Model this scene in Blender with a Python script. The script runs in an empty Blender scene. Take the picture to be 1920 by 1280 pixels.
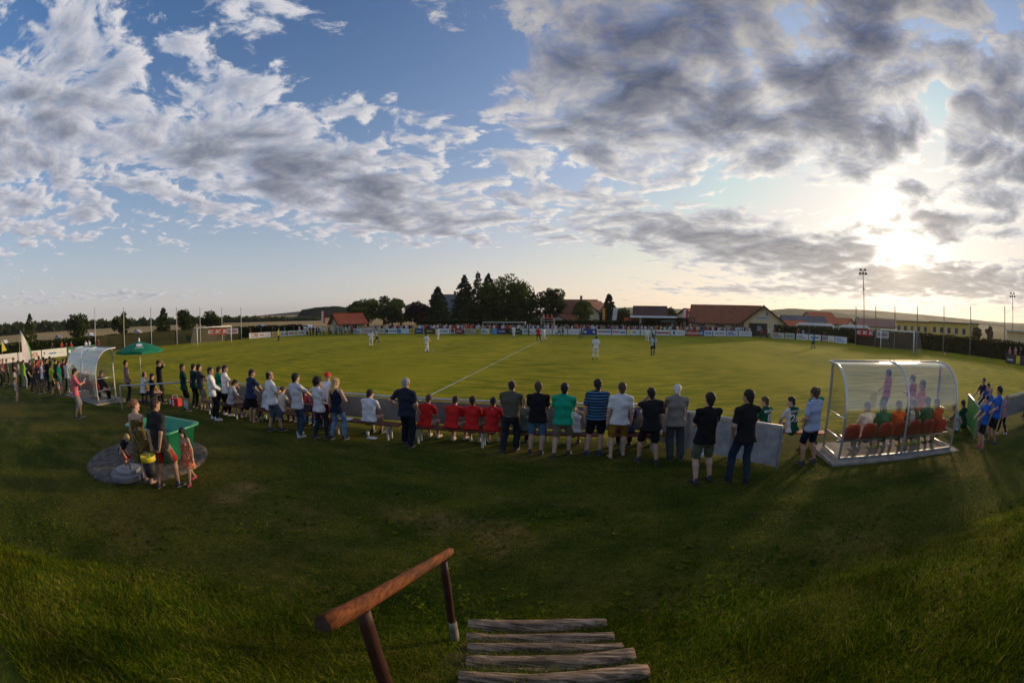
import bpy, math, random
import numpy as np
from mathutils import Vector, Matrix
R = math.radians
scene = bpy.context.scene
col = scene.collection
random.seed(7)

# ------------------------------------------------------------------ camera (diagonal fisheye on a 36 mm sensor)
CAM_H, CAM_PITCH, CAM_YAW, CAM_ROLL = 3.356, 0.062, 0.184, 0.002
cam = bpy.data.cameras.new('camera')
cam.type = 'PANO'
cam.panorama_type = 'FISHEYE_EQUISOLID'
cam.sensor_width = 36.0
cam.sensor_height = 24.0
cam.fisheye_lens = 15.0
cam.fisheye_fov = math.pi * 1.1
cam.clip_start = 0.05
cam.clip_end = 20000
cam_ob = bpy.data.objects.new('camera', cam)
cam_ob.location = (0, 0, CAM_H)
cam_ob.rotation_euler = (Matrix.Rotation(CAM_YAW, 3, 'Z') @ Matrix.Rotation(math.pi / 2 - CAM_PITCH, 3, 'X') @ Matrix.Rotation(-CAM_ROLL, 3, 'Z')).to_euler()
col.objects.link(cam_ob)
scene.camera = cam_ob
scene.render.engine = 'CYCLES'
scene.cycles.use_denoising = True
scene.cycles.max_bounces = 6
scene.cycles.transparent_max_bounces = 12
scene.cycles.sample_clamp_indirect = 8
scene.view_settings.view_transform = 'Standard'
scene.view_settings.look = 'None'
scene.view_settings.exposure = 0.0
scene.view_settings.gamma = 1.0

# ------------------------------------------------------------------ sun and sky
SUN_AZ, SUN_EL = R(44.1), R(8.6)          # azimuth from +Y towards +X
SUN_DIR = Vector((math.sin(SUN_AZ) * math.cos(SUN_EL), math.cos(SUN_AZ) * math.cos(SUN_EL), math.sin(SUN_EL)))
sl = bpy.data.lights.new('sun', 'SUN')
sl.energy = 4.0
sl.angle = R(5.5)
sl.color = (1.0, 0.72, 0.42)
so = bpy.data.objects.new('sun', sl)
so.rotation_euler = (-SUN_DIR).to_track_quat('-Z', 'Y').to_euler()
col.objects.link(so)

world = bpy.data.worlds.new('World')
scene.world = world
world.use_nodes = True
world.cycles.sampling_method = 'MANUAL'
world.cycles.sample_map_resolution = 512


class NT:
    """small helper for writing node trees"""
    def __init__(self, tree):
        self.t = tree
        self.n = tree.nodes
        self.l = tree.links

    def put(self, sock, v):
        if v is None:
            return
        if isinstance(v, bpy.types.NodeSocket):
            self.l.new(v, sock)
        elif isinstance(v, (tuple, list)) and len(v) == 3 and sock.type == 'RGBA':
            sock.default_value = (*v, 1)
        else:
            sock.default_value = v

    def math(self, op, a=None, b=None, c=None, clamp=False):
        m = self.n.new('ShaderNodeMath'); m.operation = op; m.use_clamp = clamp
        for i, v in enumerate((a, b, c)):
            self.put(m.inputs[i], v)
        return m.outputs[0]

    def vec(self, op, a=None, b=None, c=None, scale=None):
        m = self.n.new('ShaderNodeVectorMath'); m.operation = op
        for i, v in enumerate((a, b, c)):
            self.put(m.inputs[i], v)
        if scale is not None:
            self.put(m.inputs['Scale'], scale)
        return m.outputs['Value'] if op in ('DOT_PRODUCT', 'LENGTH', 'DISTANCE') else m.outputs['Vector']

    def mix(self, f, a, b, blend='MIX'):
        m = self.n.new('ShaderNodeMix'); m.data_type = 'RGBA'; m.blend_type = blend; m.clamp_factor = True
        self.put(m.inputs[0], f); self.put(m.inputs[6], a); self.put(m.inputs[7], b)
        return m.outputs[2]

    def ramp(self, v, lo, hi, a=0.0, b=1.0, smooth=True):
        m = self.n.new('ShaderNodeMapRange'); m.interpolation_type = 'SMOOTHSTEP' if smooth else 'LINEAR'
        self.put(m.inputs[0], v)
        for i, x in enumerate((lo, hi, a, b)):
            self.put(m.inputs[1 + i], x)
        return m.outputs[0]

    def noise(self, v, scale, detail=4, rough=0.5, dist=0.0, out='Fac', lac=2.0):
        m = self.n.new('ShaderNodeTexNoise')
        self.put(m.inputs['Vector'], v)
        m.inputs['Scale'].default_value = scale; m.inputs['Detail'].default_value = detail
        m.inputs['Roughness'].default_value = rough; m.inputs['Distortion'].default_value = dist
        m.inputs['Lacunarity'].default_value = lac
        return m.outputs[out]

    def comb(self, x, y, z):
        m = self.n.new('ShaderNodeCombineXYZ')
        for i, v in enumerate((x, y, z)):
            self.put(m.inputs[i], v)
        return m.outputs[0]

    def sep(self, v):
        m = self.n.new('ShaderNodeSeparateXYZ'); self.put(m.inputs[0], v)
        return m.outputs


def build_sky():
    nt = NT(world.node_tree)
    nt.n.clear()
    out = nt.n.new('ShaderNodeOutputWorld')
    bg = nt.n.new('ShaderNodeBackground')
    nt.l.new(bg.outputs[0], out.inputs[0])
    sky = nt.n.new('ShaderNodeTexSky')
    sky.sky_type = 'NISHITA'
    sky.sun_disc = False
    sky.sun_elevation = SUN_EL
    sky.sun_rotation = SUN_AZ
    sky.altitude = 200
    sky.air_density = 1.0
    sky.dust_density = 1.6
    sky.ozone_density = 2.5
    tc = nt.n.new('ShaderNodeTexCoord')
    d = nt.vec('NORMALIZE', tc.outputs['Generated'])
    x, y, z = nt.sep(d)
    az = nt.math('ARCTAN2', x, y)
    el = nt.math('ARCSINE', z)
    ae = nt.comb(az, el, 0.0)
    zz = nt.math('ADD', nt.math('MAXIMUM', z, 0.0), 0.11)
    P = nt.comb(nt.math('DIVIDE', x, zz), nt.math('DIVIDE', y, zz), 0.0)      # flat cloud deck seen in perspective
    sund = nt.vec('DOT_PRODUCT', d, tuple(SUN_DIR))
    ang = nt.math('ARCCOSINE', nt.math('MINIMUM', sund, 1.0))                 # angle from the sun
    glow_w = nt.math('POWER', 2.718, nt.math('MULTIPLY', ang, -1 / 0.42))
    glow_m = nt.math('POWER', 2.718, nt.math('MULTIPLY', ang, -1 / 0.16))
    glow_n = nt.math('POWER', 2.718, nt.math('MULTIPLY', ang, -1 / 0.038))

    # --- large scale layout of the cover: (azimuth, elevation, half widths, amount), degrees
    acc = None
    for (a, e, sa, se, rot, w) in COVER:
        m = nt.n.new('ShaderNodeMapping')
        m.vector_type = 'TEXTURE'
        nt.l.new(ae, m.inputs[0])
        m.inputs['Location'].default_value = (R(a), R(e), 0)
        m.inputs['Scale'].default_value = (R(sa), R(se), 1)
        m.inputs['Rotation'].default_value = (0, 0, R(rot))
        q = nt.vec('DOT_PRODUCT', m.outputs[0], m.outputs[0])
        g = nt.math('POWER', 0.3679, q)
        acc = nt.math('MULTIPLY_ADD', g, w, acc if acc is not None else 0.0)

    # --- cloud noise on the deck, warped
    warp = nt.noise(P, 1.6, 3, 0.5, out='Color')
    Pw = nt.vec('ADD', P, nt.vec('SCALE', nt.vec('SUBTRACT', warp, (0.5, 0.5, 0.5)), scale=0.42))
    n1 = nt.noise(Pw, 3.9, 10, 0.61)
    off = tuple(Vector((SUN_DIR.x, SUN_DIR.y, 0)).normalized() * 0.055)
    n1s = nt.noise(nt.vec('ADD', Pw, off), 3.9, 6, 0.58)
    big = nt.noise(nt.vec('ADD', P, (13.7, 4.1, 0)), 1.1, 2, 0.5)
    dens = nt.math('ADD', nt.math('ADD', nt.math('MULTIPLY_ADD', n1, 1.7, -0.33), nt.math('MULTIPLY', nt.math('SUBTRACT', big, 0.5), 0.35)), acc)
    cover = nt.ramp(dens, 0.54, 0.70)
    thick = nt.ramp(dens, 0.60, 1.15)
    relief = nt.math('SUBTRACT', n1, n1s)
    lit = nt.ramp(relief, -0.12, 0.15)
    lit = nt.math('MULTIPLY', lit, nt.math('SUBTRACT', 1.0, nt.math('MULTIPLY', thick, 0.80)))

    # --- colours
    base = nt.vec('SCALE', sky.outputs[0], scale=0.11)
    base = nt.vec('MULTIPLY', base, (0.50, 1.0, 1.50))
    base = nt.vec('MULTIPLY_ADD', base, (1.0, 1.0, 1.0), (0.005, 0.02, 0.05))
    base = nt.vec('MINIMUM', base, (0.50, 0.55, 0.62))
    elp = nt.math('MAXIMUM', el, 0.0)
    haze = nt.math('POWER', 2.718, nt.math('MULTIPLY', elp, -1 / 0.17))
    sun_side = nt.ramp(sund, 0.0, 0.98)
    hz = nt.mix(sun_side, (0.74, 0.64, 0.57), (1.15, 0.86, 0.55))
    base = nt.mix(nt.math('MULTIPLY', glow_w, 0.8), base, (0.62, 0.64, 0.66))
    veil = nt.math('POWER', 2.718, nt.math('MULTIPLY', elp, -1 / 0.26))
    base = nt.mix(nt.math('MULTIPLY', veil, 0.85), base, nt.mix(sun_side, (0.50, 0.62, 0.68), (0.76, 0.76, 0.72)))
    low = nt.math('POWER', 2.718, nt.math('MULTIPLY', elp, -1 / 0.12))
    base = nt.mix(nt.math('MULTIPLY', low, 0.95), base, hz)
    base = nt.vec('ADD', base, nt.vec('SCALE', (1.0, 0.80, 0.50), scale=nt.math('MULTIPLY_ADD', glow_m, 0.26, nt.math('MULTIPLY', glow_n, 5.0))))
    base = nt.vec('ADD', base, nt.vec('SCALE', (0.95, 0.90, 0.82), scale=nt.math('MULTIPLY', glow_w, 0.30)))
    shade_c = nt.mix(thick, (0.36, 0.42, 0.55), (0.115, 0.145, 0.22))
    over = nt.math('MULTIPLY', nt.ramp(el, 0.34, 0.68), nt.ramp(sund, 0.1, 0.75))
    shade_c = nt.mix(over, shade_c, nt.vec('MULTIPLY', shade_c, (0.38, 0.45, 0.62)))
    shade_c = nt.mix(nt.math('MULTIPLY', haze, 0.8), shade_c, nt.mix(sun_side, (0.50, 0.47, 0.48), (0.48, 0.45, 0.41)))
    lit_c = nt.mix(sun_side, (0.76, 0.74, 0.76), (0.90, 0.85, 0.78))
    lit_c = nt.vec('SCALE', lit_c, scale=nt.math('SUBTRACT', 1.0, nt.math('MULTIPLY', over, 0.48)))
    cl = nt.mix(lit, shade_c, lit_c)
    thin = nt.math('SUBTRACT', 1.0, thick)
    thin = nt.math('MULTIPLY', thin, nt.math('MULTIPLY', thin, thin))
    thru = nt.math('MULTIPLY', thin, nt.math('ADD', nt.math('MULTIPLY', glow_w, 0.30), nt.math('MULTIPLY', glow_m, 0.8)))
    cl = nt.vec('ADD', cl, nt.vec('SCALE', (1.0, 0.88, 0.68), scale=thru))
    cl = nt.vec('ADD', cl, nt.vec('SCALE', (1.0, 0.82, 0.55), scale=nt.math('MULTIPLY_ADD', glow_n, 1.1, nt.math('MULTIPLY', glow_m, 0.10))))
    cfade = nt.math('MULTIPLY', cover, nt.ramp(el, -0.005, 0.07))
    res = nt.mix(cfade, base, cl)
    # below the horizon: plain dark land tone so that the ground gets no light from beneath
    res = nt.mix(nt.ramp(el, -0.03, -0.01), (0.05, 0.055, 0.035), res)
    nt.l.new(res, bg.inputs[0])
    bg.inputs[1].default_value = 1.0


COVER = [   # (azimuth, elevation, half width, half height, tilt) in degrees, amount
    (-84, 22, 20, 16, 0, 0.30), (-54, 38, 9, 6, 0, 0.20), (-50, 21, 22, 6.0, -12, 0.36), (-30, 17, 14, 4.5, -14, 0.34),
    (-24, 12, 10, 2.0, -8, 0.24), (-26, 36, 14, 7, 0, -0.22), (-34, 28, 9, 2.2, -6, 0.16), (-50, 5.5, 40, 4.0, 0, -0.42),
    (-64, 3.5, 18, 0.9, 0, 0.40), (-8, 5.5, 18, 3.0, 0, -0.20), (6, 27, 18, 10, 0, 0.35), (6, 40, 14, 6, 0, 0.26), (44, 38, 34, 12, 0, 0.38),
    (30, 25, 26, 6, 0, 0.34), (64, 20, 12, 9, 0, 0.44), (12, 10.5, 14, 3.0, -6, 0.42), (30, 8, 13, 3.4, -6, 0.46),
    (29, 15.5, 14, 1.5, -4, -0.40), (38, 13.4, 5, 1.4, 10, -0.22), (53, 22, 1.8, 8, -28, -0.36), (27, 33, 2.4, 6, 10, -0.30), (20, 22, 6, 2.0, 10, -0.24),
    (44.2, 8.6, 2.4, 0.9, 0, -0.34), (47, 13.5, 5, 2.2, 0, 0.34), (41, 11.2, 3, 1.2, 0, 0.20), (44, 5.2, 9, 1.8, 0, 0.34), (36, 10.5, 3.5, 1.6, 0, 0.22), (60, 5.0, 16, 2.2, 0, 0.44), (60, 8.6, 12, 0.8, 0, -0.24), (51, 11.2, 4.5, 2.0, 0, 0.34), (22, 3.6, 16, 0.7, 0, 0.30),
]
build_sky()


# ------------------------------------------------------------------ helpers: objects, tags, meshes, materials
def tag(o, label=None, cat=None, group=None, kind=None):
    if label: o['label'] = label
    if cat: o['category'] = cat
    if group: o['group'] = group
    if kind: o['kind'] = kind
    return o


def empty(name, loc=(0, 0, 0), rz=0.0, parent=None):
    o = bpy.data.objects.new(name, None)
    o.empty_display_size = 0.2
    o.location = loc
    o.rotation_euler = (0, 0, rz)
    o.parent = parent
    col.objects.link(o)
    return o


def link(name, me, parent=None, mats=None, loc=None, rot=None):
    o = bpy.data.objects.new(name, me)
    col.objects.link(o)
    if parent is not None: o.parent = parent
    if loc is not None: o.location = loc
    if rot is not None: o.rotation_euler = rot
    if mats is not None:
        mats = mats if isinstance(mats, (list, tuple)) else [mats]
        while len(me.materials) < len(mats):
            me.materials.append(None)
        for i, m in enumerate(mats):
            o.material_slots[i].link = 'OBJECT'
            o.material_slots[i].material = m
    return o


def mesh_np(name, V, F, smooth=False, matidx=None):
    """mesh from arrays; F is (n,3) or (n,4) or a list of such arrays"""
    me = bpy.data.meshes.new(name)
    V = np.asarray(V, np.float32)
    Fs = [np.asarray(f, np.int32) for f in (F if isinstance(F, list) else [F]) if len(f)]
    nf = sum(len(f) for f in Fs)
    tot = np.concatenate([np.full(len(f), f.shape[1], np.int32) for f in Fs]) if Fs else np.zeros(0, np.int32)
    idx = np.concatenate([f.ravel() for f in Fs]) if Fs else np.zeros(0, np.int32)
    me.vertices.add(len(V)); me.vertices.foreach_set('co', V.ravel())
    me.loops.add(len(idx)); me.loops.foreach_set('vertex_index', idx)
    me.polygons.add(nf)
    start = np.zeros(nf, np.int32); start[1:] = np.cumsum(tot)[:-1]
    me.polygons.foreach_set('loop_start', start)
    me.polygons.foreach_set('loop_total', tot)
    if matidx is not None: me.polygons.foreach_set('material_index', np.asarray(matidx, np.int32))
    me.polygons.foreach_set('use_smooth', np.full(nf, smooth))
    me.update(calc_edges=True)
    return me


class MB:
    """collects simple solids into one mesh"""
    def __init__(self):
        self.v = []; self.f = []; self.m = []

    def add(self, vs, fs, mi=0):
        b = len(self.v)
        self.v += [tuple(v) for v in vs]
        self.f += [tuple(b + i for i in f) for f in fs]
        self.m += [mi] * len(fs)
        return self

    def box(self, c, s, rz=0.0, mi=0, M=None, taper=1.0):
        x, y, z = s[0] / 2, s[1] / 2, s[2] / 2
        vs = [Vector((sx * x * (taper if sz > 0 else 1), sy * y * (taper if sz > 0 else 1), sz * z)) for sz in (-1, 1) for sy in (-1, 1) for sx in (-1, 1)]
        T = Matrix.Translation(c) @ Matrix.Rotation(rz, 4, 'Z')
        if M is not None: T = Matrix.Translation(c) @ M.to_4x4()
        return self.add([T @ v for v in vs], [(0, 2, 3, 1), (4, 5, 7, 6), (0, 1, 5, 4), (2, 6, 7, 3), (0, 4, 6, 2), (1, 3, 7, 5)], mi)

    def bar(self, a, b, w, h, mi=0, up=(0, 0, 1)):
        a, b = Vector(a), Vector(b)
        d = (b - a); L = d.length; d.normalize()
        u = Vector(up)
        if abs(d.dot(u)) > 0.98: u = Vector((0, 1, 0))
        s = d.cross(u).normalized(); u = s.cross(d)
        M = Matrix((s, d, u)).transposed()
        return self.box((a + b) / 2, (w, L, h), M=M, mi=mi)

    def tube(self, pts, r, n=8, mi=0, cap=True, closed=False):
        pts = [Vector(p) for p in pts]
        rs = r if isinstance(r, (list, tuple)) else [r] * len(pts)
        rings = []
        prev = None
        for i, p in enumerate(pts):
            t = (pts[min(i + 1, len(pts) - 1)] - pts[max(i - 1, 0)]).normalized()
            if prev is None:
                u = t.cross(Vector((0, 0, 1)))
                if u.length < 1e-3: u = t.cross(Vector((0, 1, 0)))
                u.normalize()
            else:
                u = (prev - t * prev.dot(t)).normalized()
            prev = u
            w = t.cross(u)
            rings.append([p + (u * math.cos(2 * math.pi * k / n) + w * math.sin(2 * math.pi * k / n)) * rs[i] for k in range(n)])
        vs = [v for rg in rings for v in rg]
        fs = []
        for i in range(len(pts) - 1):
            for k in range(n):
                k2 = (k + 1) % n
                fs.append((i * n + k, i * n + k2, (i + 1) * n + k2, (i + 1) * n + k))
        if cap:
            fs.append(tuple(reversed(range(n))))
            fs.append(tuple((len(pts) - 1) * n + k for k in range(n)))
        return self.add(vs, fs, mi)

    def lathe(self, prof, c=(0, 0, 0), n=24, mi=0, sx=1, sy=1):
        vs = [(c[0] + r * math.cos(2 * math.pi * k / n) * sx, c[1] + r * math.sin(2 * math.pi * k / n) * sy, c[2] + z) for (r, z) in prof for k in range(n)]
        fs = []
        for i in range(len(prof) - 1):
            for k in range(n):
                k2 = (k + 1) % n
                fs.append((i * n + k, i * n + k2, (i + 1) * n + k2, (i + 1) * n + k))
        fs.append(tuple(reversed(range(n))))
        fs.append(tuple((len(prof) - 1) * n + k for k in range(n)))
        return self.add(vs, fs, mi)

    def prism(self, poly, axis_vec, mi=0):
        """poly: list of 3d points (planar), extruded along axis_vec"""
        n = len(poly); a = Vector(axis_vec)
        vs = [Vector(p) for p in poly] + [Vector(p) + a for p in poly]
        fs = [tuple(reversed(range(n))), tuple(range(n, 2 * n))] + [(i, (i + 1) % n, n + (i + 1) % n, n + i) for i in range(n)]
        return self.add(vs, fs, mi)

    def quad(self, a, b, c, d, mi=0):
        return self.add([a, b, c, d], [(0, 1, 2, 3)], mi)

    def mesh(self, name, smooth=False):
        me = bpy.data.meshes.new(name)
        me.from_pydata([tuple(v) for v in self.v], [], self.f)
        me.polygons.foreach_set('material_index', self.m)
        if smooth: me.polygons.foreach_set('use_smooth', [True] * len(self.f))
        me.update()
        return me

    def build(self, name, mats, parent=None, smooth=False, loc=None, rz=None, auto=False):
        me = self.mesh(name, smooth)
        mats = mats if isinstance(mats, (list, tuple)) else [mats]
        for m in mats: me.materials.append(m)
        o = bpy.data.objects.new(name, me)
        col.objects.link(o)
        if parent is not None: o.parent = parent
        if loc is not None: o.location = loc
        if rz is not None: o.rotation_euler = (0, 0, rz)
        return o


_mc = {}


def mat(color, rough=0.8, spec=0.3, var=0.15, scale=5.0, bump=0.0, bscale=60.0, metal=0.0, trans=0.0, name=None, emit=None, obj=False):
    """procedural colour with soft uneven tone and fine relief"""
    key = (tuple(round(c, 4) for c in color), rough, spec, var, scale, bump, bscale, metal, trans, emit, obj)
    if key in _mc: return _mc[key]
    m = bpy.data.materials.new(name or 'mat_%d' % len(_mc))
    m.use_nodes = True
    nt = NT(m.node_tree)
    b = nt.n['Principled BSDF']
    b.inputs['Roughness'].default_value = rough
    b.inputs['Specular IOR Level'].default_value = spec
    b.inputs['Metallic'].default_value = metal
    tc = nt.n.new('ShaderNodeTexCoord')
    co = tc.outputs['Object']
    if var > 0:
        f = nt.noise(co, scale, 4, 0.6)
        f2 = nt.ramp(f, 0.3, 0.7, 1 - var, 1 + var, False)
        c = nt.vec('SCALE', tuple(color), scale=f2)
        nt.l.new(c, b.inputs['Base Color'])
    else:
        b.inputs['Base Color'].default_value = (*color, 1)
    if bump > 0:
        bn = nt.n.new('ShaderNodeBump')
        bn.inputs['Strength'].default_value = bump
        bn.inputs['Distance'].default_value = 0.02
        nt.l.new(nt.noise(co, bscale, 3, 0.6), bn.inputs['Height'])
        nt.l.new(bn.outputs[0], b.inputs['Normal'])
    _mc[key] = m
    return m


def cloth(c, **k):
    return mat(c, rough=0.9, spec=0.15, var=0.16, scale=9, bump=0.35, bscale=22, **k)


_st = {}


def striped(c1, c2, freq, duty=0.5, axis='Z', c3=None):
    key = (c1, c2, freq, duty, axis)
    if key in _st: return _st[key]
    m = bpy.data.materials.new('striped_cloth')
    m.use_nodes = True
    nt = NT(m.node_tree)
    b = nt.n['Principled BSDF']
    b.inputs['Roughness'].default_value = 0.9
    b.inputs['Specular IOR Level'].default_value = 0.15
    tc = nt.n.new('ShaderNodeTexCoord')
    s = nt.sep(tc.outputs['Object'])
    ph = nt.math('FRACT', nt.math('MULTIPLY', s[{'X': 0, 'Y': 1, 'Z': 2}[axis]], freq))
    f = nt.math('LESS_THAN', ph, duty)
    nt.l.new(nt.mix(f, c1, c2), b.inputs['Base Color'])
    bn = nt.n.new('ShaderNodeBump'); bn.inputs['Strength'].default_value = 0.35; bn.inputs['Distance'].default_value = 0.02
    nt.l.new(nt.noise(tc.outputs['Object'], 22, 3, 0.6), bn.inputs['Height']); nt.l.new(bn.outputs[0], b.inputs['Normal'])
    _st[key] = m
    return m


def side_panel(c_main, c_side, x0):
    m = bpy.data.materials.new('two_tone_cloth'); m.use_nodes = True
    nt = NT(m.node_tree); b = nt.n['Principled BSDF']
    b.inputs['Roughness'].default_value = 0.9; b.inputs['Specular IOR Level'].default_value = 0.15
    tc = nt.n.new('ShaderNodeTexCoord')
    f = nt.math('LESS_THAN', nt.sep(tc.outputs['Object'])[0], x0)
    nt.l.new(nt.mix(f, c_main, c_side), b.inputs['Base Color'])
    return m


def patchy(cols, scale=14.0, name='patterned_cloth'):
    m = bpy.data.materials.new(name)
    m.use_nodes = True
    nt = NT(m.node_tree)
    b = nt.n['Principled BSDF']
    b.inputs['Roughness'].default_value = 0.9
    b.inputs['Specular IOR Level'].default_value = 0.15
    tc = nt.n.new('ShaderNodeTexCoord')
    f = nt.noise(tc.outputs['Object'], scale, 2, 0.5)
    r = nt.n.new('ShaderNodeValToRGB')
    r.color_ramp.interpolation = 'CONSTANT'
    els = r.color_ramp.elements
    n = len(cols)
    for i, c in enumerate(cols):
        p = 0 if i == 0 else 0.36 + 0.28 * i / n
        e = els[i] if i < 2 else els.new(p)
        e.position = p
        e.color = (*c, 1)
    nt.l.new(f, r.inputs[0]); nt.l.new(r.outputs[0], b.inputs['Base Color'])
    return m


def text_mesh(body, size, extrude=0.002, align='CENTER', shear=0.0, bold=0.0):
    cu = bpy.data.curves.new('lettering', 'FONT')
    cu.body = body; cu.size = size; cu.extrude = extrude; cu.align_x = align; cu.align_y = 'CENTER'
    cu.resolution_u = 3; cu.shear = shear; cu.offset = bold
    o = bpy.data.objects.new('lettering_source', cu)
    col.objects.link(o)
    dg = bpy.context.evaluated_depsgraph_get()
    me = bpy.data.meshes.new_from_object(o.evaluated_get(dg))
    bpy.data.objects.remove(o); bpy.data.curves.remove(cu)
    me.materials.clear()
    return me


# ------------------------------------------------------------------ where a picture direction meets the place (used to lay things out)
def cam_ray(px, py):
    a, b = px - 960.0, 640.0 - py
    c, s = math.cos(CAM_ROLL), math.sin(CAM_ROLL)
    u, v = c * a + s * b, -s * a + c * b
    rr = math.hypot(u, v) + 1e-9
    th = 2 * math.asin(min(rr / 1600.0, 1))
    X, U, W = u / rr * math.sin(th), v / rr * math.sin(th), math.cos(th)
    c, s = math.cos(CAM_PITCH), math.sin(CAM_PITCH)
    Y, Z = c * W + s * U, -s * W + c * U
    c, s = math.cos(CAM_YAW), math.sin(CAM_YAW)
    return Vector((c * X - s * Y, s * X + c * Y, Z))


def gp(px, py, z=0.0):
    d = cam_ray(px, py)
    t = (z - CAM_H) / d.z
    return Vector((d.x * t, d.y * t, z))


def at_y(px, py, Y):
    d = cam_ray(px, py)
    return Vector((0, 0, CAM_H)) + d * (Y / d.y)


def at_d(px, py, D):
    d = cam_ray(px, py)
    return Vector((0, 0, CAM_H)) + d * (D / math.hypot(d.x, d.y))


# ------------------------------------------------------------------ ground: pitch level, bank under the photographer, fields beyond
PITCH_XC, PITCH_L, PITCH_Y0, PITCH_Y1 = -6.6, 92.0, 14.4, 69.6


def sstep(a, b, x):
    t = np.clip((x - a) / (b - a), 0, 1)
    return t * t * (3 - 2 * t)


def ground_z(x, y):
    x = np.asarray(x, float); y = np.asarray(y, float)
    foot = np.interp(x, [-9.5, -8.2, -6.35, -5.2, -3.9, -2.9, -.5, 1.4, 3, 5.2, 9.2, 14, 40], [-3.5, -.6, .9, 1.9, 2.5, 2.9, 3.45, 3.65, 3.9, 4.0, 3.6, 3.3, 2.5])
    t = foot - y                                                # distance up the bank
    z = 0.45 * (np.sqrt(t * t + 0.10) + t) / 2
    z = np.where(z > 1.2, 1.2 + 0.52 * np.tanh((z - 1.2) / 0.52), z)
    z = z * sstep(-14, -9, x) * sstep(40, 24, x)
    z = z + 0.24 * sstep(10.4, 5.2, y) * sstep(-30, -20, x)
    r = np.hypot(x, y)
    z = z + 0.012 * np.sin(x * 1.7 + 0.6 * y) * np.sin(y * 1.3 - 0.4 * x) * sstep(9, 4, y)
    z = z + 6.0 * sstep(130, 620, np.maximum(-x * 0.8 + y * 0.3, 0)) + 3.0 * sstep(220, 900, r)
    return z


def gpt(px, py):
    z = 0.0
    for _ in range(12):
        p = gp(px, py, z)
        z = 0.5 * z + 0.5 * float(ground_z(p.x, p.y))
    return gp(px, py, float(z))


def on_ground(x, y, dz=0.0):
    return Vector((x, y, float(ground_z(x, y)) + dz))


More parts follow.
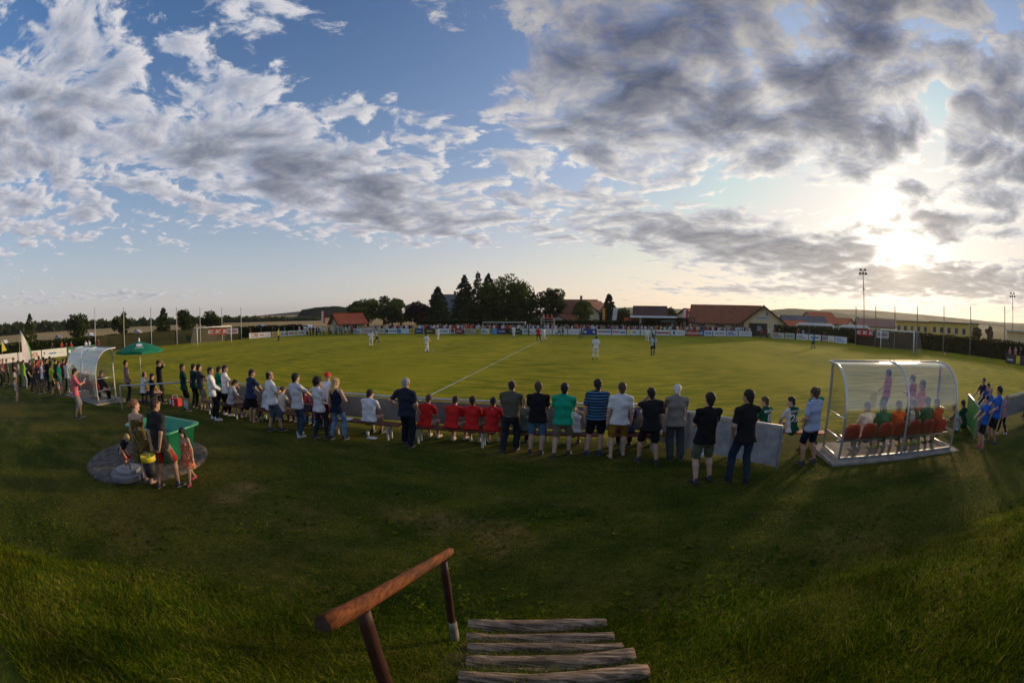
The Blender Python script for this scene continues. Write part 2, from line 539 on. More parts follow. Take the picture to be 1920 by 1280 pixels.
def build_ground():
    def axis(segs):
        out = []
        for a, b, n in segs: out += list(np.linspace(a, b, n, endpoint=False))
        return np.array(out + [segs[-1][1]])
    xs = axis([(-4000, -700, 12), (-700, -120, 16), (-120, -30, 22), (-30, -12, 36), (-12, 12, 120), (12, 30, 36), (30, 120, 22), (120, 700, 16), (700, 4000, 12)])
    ys = axis([(-600, -20, 6), (-20, -2, 10), (-2, 7, 60), (7, 20, 20), (20, 90, 24), (90, 700, 20), (700, 4500, 12)])
    X, Y = np.meshgrid(xs, ys, indexing='ij')
    Z = ground_z(X, Y)
    V = np.stack([X, Y, Z], -1).reshape(-1, 3)
    nx, ny = len(xs), len(ys)
    i, j = np.meshgrid(np.arange(nx - 1), np.arange(ny - 1), indexing='ij')
    a = (i * ny + j).ravel()
    F = np.stack([a, a + ny, a + ny + 1, a + 1], 1)
    me = mesh_np('ground', V, F, smooth=True)
    m = bpy.data.materials.new('grass_ground')
    m.use_nodes = True
    nt = NT(m.node_tree)
    b = nt.n['Principled BSDF']
    b.inputs['Roughness'].default_value = 1.0
    b.inputs['Specular IOR Level'].default_value = 0.05
    g = nt.n.new('ShaderNodeNewGeometry').outputs['Position']
    x, y, z = nt.sep(g)
    n_big = nt.noise(g, 0.11, 3, 0.55)
    n_mid = nt.noise(nt.vec('MULTIPLY', g, (0.6, 1.5, 1)), 0.9, 4, 0.6)
    n_fine = nt.noise(g, 7.0, 4, 0.65)
    n_hair = nt.noise(nt.vec('MULTIPLY', g, (0.7, 2.2, 1)), 26.0, 3, 0.7)
    pit = nt.mix(nt.ramp(n_mid, 0.36, 0.66), (0.145, 0.172, 0.006), (0.335, 0.275, 0.016))
    pit = nt.mix(nt.ramp(n_big, 0.42, 0.66), pit, (0.285, 0.255, 0.012))
    stripe = nt.math('SINE', nt.math('MULTIPLY', x, 2 * math.pi / 11.0))
    pit = nt.vec('SCALE', pit, scale=nt.ramp(stripe, -0.5, 0.5, 0.94, 1.06))
    apron = nt.mix(nt.ramp(n_mid, 0.35, 0.7), (0.034, 0.052, 0.006), (0.100, 0.098, 0.014))
    n_worn = nt.noise(nt.vec('MULTIPLY', g, (0.8, 1.6, 1)), 0.45, 5, 0.7)
    apron = nt.mix(nt.ramp(n_worn, 0.52, 0.66, 0.0, 0.75), apron, (0.150, 0.108, 0.028))
    apron = nt.mix(nt.ramp(n_big, 0.5, 0.7), apron, (0.120, 0.095, 0.020))
    onp = nt.ramp(nt.math('ADD', y, nt.math('MULTIPLY', nt.math('SUBTRACT', n_mid, 0.5), 1.2)), 10.6, 12.4)
    c = nt.mix(onp, apron, pit)
    # dry worn patches trodden into the turf
    dry = None
    for (px, py, rx, ry, w) in DRY:
        mp = nt.n.new('ShaderNodeMapping'); mp.vector_type = 'TEXTURE'
        nt.l.new(g, mp.inputs[0])
        q0 = gp(px, py)
        mp.inputs['Location'].default_value = (q0.x, q0.y, 0); mp.inputs['Scale'].default_value = (rx, ry, 1000)
        q = nt.vec('DOT_PRODUCT', mp.outputs[0], mp.outputs[0])
        e = nt.math('MULTIPLY', nt.math('POWER', 0.3679, q), w)
        dry = e if dry is None else nt.math('ADD', dry, e)
    dn = nt.noise(nt.vec('MULTIPLY', g, (1, 1.4, 1)), 2.2, 8, 0.75)
    dryf = nt.ramp(nt.math('MULTIPLY', nt.math('ADD', nt.math('MULTIPLY', nt.math('SUBTRACT', dn, 0.5), 1.6), 0.36), nt.math('MULTIPLY', dry, 1.5)), 0.12, 0.85)
    c = nt.mix(nt.math('MULTIPLY', dryf, 0.8), c, (0.26, 0.155, 0.060))
    # bare trodden soil round the timber steps
    mp = nt.n.new('ShaderNodeMapping'); mp.vector_type = 'TEXTURE'; nt.l.new(g, mp.inputs[0])
    mp.inputs['Location'].default_value = (-0.27, 2.45, 0); mp.inputs['Scale'].default_value = (0.78, 0.80, 1000)
    so_ = nt.math('POWER', 0.3679, nt.math('POWER', nt.vec('DOT_PRODUCT', mp.outputs[0], mp.outputs[0]), 3.0))
    c = nt.mix(nt.ramp(nt.math('MULTIPLY', so_, nt.math('ADD', dn, 0.5)), 0.35, 0.8), c, (0.085, 0.058, 0.034))
    # ripe grain and stubble fields far to the left and rough meadow elsewhere
    far = nt.ramp(nt.vec('LENGTH', g), 100, 118)
    fl = nt.noise(nt.vec('MULTIPLY', g, (0.25, 1, 1)), 0.02, 2, 0.5)
    fieldc = nt.mix(nt.ramp(fl, 0.40, 0.52), (0.40, 0.27, 0.12), (0.34, 0.25, 0.11))
    c = nt.mix(far, c, nt.mix(nt.ramp(x, -60, -20), fieldc, (0.07, 0.085, 0.03)))
    c = nt.vec('SCALE', c, scale=nt.ramp(n_fine, 0.3, 0.7, 0.78, 1.22, False))
    c = nt.vec('SCALE', c, scale=nt.ramp(n_hair, 0.3, 0.7, 0.72, 1.28, False))
    nt.l.new(c, b.inputs['Base Color'])
    bn = nt.n.new('ShaderNodeBump'); bn.inputs['Strength'].default_value = 0.9; bn.inputs['Distance'].default_value = 0.035
    nt.l.new(nt.math('ADD', n_hair, nt.math('MULTIPLY', n_fine, 0.8)), bn.inputs['Height'])
    nt.l.new(bn.outputs[0], b.inputs['Normal'])
    me.materials.append(m)
    o = link('ground', me)
    tag(o, kind='structure')
    return o


DRY = [(465, 935, 0.5, 0.35, 1.3), (425, 955, 0.6, 0.3, 1.1), (840, 1000, 0.9, 0.5, 1.0), (960, 1035, 0.9, 0.5, 0.7), (720, 970, 0.7, 0.5, 0.5),
       (310, 998, 0.8, 0.25, 0.45), (1210, 1005, 0.6, 0.35, 0.5), (1790, 905, 1.2, 0.4, 0.7), (1700, 955, 1.5, 0.5, 0.5), (880, 1080, 0.8, 0.35, 0.4),
       (1560, 940, 1.2, 0.5, 0.35), (1460, 880, 0.8, 0.3, 0.5), (1815, 862, 0.8, 0.3, 0.6)]
build_ground()


def ground_patch_sheet(name, pts, z, m):
    mb = MB(); mb.add([(p[0], p[1], z) for p in pts], [tuple(range(len(pts)))])
    return tag(mb.build(name, m), kind='structure')


def build_markings():
    m = mat((0.52, 0.50, 0.36), rough=0.95, spec=0.05, var=0.3, scale=0.8)
    mb = MB()
    x0, x1 = PITCH_XC - PITCH_L / 2, PITCH_XC + PITCH_L / 2
    y0, y1, w = PITCH_Y0, PITCH_Y1, 0.10
    yc = (y0 + y1) / 2
    def ln(ax, ay, bx, by):
        a, b = Vector((ax, ay, 0)), Vector((bx, by, 0))
        n = max(1, int((b - a).length / 1.5)); s = (b - a).normalized().cross(Vector((0, 0, 1))) * w / 2
        prev = None
        for k in range(n + 1):
            p = a.lerp(b, k / n); wd = random.uniform(0.75, 1.1)
            cur = (p - s * wd + Vector((0, 0, 0.012)), p + s * wd + Vector((0, 0, 0.012)))
            if prev: mb.quad(prev[0], prev[1], cur[1], cur[0])
            prev = cur
    ln(PITCH_XC, y0 + w, PITCH_XC, y1 - w)
    tag(mb.build('pitch_markings', m), kind='structure')
    m = mat((0.36, 0.34, 0.13), rough=0.95, spec=0.05, var=0.4, scale=0.5)
    mb = MB()
    for q in [(x0, y0, x1, y0), (x0, y1, x1, y1), (x0, y0, x0, y1), (x1, y0, x1, y1)]: ln(*q)
    for xg, s in ((x0, 1), (x1, -1)):
        for hw, dp in ((20.16, 16.5), (9.16, 5.5)):
            ln(xg, yc - hw, xg + s * dp, yc - hw); ln(xg, yc + hw, xg + s * dp, yc + hw); ln(xg + s * dp, yc - hw, xg + s * dp, yc + hw)
    for k in range(0, 60):
        a0, a1 = 2 * math.pi * k / 60, 2 * math.pi * (k + 1) / 60
        ln(PITCH_XC + 9.15 * math.cos(a0), yc + 9.15 * math.sin(a0), PITCH_XC + 9.15 * math.cos(a1), yc + 9.15 * math.sin(a1))
    # technical area in front of the dugouts
    for xa in (-25.5, 5.5):
        ln(xa, y0 - 1.6, xa + 6.5, y0 - 1.6)
        ln(xa, y0 - 3.4, xa, y0 - 1.7); ln(xa + 6.5, y0 - 3.4, xa + 6.5, y0 - 1.7)
    o = mb.build('pitch_markings', m)
    tag(o, kind='structure')


build_markings()


def build_grass():
    rng = np.random.default_rng(3)
    # candidate points in polar coordinates round the photographer so that near ground is the densest
    N = 520000
    th = rng.uniform(-1.75, 1.45, N) + 0.0
    u = rng.uniform(0, 1, N)
    r = 1.5 * (15.0 / 1.5) ** u
    x, y = r * np.sin(th), r * np.cos(th)
    keep = (y > -0.6) & (y < 9.5)
    keep &= ~((x > -0.98 + .12 * (y - 2.2)) & (x < 0.46 + .12 * (2.6 - y)) & (y > 1.75) & (y < 3.15) & (rng.uniform(0, 1, N) > 0.30))      # the timber steps stay clear
    cx, cy = PLINTH
    keep &= np.hypot(x - cx, y - cy) > 1.80
    x, y, r = x[keep], y[keep], r[keep]
    n = len(x)
    z = ground_z(x, y)
    foot = np.interp(x, [-9.5, -8.2, -6.35, -5.2, -3.9, -2.9, -.5, 1.4, 3, 5.2, 9.2, 14, 40], [-3.5, -.6, .9, 1.9, 2.5, 2.9, 3.45, 3.65, 3.9, 4.0, 3.6, 3.3, 2.5])
    bank = sstep(foot + 0.6, foot - 0.5, y)
    cl = 0.5 + 0.5 * np.sin(x * 2.3 + 1.7 * np.sin(y * 1.9)) * np.sin(y * 2.7 + 1.1 * np.sin(x * 1.3))
    tuft = np.clip(rng.normal(0, 1, n), -2, 2.5)
    h = (0.016 + bank * (0.008 + 0.022 * cl ** 1.5)) * np.exp(0.42 * tuft) 
    h *= np.where(rng.uniform(0, 1, n) < 0.02 * (0.2 + bank), 1.9, 1.0)
    w = np.clip(0.0030 + 0.0013 * r, 0.004, 0.016) * rng.uniform(0.6, 1.5, n)
    a = rng.uniform(0, 2 * np.pi, n)
    lean = rng.uniform(0.2, 1.5, n) * h
    la = rng.uniform(0, 2 * np.pi, n)
    dx, dy = np.cos(a) * w / 2, np.sin(a) * w / 2
    lx, ly = np.cos(la) * lean, np.sin(la) * lean
    base = np.stack([x, y, z - 0.004], 1)
    s = np.stack([dx, dy, np.zeros(n)], 1)
    mid = base + np.stack([lx * 0.3, ly * 0.3, h * 0.6], 1)
    tip = base + np.stack([lx, ly, h], 1)
    V = np.stack([base - s, base + s, mid + s * 0.8, mid - s * 0.8, tip], 1).reshape(-1, 3)
    k = np.arange(n) * 5
    Fq = np.stack([k, k + 1, k + 2, k + 3], 1)
    Ft = np.stack([k + 3, k + 2, k + 4], 1)
    me = mesh_np('grass', V, [Fq, Ft], smooth=False)
    at = me.attributes.new('tone', 'FLOAT', 'POINT')
    at.data.foreach_set('value', np.repeat(np.clip(0.36 + 0.26 * rng.normal(0, 1, n) + 0.22 * (1 - cl), 0, 1), 5).astype(np.float32))
    m = bpy.data.materials.new('grass_blades')
    m.use_nodes = True
    nt = NT(m.node_tree)
    nt.n.remove(nt.n['Principled BSDF'])
    out = nt.n['Material Output']
    A = nt.n.new('ShaderNodeAttribute'); A.attribute_name = 'tone'
    g = nt.n.new('ShaderNodeNewGeometry').outputs['Position']
    c = nt.mix(nt.ramp(A.outputs['Fac'], 0.15, 0.9, smooth=False), (0.022, 0.066, 0.003), (0.200, 0.205, 0.014))
    c = nt.mix(nt.ramp(A.outputs['Fac'], 0.86, 0.98), c, (0.24, 0.18, 0.07))
    nb = nt.noise(g, 0.9, 3, 0.6)
    c = nt.vec('SCALE', c, scale=nt.ramp(nb, 0.3, 0.7, 0.5, 1.5, False))
    d = nt.n.new('ShaderNodeBsdfDiffuse'); t = nt.n.new('ShaderNodeBsdfTranslucent')
    nt.l.new(c, d.inputs[0]); nt.l.new(c, t.inputs[0])
    mx = nt.n.new('ShaderNodeMixShader'); mx.inputs[0].default_value = 0.4
    nt.l.new(d.outputs[0], mx.inputs[1]); nt.l.new(t.outputs[0], mx.inputs[2])
    nt.l.new(mx.outputs[0], out.inputs[0])
    me.materials.append(m)
    o = link('grass', me)
    tag(o, 'dark green uncut grass on the bank and the apron in front of the barrier', 'grass', kind='stuff')


def build_weeds():
    """flat rosettes of clover, plantain and dandelion leaves scattered through the turf"""
    rng = np.random.default_rng(11)
    M = 5200
    th = rng.uniform(-1.6, 1.4, M); r = 1.6 * (9.0 / 1.6) ** rng.uniform(0, 1, M)
    x, y = r * np.sin(th), r * np.cos(th)
    pat = np.sin(x * 1.9 + 2.0 * np.sin(y * 1.1)) + np.sin(y * 2.3 - x * .7)
    k = (y > .2) & (y < 6.5) & (pat > -.2) & ~((x > -.95) & (x < .5) & (y > 1.7) & (y < 3.2)) & (np.hypot(x - PLINTH[0], y - PLINTH[1]) > 1.85)
    x, y, r = x[k], y[k], r[k]
    n, L = len(x), 6
    X, Y = np.repeat(x, L), np.repeat(y, L); a = rng.uniform(0, 2 * np.pi, n * L)
    ln = np.repeat(rng.uniform(.018, .055, n), L) * rng.uniform(.6, 1.2, n * L); wd = ln * rng.uniform(.22, .5, n * L)
    Z = ground_z(X, Y) + .006 + rng.uniform(0, .012, n * L)
    d = np.stack([np.cos(a), np.sin(a), rng.uniform(.1, .7, n * L)], 1); s = np.stack([-np.sin(a), np.cos(a), np.zeros(n * L)], 1)
    P = np.stack([X, Y, Z], 1)
    V = np.stack([P, P + d * (ln * .55)[:, None] + s * wd[:, None], P + d * ln[:, None], P + d * (ln * .55)[:, None] - s * wd[:, None]], 1).reshape(-1, 3)
    q = np.arange(n * L) * 4
    me = mesh_np('weeds', V, np.stack([q, q + 1, q + 2, q + 3], 1))
    at = me.attributes.new('tone', 'FLOAT', 'POINT'); at.data.foreach_set('value', np.repeat(np.clip(np.repeat(rng.uniform(0, .8, n), L) + rng.normal(0, .08, n * L), 0, 1), 4).astype(np.float32))
    me.materials.append(bpy.data.materials['grass_blades'])
    tag(link('weeds', me), 'low broad leaved weeds growing through the grass of the bank', 'weeds', kind='stuff')


PLINTH = (-9.55, 4.75)
build_grass()
build_weeds()


# ------------------------------------------------------------------ figures: smooth-blended volumes turned into one continuous surface
class Field:
    def __init__(self, lo, hi, h):
        self.h = h
        self.lo = np.asarray(lo, np.float32)
        n = np.ceil((np.asarray(hi) - self.lo) / h).astype(int) + 1
        self.n = n
        self.ax = [self.lo[i] + h * np.arange(n[i], dtype=np.float32) for i in range(3)]
        self.v = np.full(n, 1.0, np.float32)

    def block(self, lo, hi):
        s = []
        for i in range(3):
            a = int(np.clip(math.floor((lo[i] - self.lo[i]) / self.h), 0, self.n[i] - 1))
            b = int(np.clip(math.ceil((hi[i] - self.lo[i]) / self.h) + 1, a + 1, self.n[i]))
            s.append(slice(a, b))
        s = tuple(s)
        P = (self.ax[0][s[0]][:, None, None], self.ax[1][s[1]][None, :, None], self.ax[2][s[2]][None, None, :])
        return s, P

    def smin(self, s, d, k):
        c = self.v[s]
        if k <= 0:
            self.v[s] = np.minimum(c, d); return
        t = np.clip(0.5 + 0.5 * (c - d) / k, 0, 1)
        self.v[s] = c + (d - c) * t - k * t * (1 - t)

    def cone(self, a, b, ra, rb, k=0.03, flat=None):
        a = np.asarray(a, np.float32); b = np.asarray(b, np.float32)
        m = max(ra, rb) + k + 2 * self.h
        s, (X, Y, Z) = self.block(np.minimum(a, b) - m, np.maximum(a, b) + m)
        x, y, z = X - a[0], Y - a[1], Z - a[2]
        ba = b - a
        f = 1.0
        if flat is not None:                       # flatten across one direction
            axv, f = flat
            axv = np.asarray(axv, np.float32); axv = axv / np.linalg.norm(axv)
            e = (x * axv[0] + y * axv[1] + z * axv[2]) * (1 / f - 1)
            x, y, z = x + e * axv[0], y + e * axv[1], z + e * axv[2]
            ba = ba + axv * (ba @ axv) * (1 / f - 1)
        L = float(ba @ ba) + 1e-9
        t = np.clip((x * ba[0] + y * ba[1] + z * ba[2]) / L, 0, 1)
        d = np.sqrt((x - ba[0] * t) ** 2 + (y - ba[1] * t) ** 2 + (z - ba[2] * t) ** 2) - (ra + (rb - ra) * t)
        if f < 1: d = d * (0.5 + 0.5 * f)
        self.smin(s, d, k)

    def ell(self, c, r, k=0.02, sub=False):
        c = np.asarray(c, np.float32); r = np.asarray(r, np.float32)
        m = k + 2 * self.h
        s, (X, Y, Z) = self.block(c - r - m, c + r + m)
        x, y, z = (X - c[0]) / r[0], (Y - c[1]) / r[1], (Z - c[2]) / r[2]
        k0 = np.sqrt(x * x + y * y + z * z) + 1e-6
        k1 = np.sqrt((x / r[0]) ** 2 + (y / r[1]) ** 2 + (z / r[2]) ** 2) + 1e-6
        d = k0 * (k0 - 1) / k1
        if sub:
            cu = self.v[s]; e = -d
            t = np.clip(0.5 - 0.5 * (cu - e) / max(k, 1e-4), 0, 1)
            self.v[s] = cu + (e - cu) * t + k * t * (1 - t)
        else:
            self.smin(s, d, k)

    def cut(self, p, n):
        """keep the side towards which n points"""
        p = np.asarray(p, np.float32); n = np.asarray(n, np.float32); n = n / np.linalg.norm(n)
        d = -((self.ax[0][:, None, None] - p[0]) * n[0] + (self.ax[1][None, :, None] - p[1]) * n[1] + (self.ax[2][None, None, :] - p[2]) * n[2])
        self.v = np.maximum(self.v, d)

    def ripple(self, amp, f, seed=0.0):
        X, Y, Z = self.ax[0][:, None, None], self.ax[1][None, :, None], self.ax[2][None, None, :]
        w = np.sin(f * Z + 5.3 * X + 2.1 * np.sin(9 * X + 7 * Y + seed)) + 0.7 * np.sin(0.6 * f * (X + Y) + 11 * Z + seed * 1.7)
        self.v = self.v + np.float32(amp) * w

    def mesh(self):
        v = self.v; s = v < 0
        c = [s[:-1, :-1, :-1], s[1:, :-1, :-1], s[:-1, 1:, :-1], s[1:, 1:, :-1], s[:-1, :-1, 1:], s[1:, :-1, 1:], s[:-1, 1:, 1:], s[1:, 1:, 1:]]
        cnt = sum(a.astype(np.int8) for a in c)
        act = (cnt > 0) & (cnt < 8)
        ii = np.argwhere(act)
        if not len(ii): return np.zeros((0, 3)), np.zeros((0, 4), int)
        idx = np.full(act.shape, -1, np.int64); idx[act] = np.arange(len(ii))
        off = [(0, 0, 0), (1, 0, 0), (0, 1, 0), (1, 1, 0), (0, 0, 1), (1, 0, 1), (0, 1, 1), (1, 1, 1)]
        val = np.stack([v[ii[:, 0] + o[0], ii[:, 1] + o[1], ii[:, 2] + o[2]] for o in off], 1)
        acc = np.zeros((len(ii), 3)); num = np.zeros(len(ii))
        for a, b in [(0, 1), (2, 3), (4, 5), (6, 7), (0, 2), (1, 3), (4, 6), (5, 7), (0, 4), (1, 5), (2, 6), (3, 7)]:
            va, vb = val[:, a], val[:, b]
            x = (va < 0) != (vb < 0)
            t = np.where(x, va / np.where(x, va - vb, 1), 0)
            oa, ob = np.array(off[a]), np.array(off[b])
            acc += np.where(x[:, None], oa + (ob - oa) * t[:, None], 0); num += x
        V = self.lo + self.h * (ii + acc / num[:, None])
        F = []
        for axis in range(3):
            sl0 = [slice(None)] * 3; sl1 = [slice(None)] * 3
            sl0[axis] = slice(0, -1); sl1[axis] = slice(1, None)
            A, B = s[tuple(sl0)], s[tuple(sl1)]
            e = np.argwhere(A != B)
            o1, o2 = (axis + 1) % 3, (axis + 2) % 3
            ok = (e[:, o1] > 0) & (e[:, o2] > 0) & (e[:, o1] < v.shape[o1] - 1) & (e[:, o2] < v.shape[o2] - 1)
            e = e[ok]
            inside = A[tuple(e.T)]
            d1 = np.zeros(3, int); d1[o1] = 1
            d2 = np.zeros(3, int); d2[o2] = 1
            q = np.stack([idx[tuple((e - d1 - d2).T)], idx[tuple((e - d2).T)], idx[tuple(e.T)], idx[tuple((e - d1).T)]], 1)
            q[~inside] = q[~inside][:, ::-1]
            F.append(q)
        return V, np.concatenate(F)


def head_field(h=0.0095):
    f = Field((-.11, -.14, -.22), (.11, .15, .15), h)
    f.ell((0, -.012, .035), (.078, .098, .090), 0)
    f.ell((0, .022, -.045), (.060, .072, .080), .03)
    f.cone((0, -.02, -.06), (0, -.035, -.20), .053, .058, .03)
    f.cone((0, .090, .006), (0, .112, -.030), .009, .014, .012)
    f.cone((-.036, .084, .024), (.036, .084, .024), .011, .011, .012)
    for s in (-1, 1):
        f.ell((s * .031, .101, .004), (.016, .014, .010), .008, sub=True)
        f.ell((s * .031, .083, .004), (.013, .013, .013), .002)
        f.ell((s * .080, -.012, -.012), (.012, .022, .033), .006)
    f.cone((-.019, .089, -.068), (.019, .089, -.068), .008, .008, .006)
    f.ell((0, .076, -.105), (.022, .02, .02), .02)
    return f


_hV, _hF = head_field().mesh()
_hc = _hV[_hF].mean(1)
_hm = np.zeros(len(_hF), int)
for _s in (-1, 1):
    _hm[np.linalg.norm(_hc - np.array([_s * .031, .094, .004]), axis=1) < .012] = 1
_hm[(np.abs(_hc[:, 0]) < .024) & (np.abs(_hc[:, 2] + .068) < .010) & (_hc[:, 1] > .085)] = 2
_lV, _lF = head_field(0.022).mesh()
_lm = np.zeros(len(_lF), int)


def hand_mesh(curl):
    """right hand hanging down: fingers to -Z, palm towards -X, thumb forward (+Y)"""
    f = Field((-.09, -.07, -.22), (.05, .09, .05), 0.0075)
    f.cone((0, 0, .03), (0, 0, -.01), .026, .028, 0)
    for y in (-.026, -.009, .009, .026):
        f.cone((0, y * .6, -.01), (0, y, -.085), .016, .014, .012)
    for y, L in ((.028, .066), (.010, .076), (-.009, .070), (-.027, .054)):
        a = np.array((0, y, -.088)); c1, c2 = curl, curl * 2.1
        b = a + np.array((-math.sin(c1), 0, -math.cos(c1))) * L * .52
        e = b + np.array((-math.sin(c2), 0, -math.cos(c2))) * L * .48
        f.cone(a, b, .0095, .0088, .004); f.cone(b, e, .0088, .0078, .003)
    a = np.array((-.004, .022, -.018)); b = np.array((-.014, .052, -.055)); e = np.array((-.026, .056, -.088))
    f.cone(a, b, .014, .011, .01); f.cone(b, e, .011, .009, .004)
    return f.mesh()


_hands = {'relaxed': hand_mesh(.35), 'grip': hand_mesh(.95), 'flat': hand_mesh(.12)}


def hair_mesh(style):
    f = Field((-.16, -.20, -.48), (.16, .17, .20), 0.011)
    def scalp(t):
        f.ell((0, -.016, .035), (.078 + t, .100 + t, .090 + t), 0)
    if style in ('short', 'buzz', 'side'):
        scalp(.010 if style != 'buzz' else .005)
        f.cone((0, -.050, -.01), (0, -.062, -.085), .070, .052, .02)
        f.cut((0, -.02, -.045), (0, -1.05, 1.0))
        f.cut((0, -.10, -.118 if style != 'buzz' else -.09), (0, -.25, 1))
        if style == 'side': f.cone((-.04, .06, .10), (.05, .05, .115), .03, .03, .03)
        f.ripple(.0030 if style != 'buzz' else .001, 95)
    elif style == 'curly':
        scalp(.034); f.cone((0, -.08, -.02), (0, -.07, -.11), .075, .06, .04, flat=((0, 1, 0), .8))
        f.cut((0, .01, -.03), (0, -.80, 1.0)); f.ripple(.010, 75)
    elif style == 'long':
        scalp(.016); f.cut((0, -.01, -.02), (0, -.85, 1.0))
        f.cone((0, -.055, .03), (0, -.095, -.20), .088, .078, .03, flat=((0, 1, 0), .62)); f.cone((0, -.095, -.20), (0, -.09, -.30), .078, .045, .03, flat=((0, 1, 0), .5))
        f.ripple(.004, 60)
    elif style == 'bob':
        scalp(.020); f.cut((0, .03, -.02), (0, -.9, 1.0))
        for s in (-1, 1): f.cone((s * .075, -.01, .02), (s * .082, .0, -.13), .03, .034, .03)
        f.cone((0, -.07, .02), (0, -.075, -.14), .085, .08, .03, flat=((0, 1, 0), .55))
        f.ell((0, .075, .075), (.062, .022, .03), .02)
    elif style == 'bun':
        scalp(.011); f.cut((0, -.02, -.02), (0, -.80, 1.0)); f.ell((0, -.125, .02), (.045, .042, .045), .015); f.ripple(.002, 90)
    elif style == 'ponytail':
        scalp(.012); f.cut((0, -.02, -.02), (0, -.80, 1.0)); f.cone((0, -.115, .04), (0, -.15, -.20), .032, .02, .02); f.ripple(.003, 80)
    elif style == 'balding':
        scalp(.006); f.cone((0, -.050, -.01), (0, -.062, -.08), .068, .052, .02); f.cut((0, -.02, -.04), (0, -1.0, 1.0)); f.cut((0, 0, -.10), (0, 0, 1)); f.cut((0, -.03, .085), (0, -.8, -1.0))
    elif style == 'cap':
        scalp(.020); f.cut((0, 0, .030), (0, -.15, 1)); f.cone((-.045, .10, .042), (.045, .10, .042), .05, .05, .01, flat=((0, 0, 1), .22))
    return mesh_np('hair_' + style, *f.mesh(), smooth=True)


HAIR = {s: hair_mesh(s) for s in ('short', 'buzz', 'side', 'curly', 'long', 'bob', 'bun', 'ponytail', 'balding', 'cap')}


def shoe_mesh():
    f = Field((-.09, -.13, -.03), (.09, .24, .18), 0.012)
    f.cone((0, -.040, .042), (0, .145, .030), .046, .040, 0)
    f.cone((0, -.035, .05), (0, -.03, .105), .042, .038, .02)
    f.cut((0, 0, .004), (0, 0, 1))
    V, F = f.mesh()
    mi = (V[F].mean(1)[:, 2] < .024).astype(int)
    return mesh_np('shoe', V, F, True, mi)


SHOE = shoe_mesh()


def ik(a, t, l1, l2, pole):
    a, t, pole = Vector(a), Vector(t), Vector(pole)
    d = t - a; L = min(max(d.length, abs(l1 - l2) + .01), l1 + l2 - .004); d.normalize()
    x = (l1 * l1 - l2 * l2 + L * L) / (2 * L)
    y = math.sqrt(max(l1 * l1 - x * x, 0))
    p = (pole - d * pole.dot(d))
    p = p.normalized() if p.length > 1e-4 else Vector((0, 1, 0))
    return a + d * x + p * y, a + d * L


# hand targets in the torso frame (right, forward, up from the pelvis), for the right arm; elbow pull
ARMS = {
    'down': ((.25, .03, -.10), (.4, -.6, 0)), 'down_fwd': ((.23, .10, -.08), (.5, -.6, 0)),
    'pocket': ((.20, .09, -.01), (.7, -.8, 0)), 'back': ((.03, -.17, .02), (.9, -.5, 0)),
    'cross': ((-.10, .21, .27), (.6, .1, -1)), 'front': ((.05, .26, .06), (.8, -.5, -.3)),
    'belly': ((-.02, .22, .16), (.8, -.2, -.6)), 'rail': ((.19, .44, .09), (.8, -.4, -.3)),
    'face': ((.04, .15, .58), (.8, .3, -.9)), 'brow': ((.10, .16, .73), (1.0, .5, -.1)),
    'phone': ((.07, .34, .40), (.8, -.1, -.8)), 'paper': ((.09, .36, .28), (.8, -.1, -.7)),
    'hip': ((.21, .01, .07), (1, -.7, 0)), 'thigh': ((.14, .36, .08), (.9, -.4, .1)), 'lap': ((.04, .30, .10), (.9, -.3, 0)),
    'elbows': ((.05, .40, .22), (.8, .2, -.9)), 'drink': ((.08, .24, .20), (.8, -.4, -.6)), 'carry': ((-.10, .0, -.16), (.4, -.6, 0)),
    'out': ((.40, .08, .06), (.3, -.5, -.4)), 'swing_f': ((.20, .30, .12), (.5, -.7, -.5)), 'swing_b': ((.24, -.22, -.02), (.4, -.9, .2)),
    'point': ((.30, .48, .34), (.5, 0, -1)), 'knees': ((.10, .42, .28), (.8, 0, -.6)), 'hold_low': ((.12, -.14, -.10), (.7, -.5, 0)),
    'flag': ((.24, .20, .10), (.7, -.6, -.2)),
}


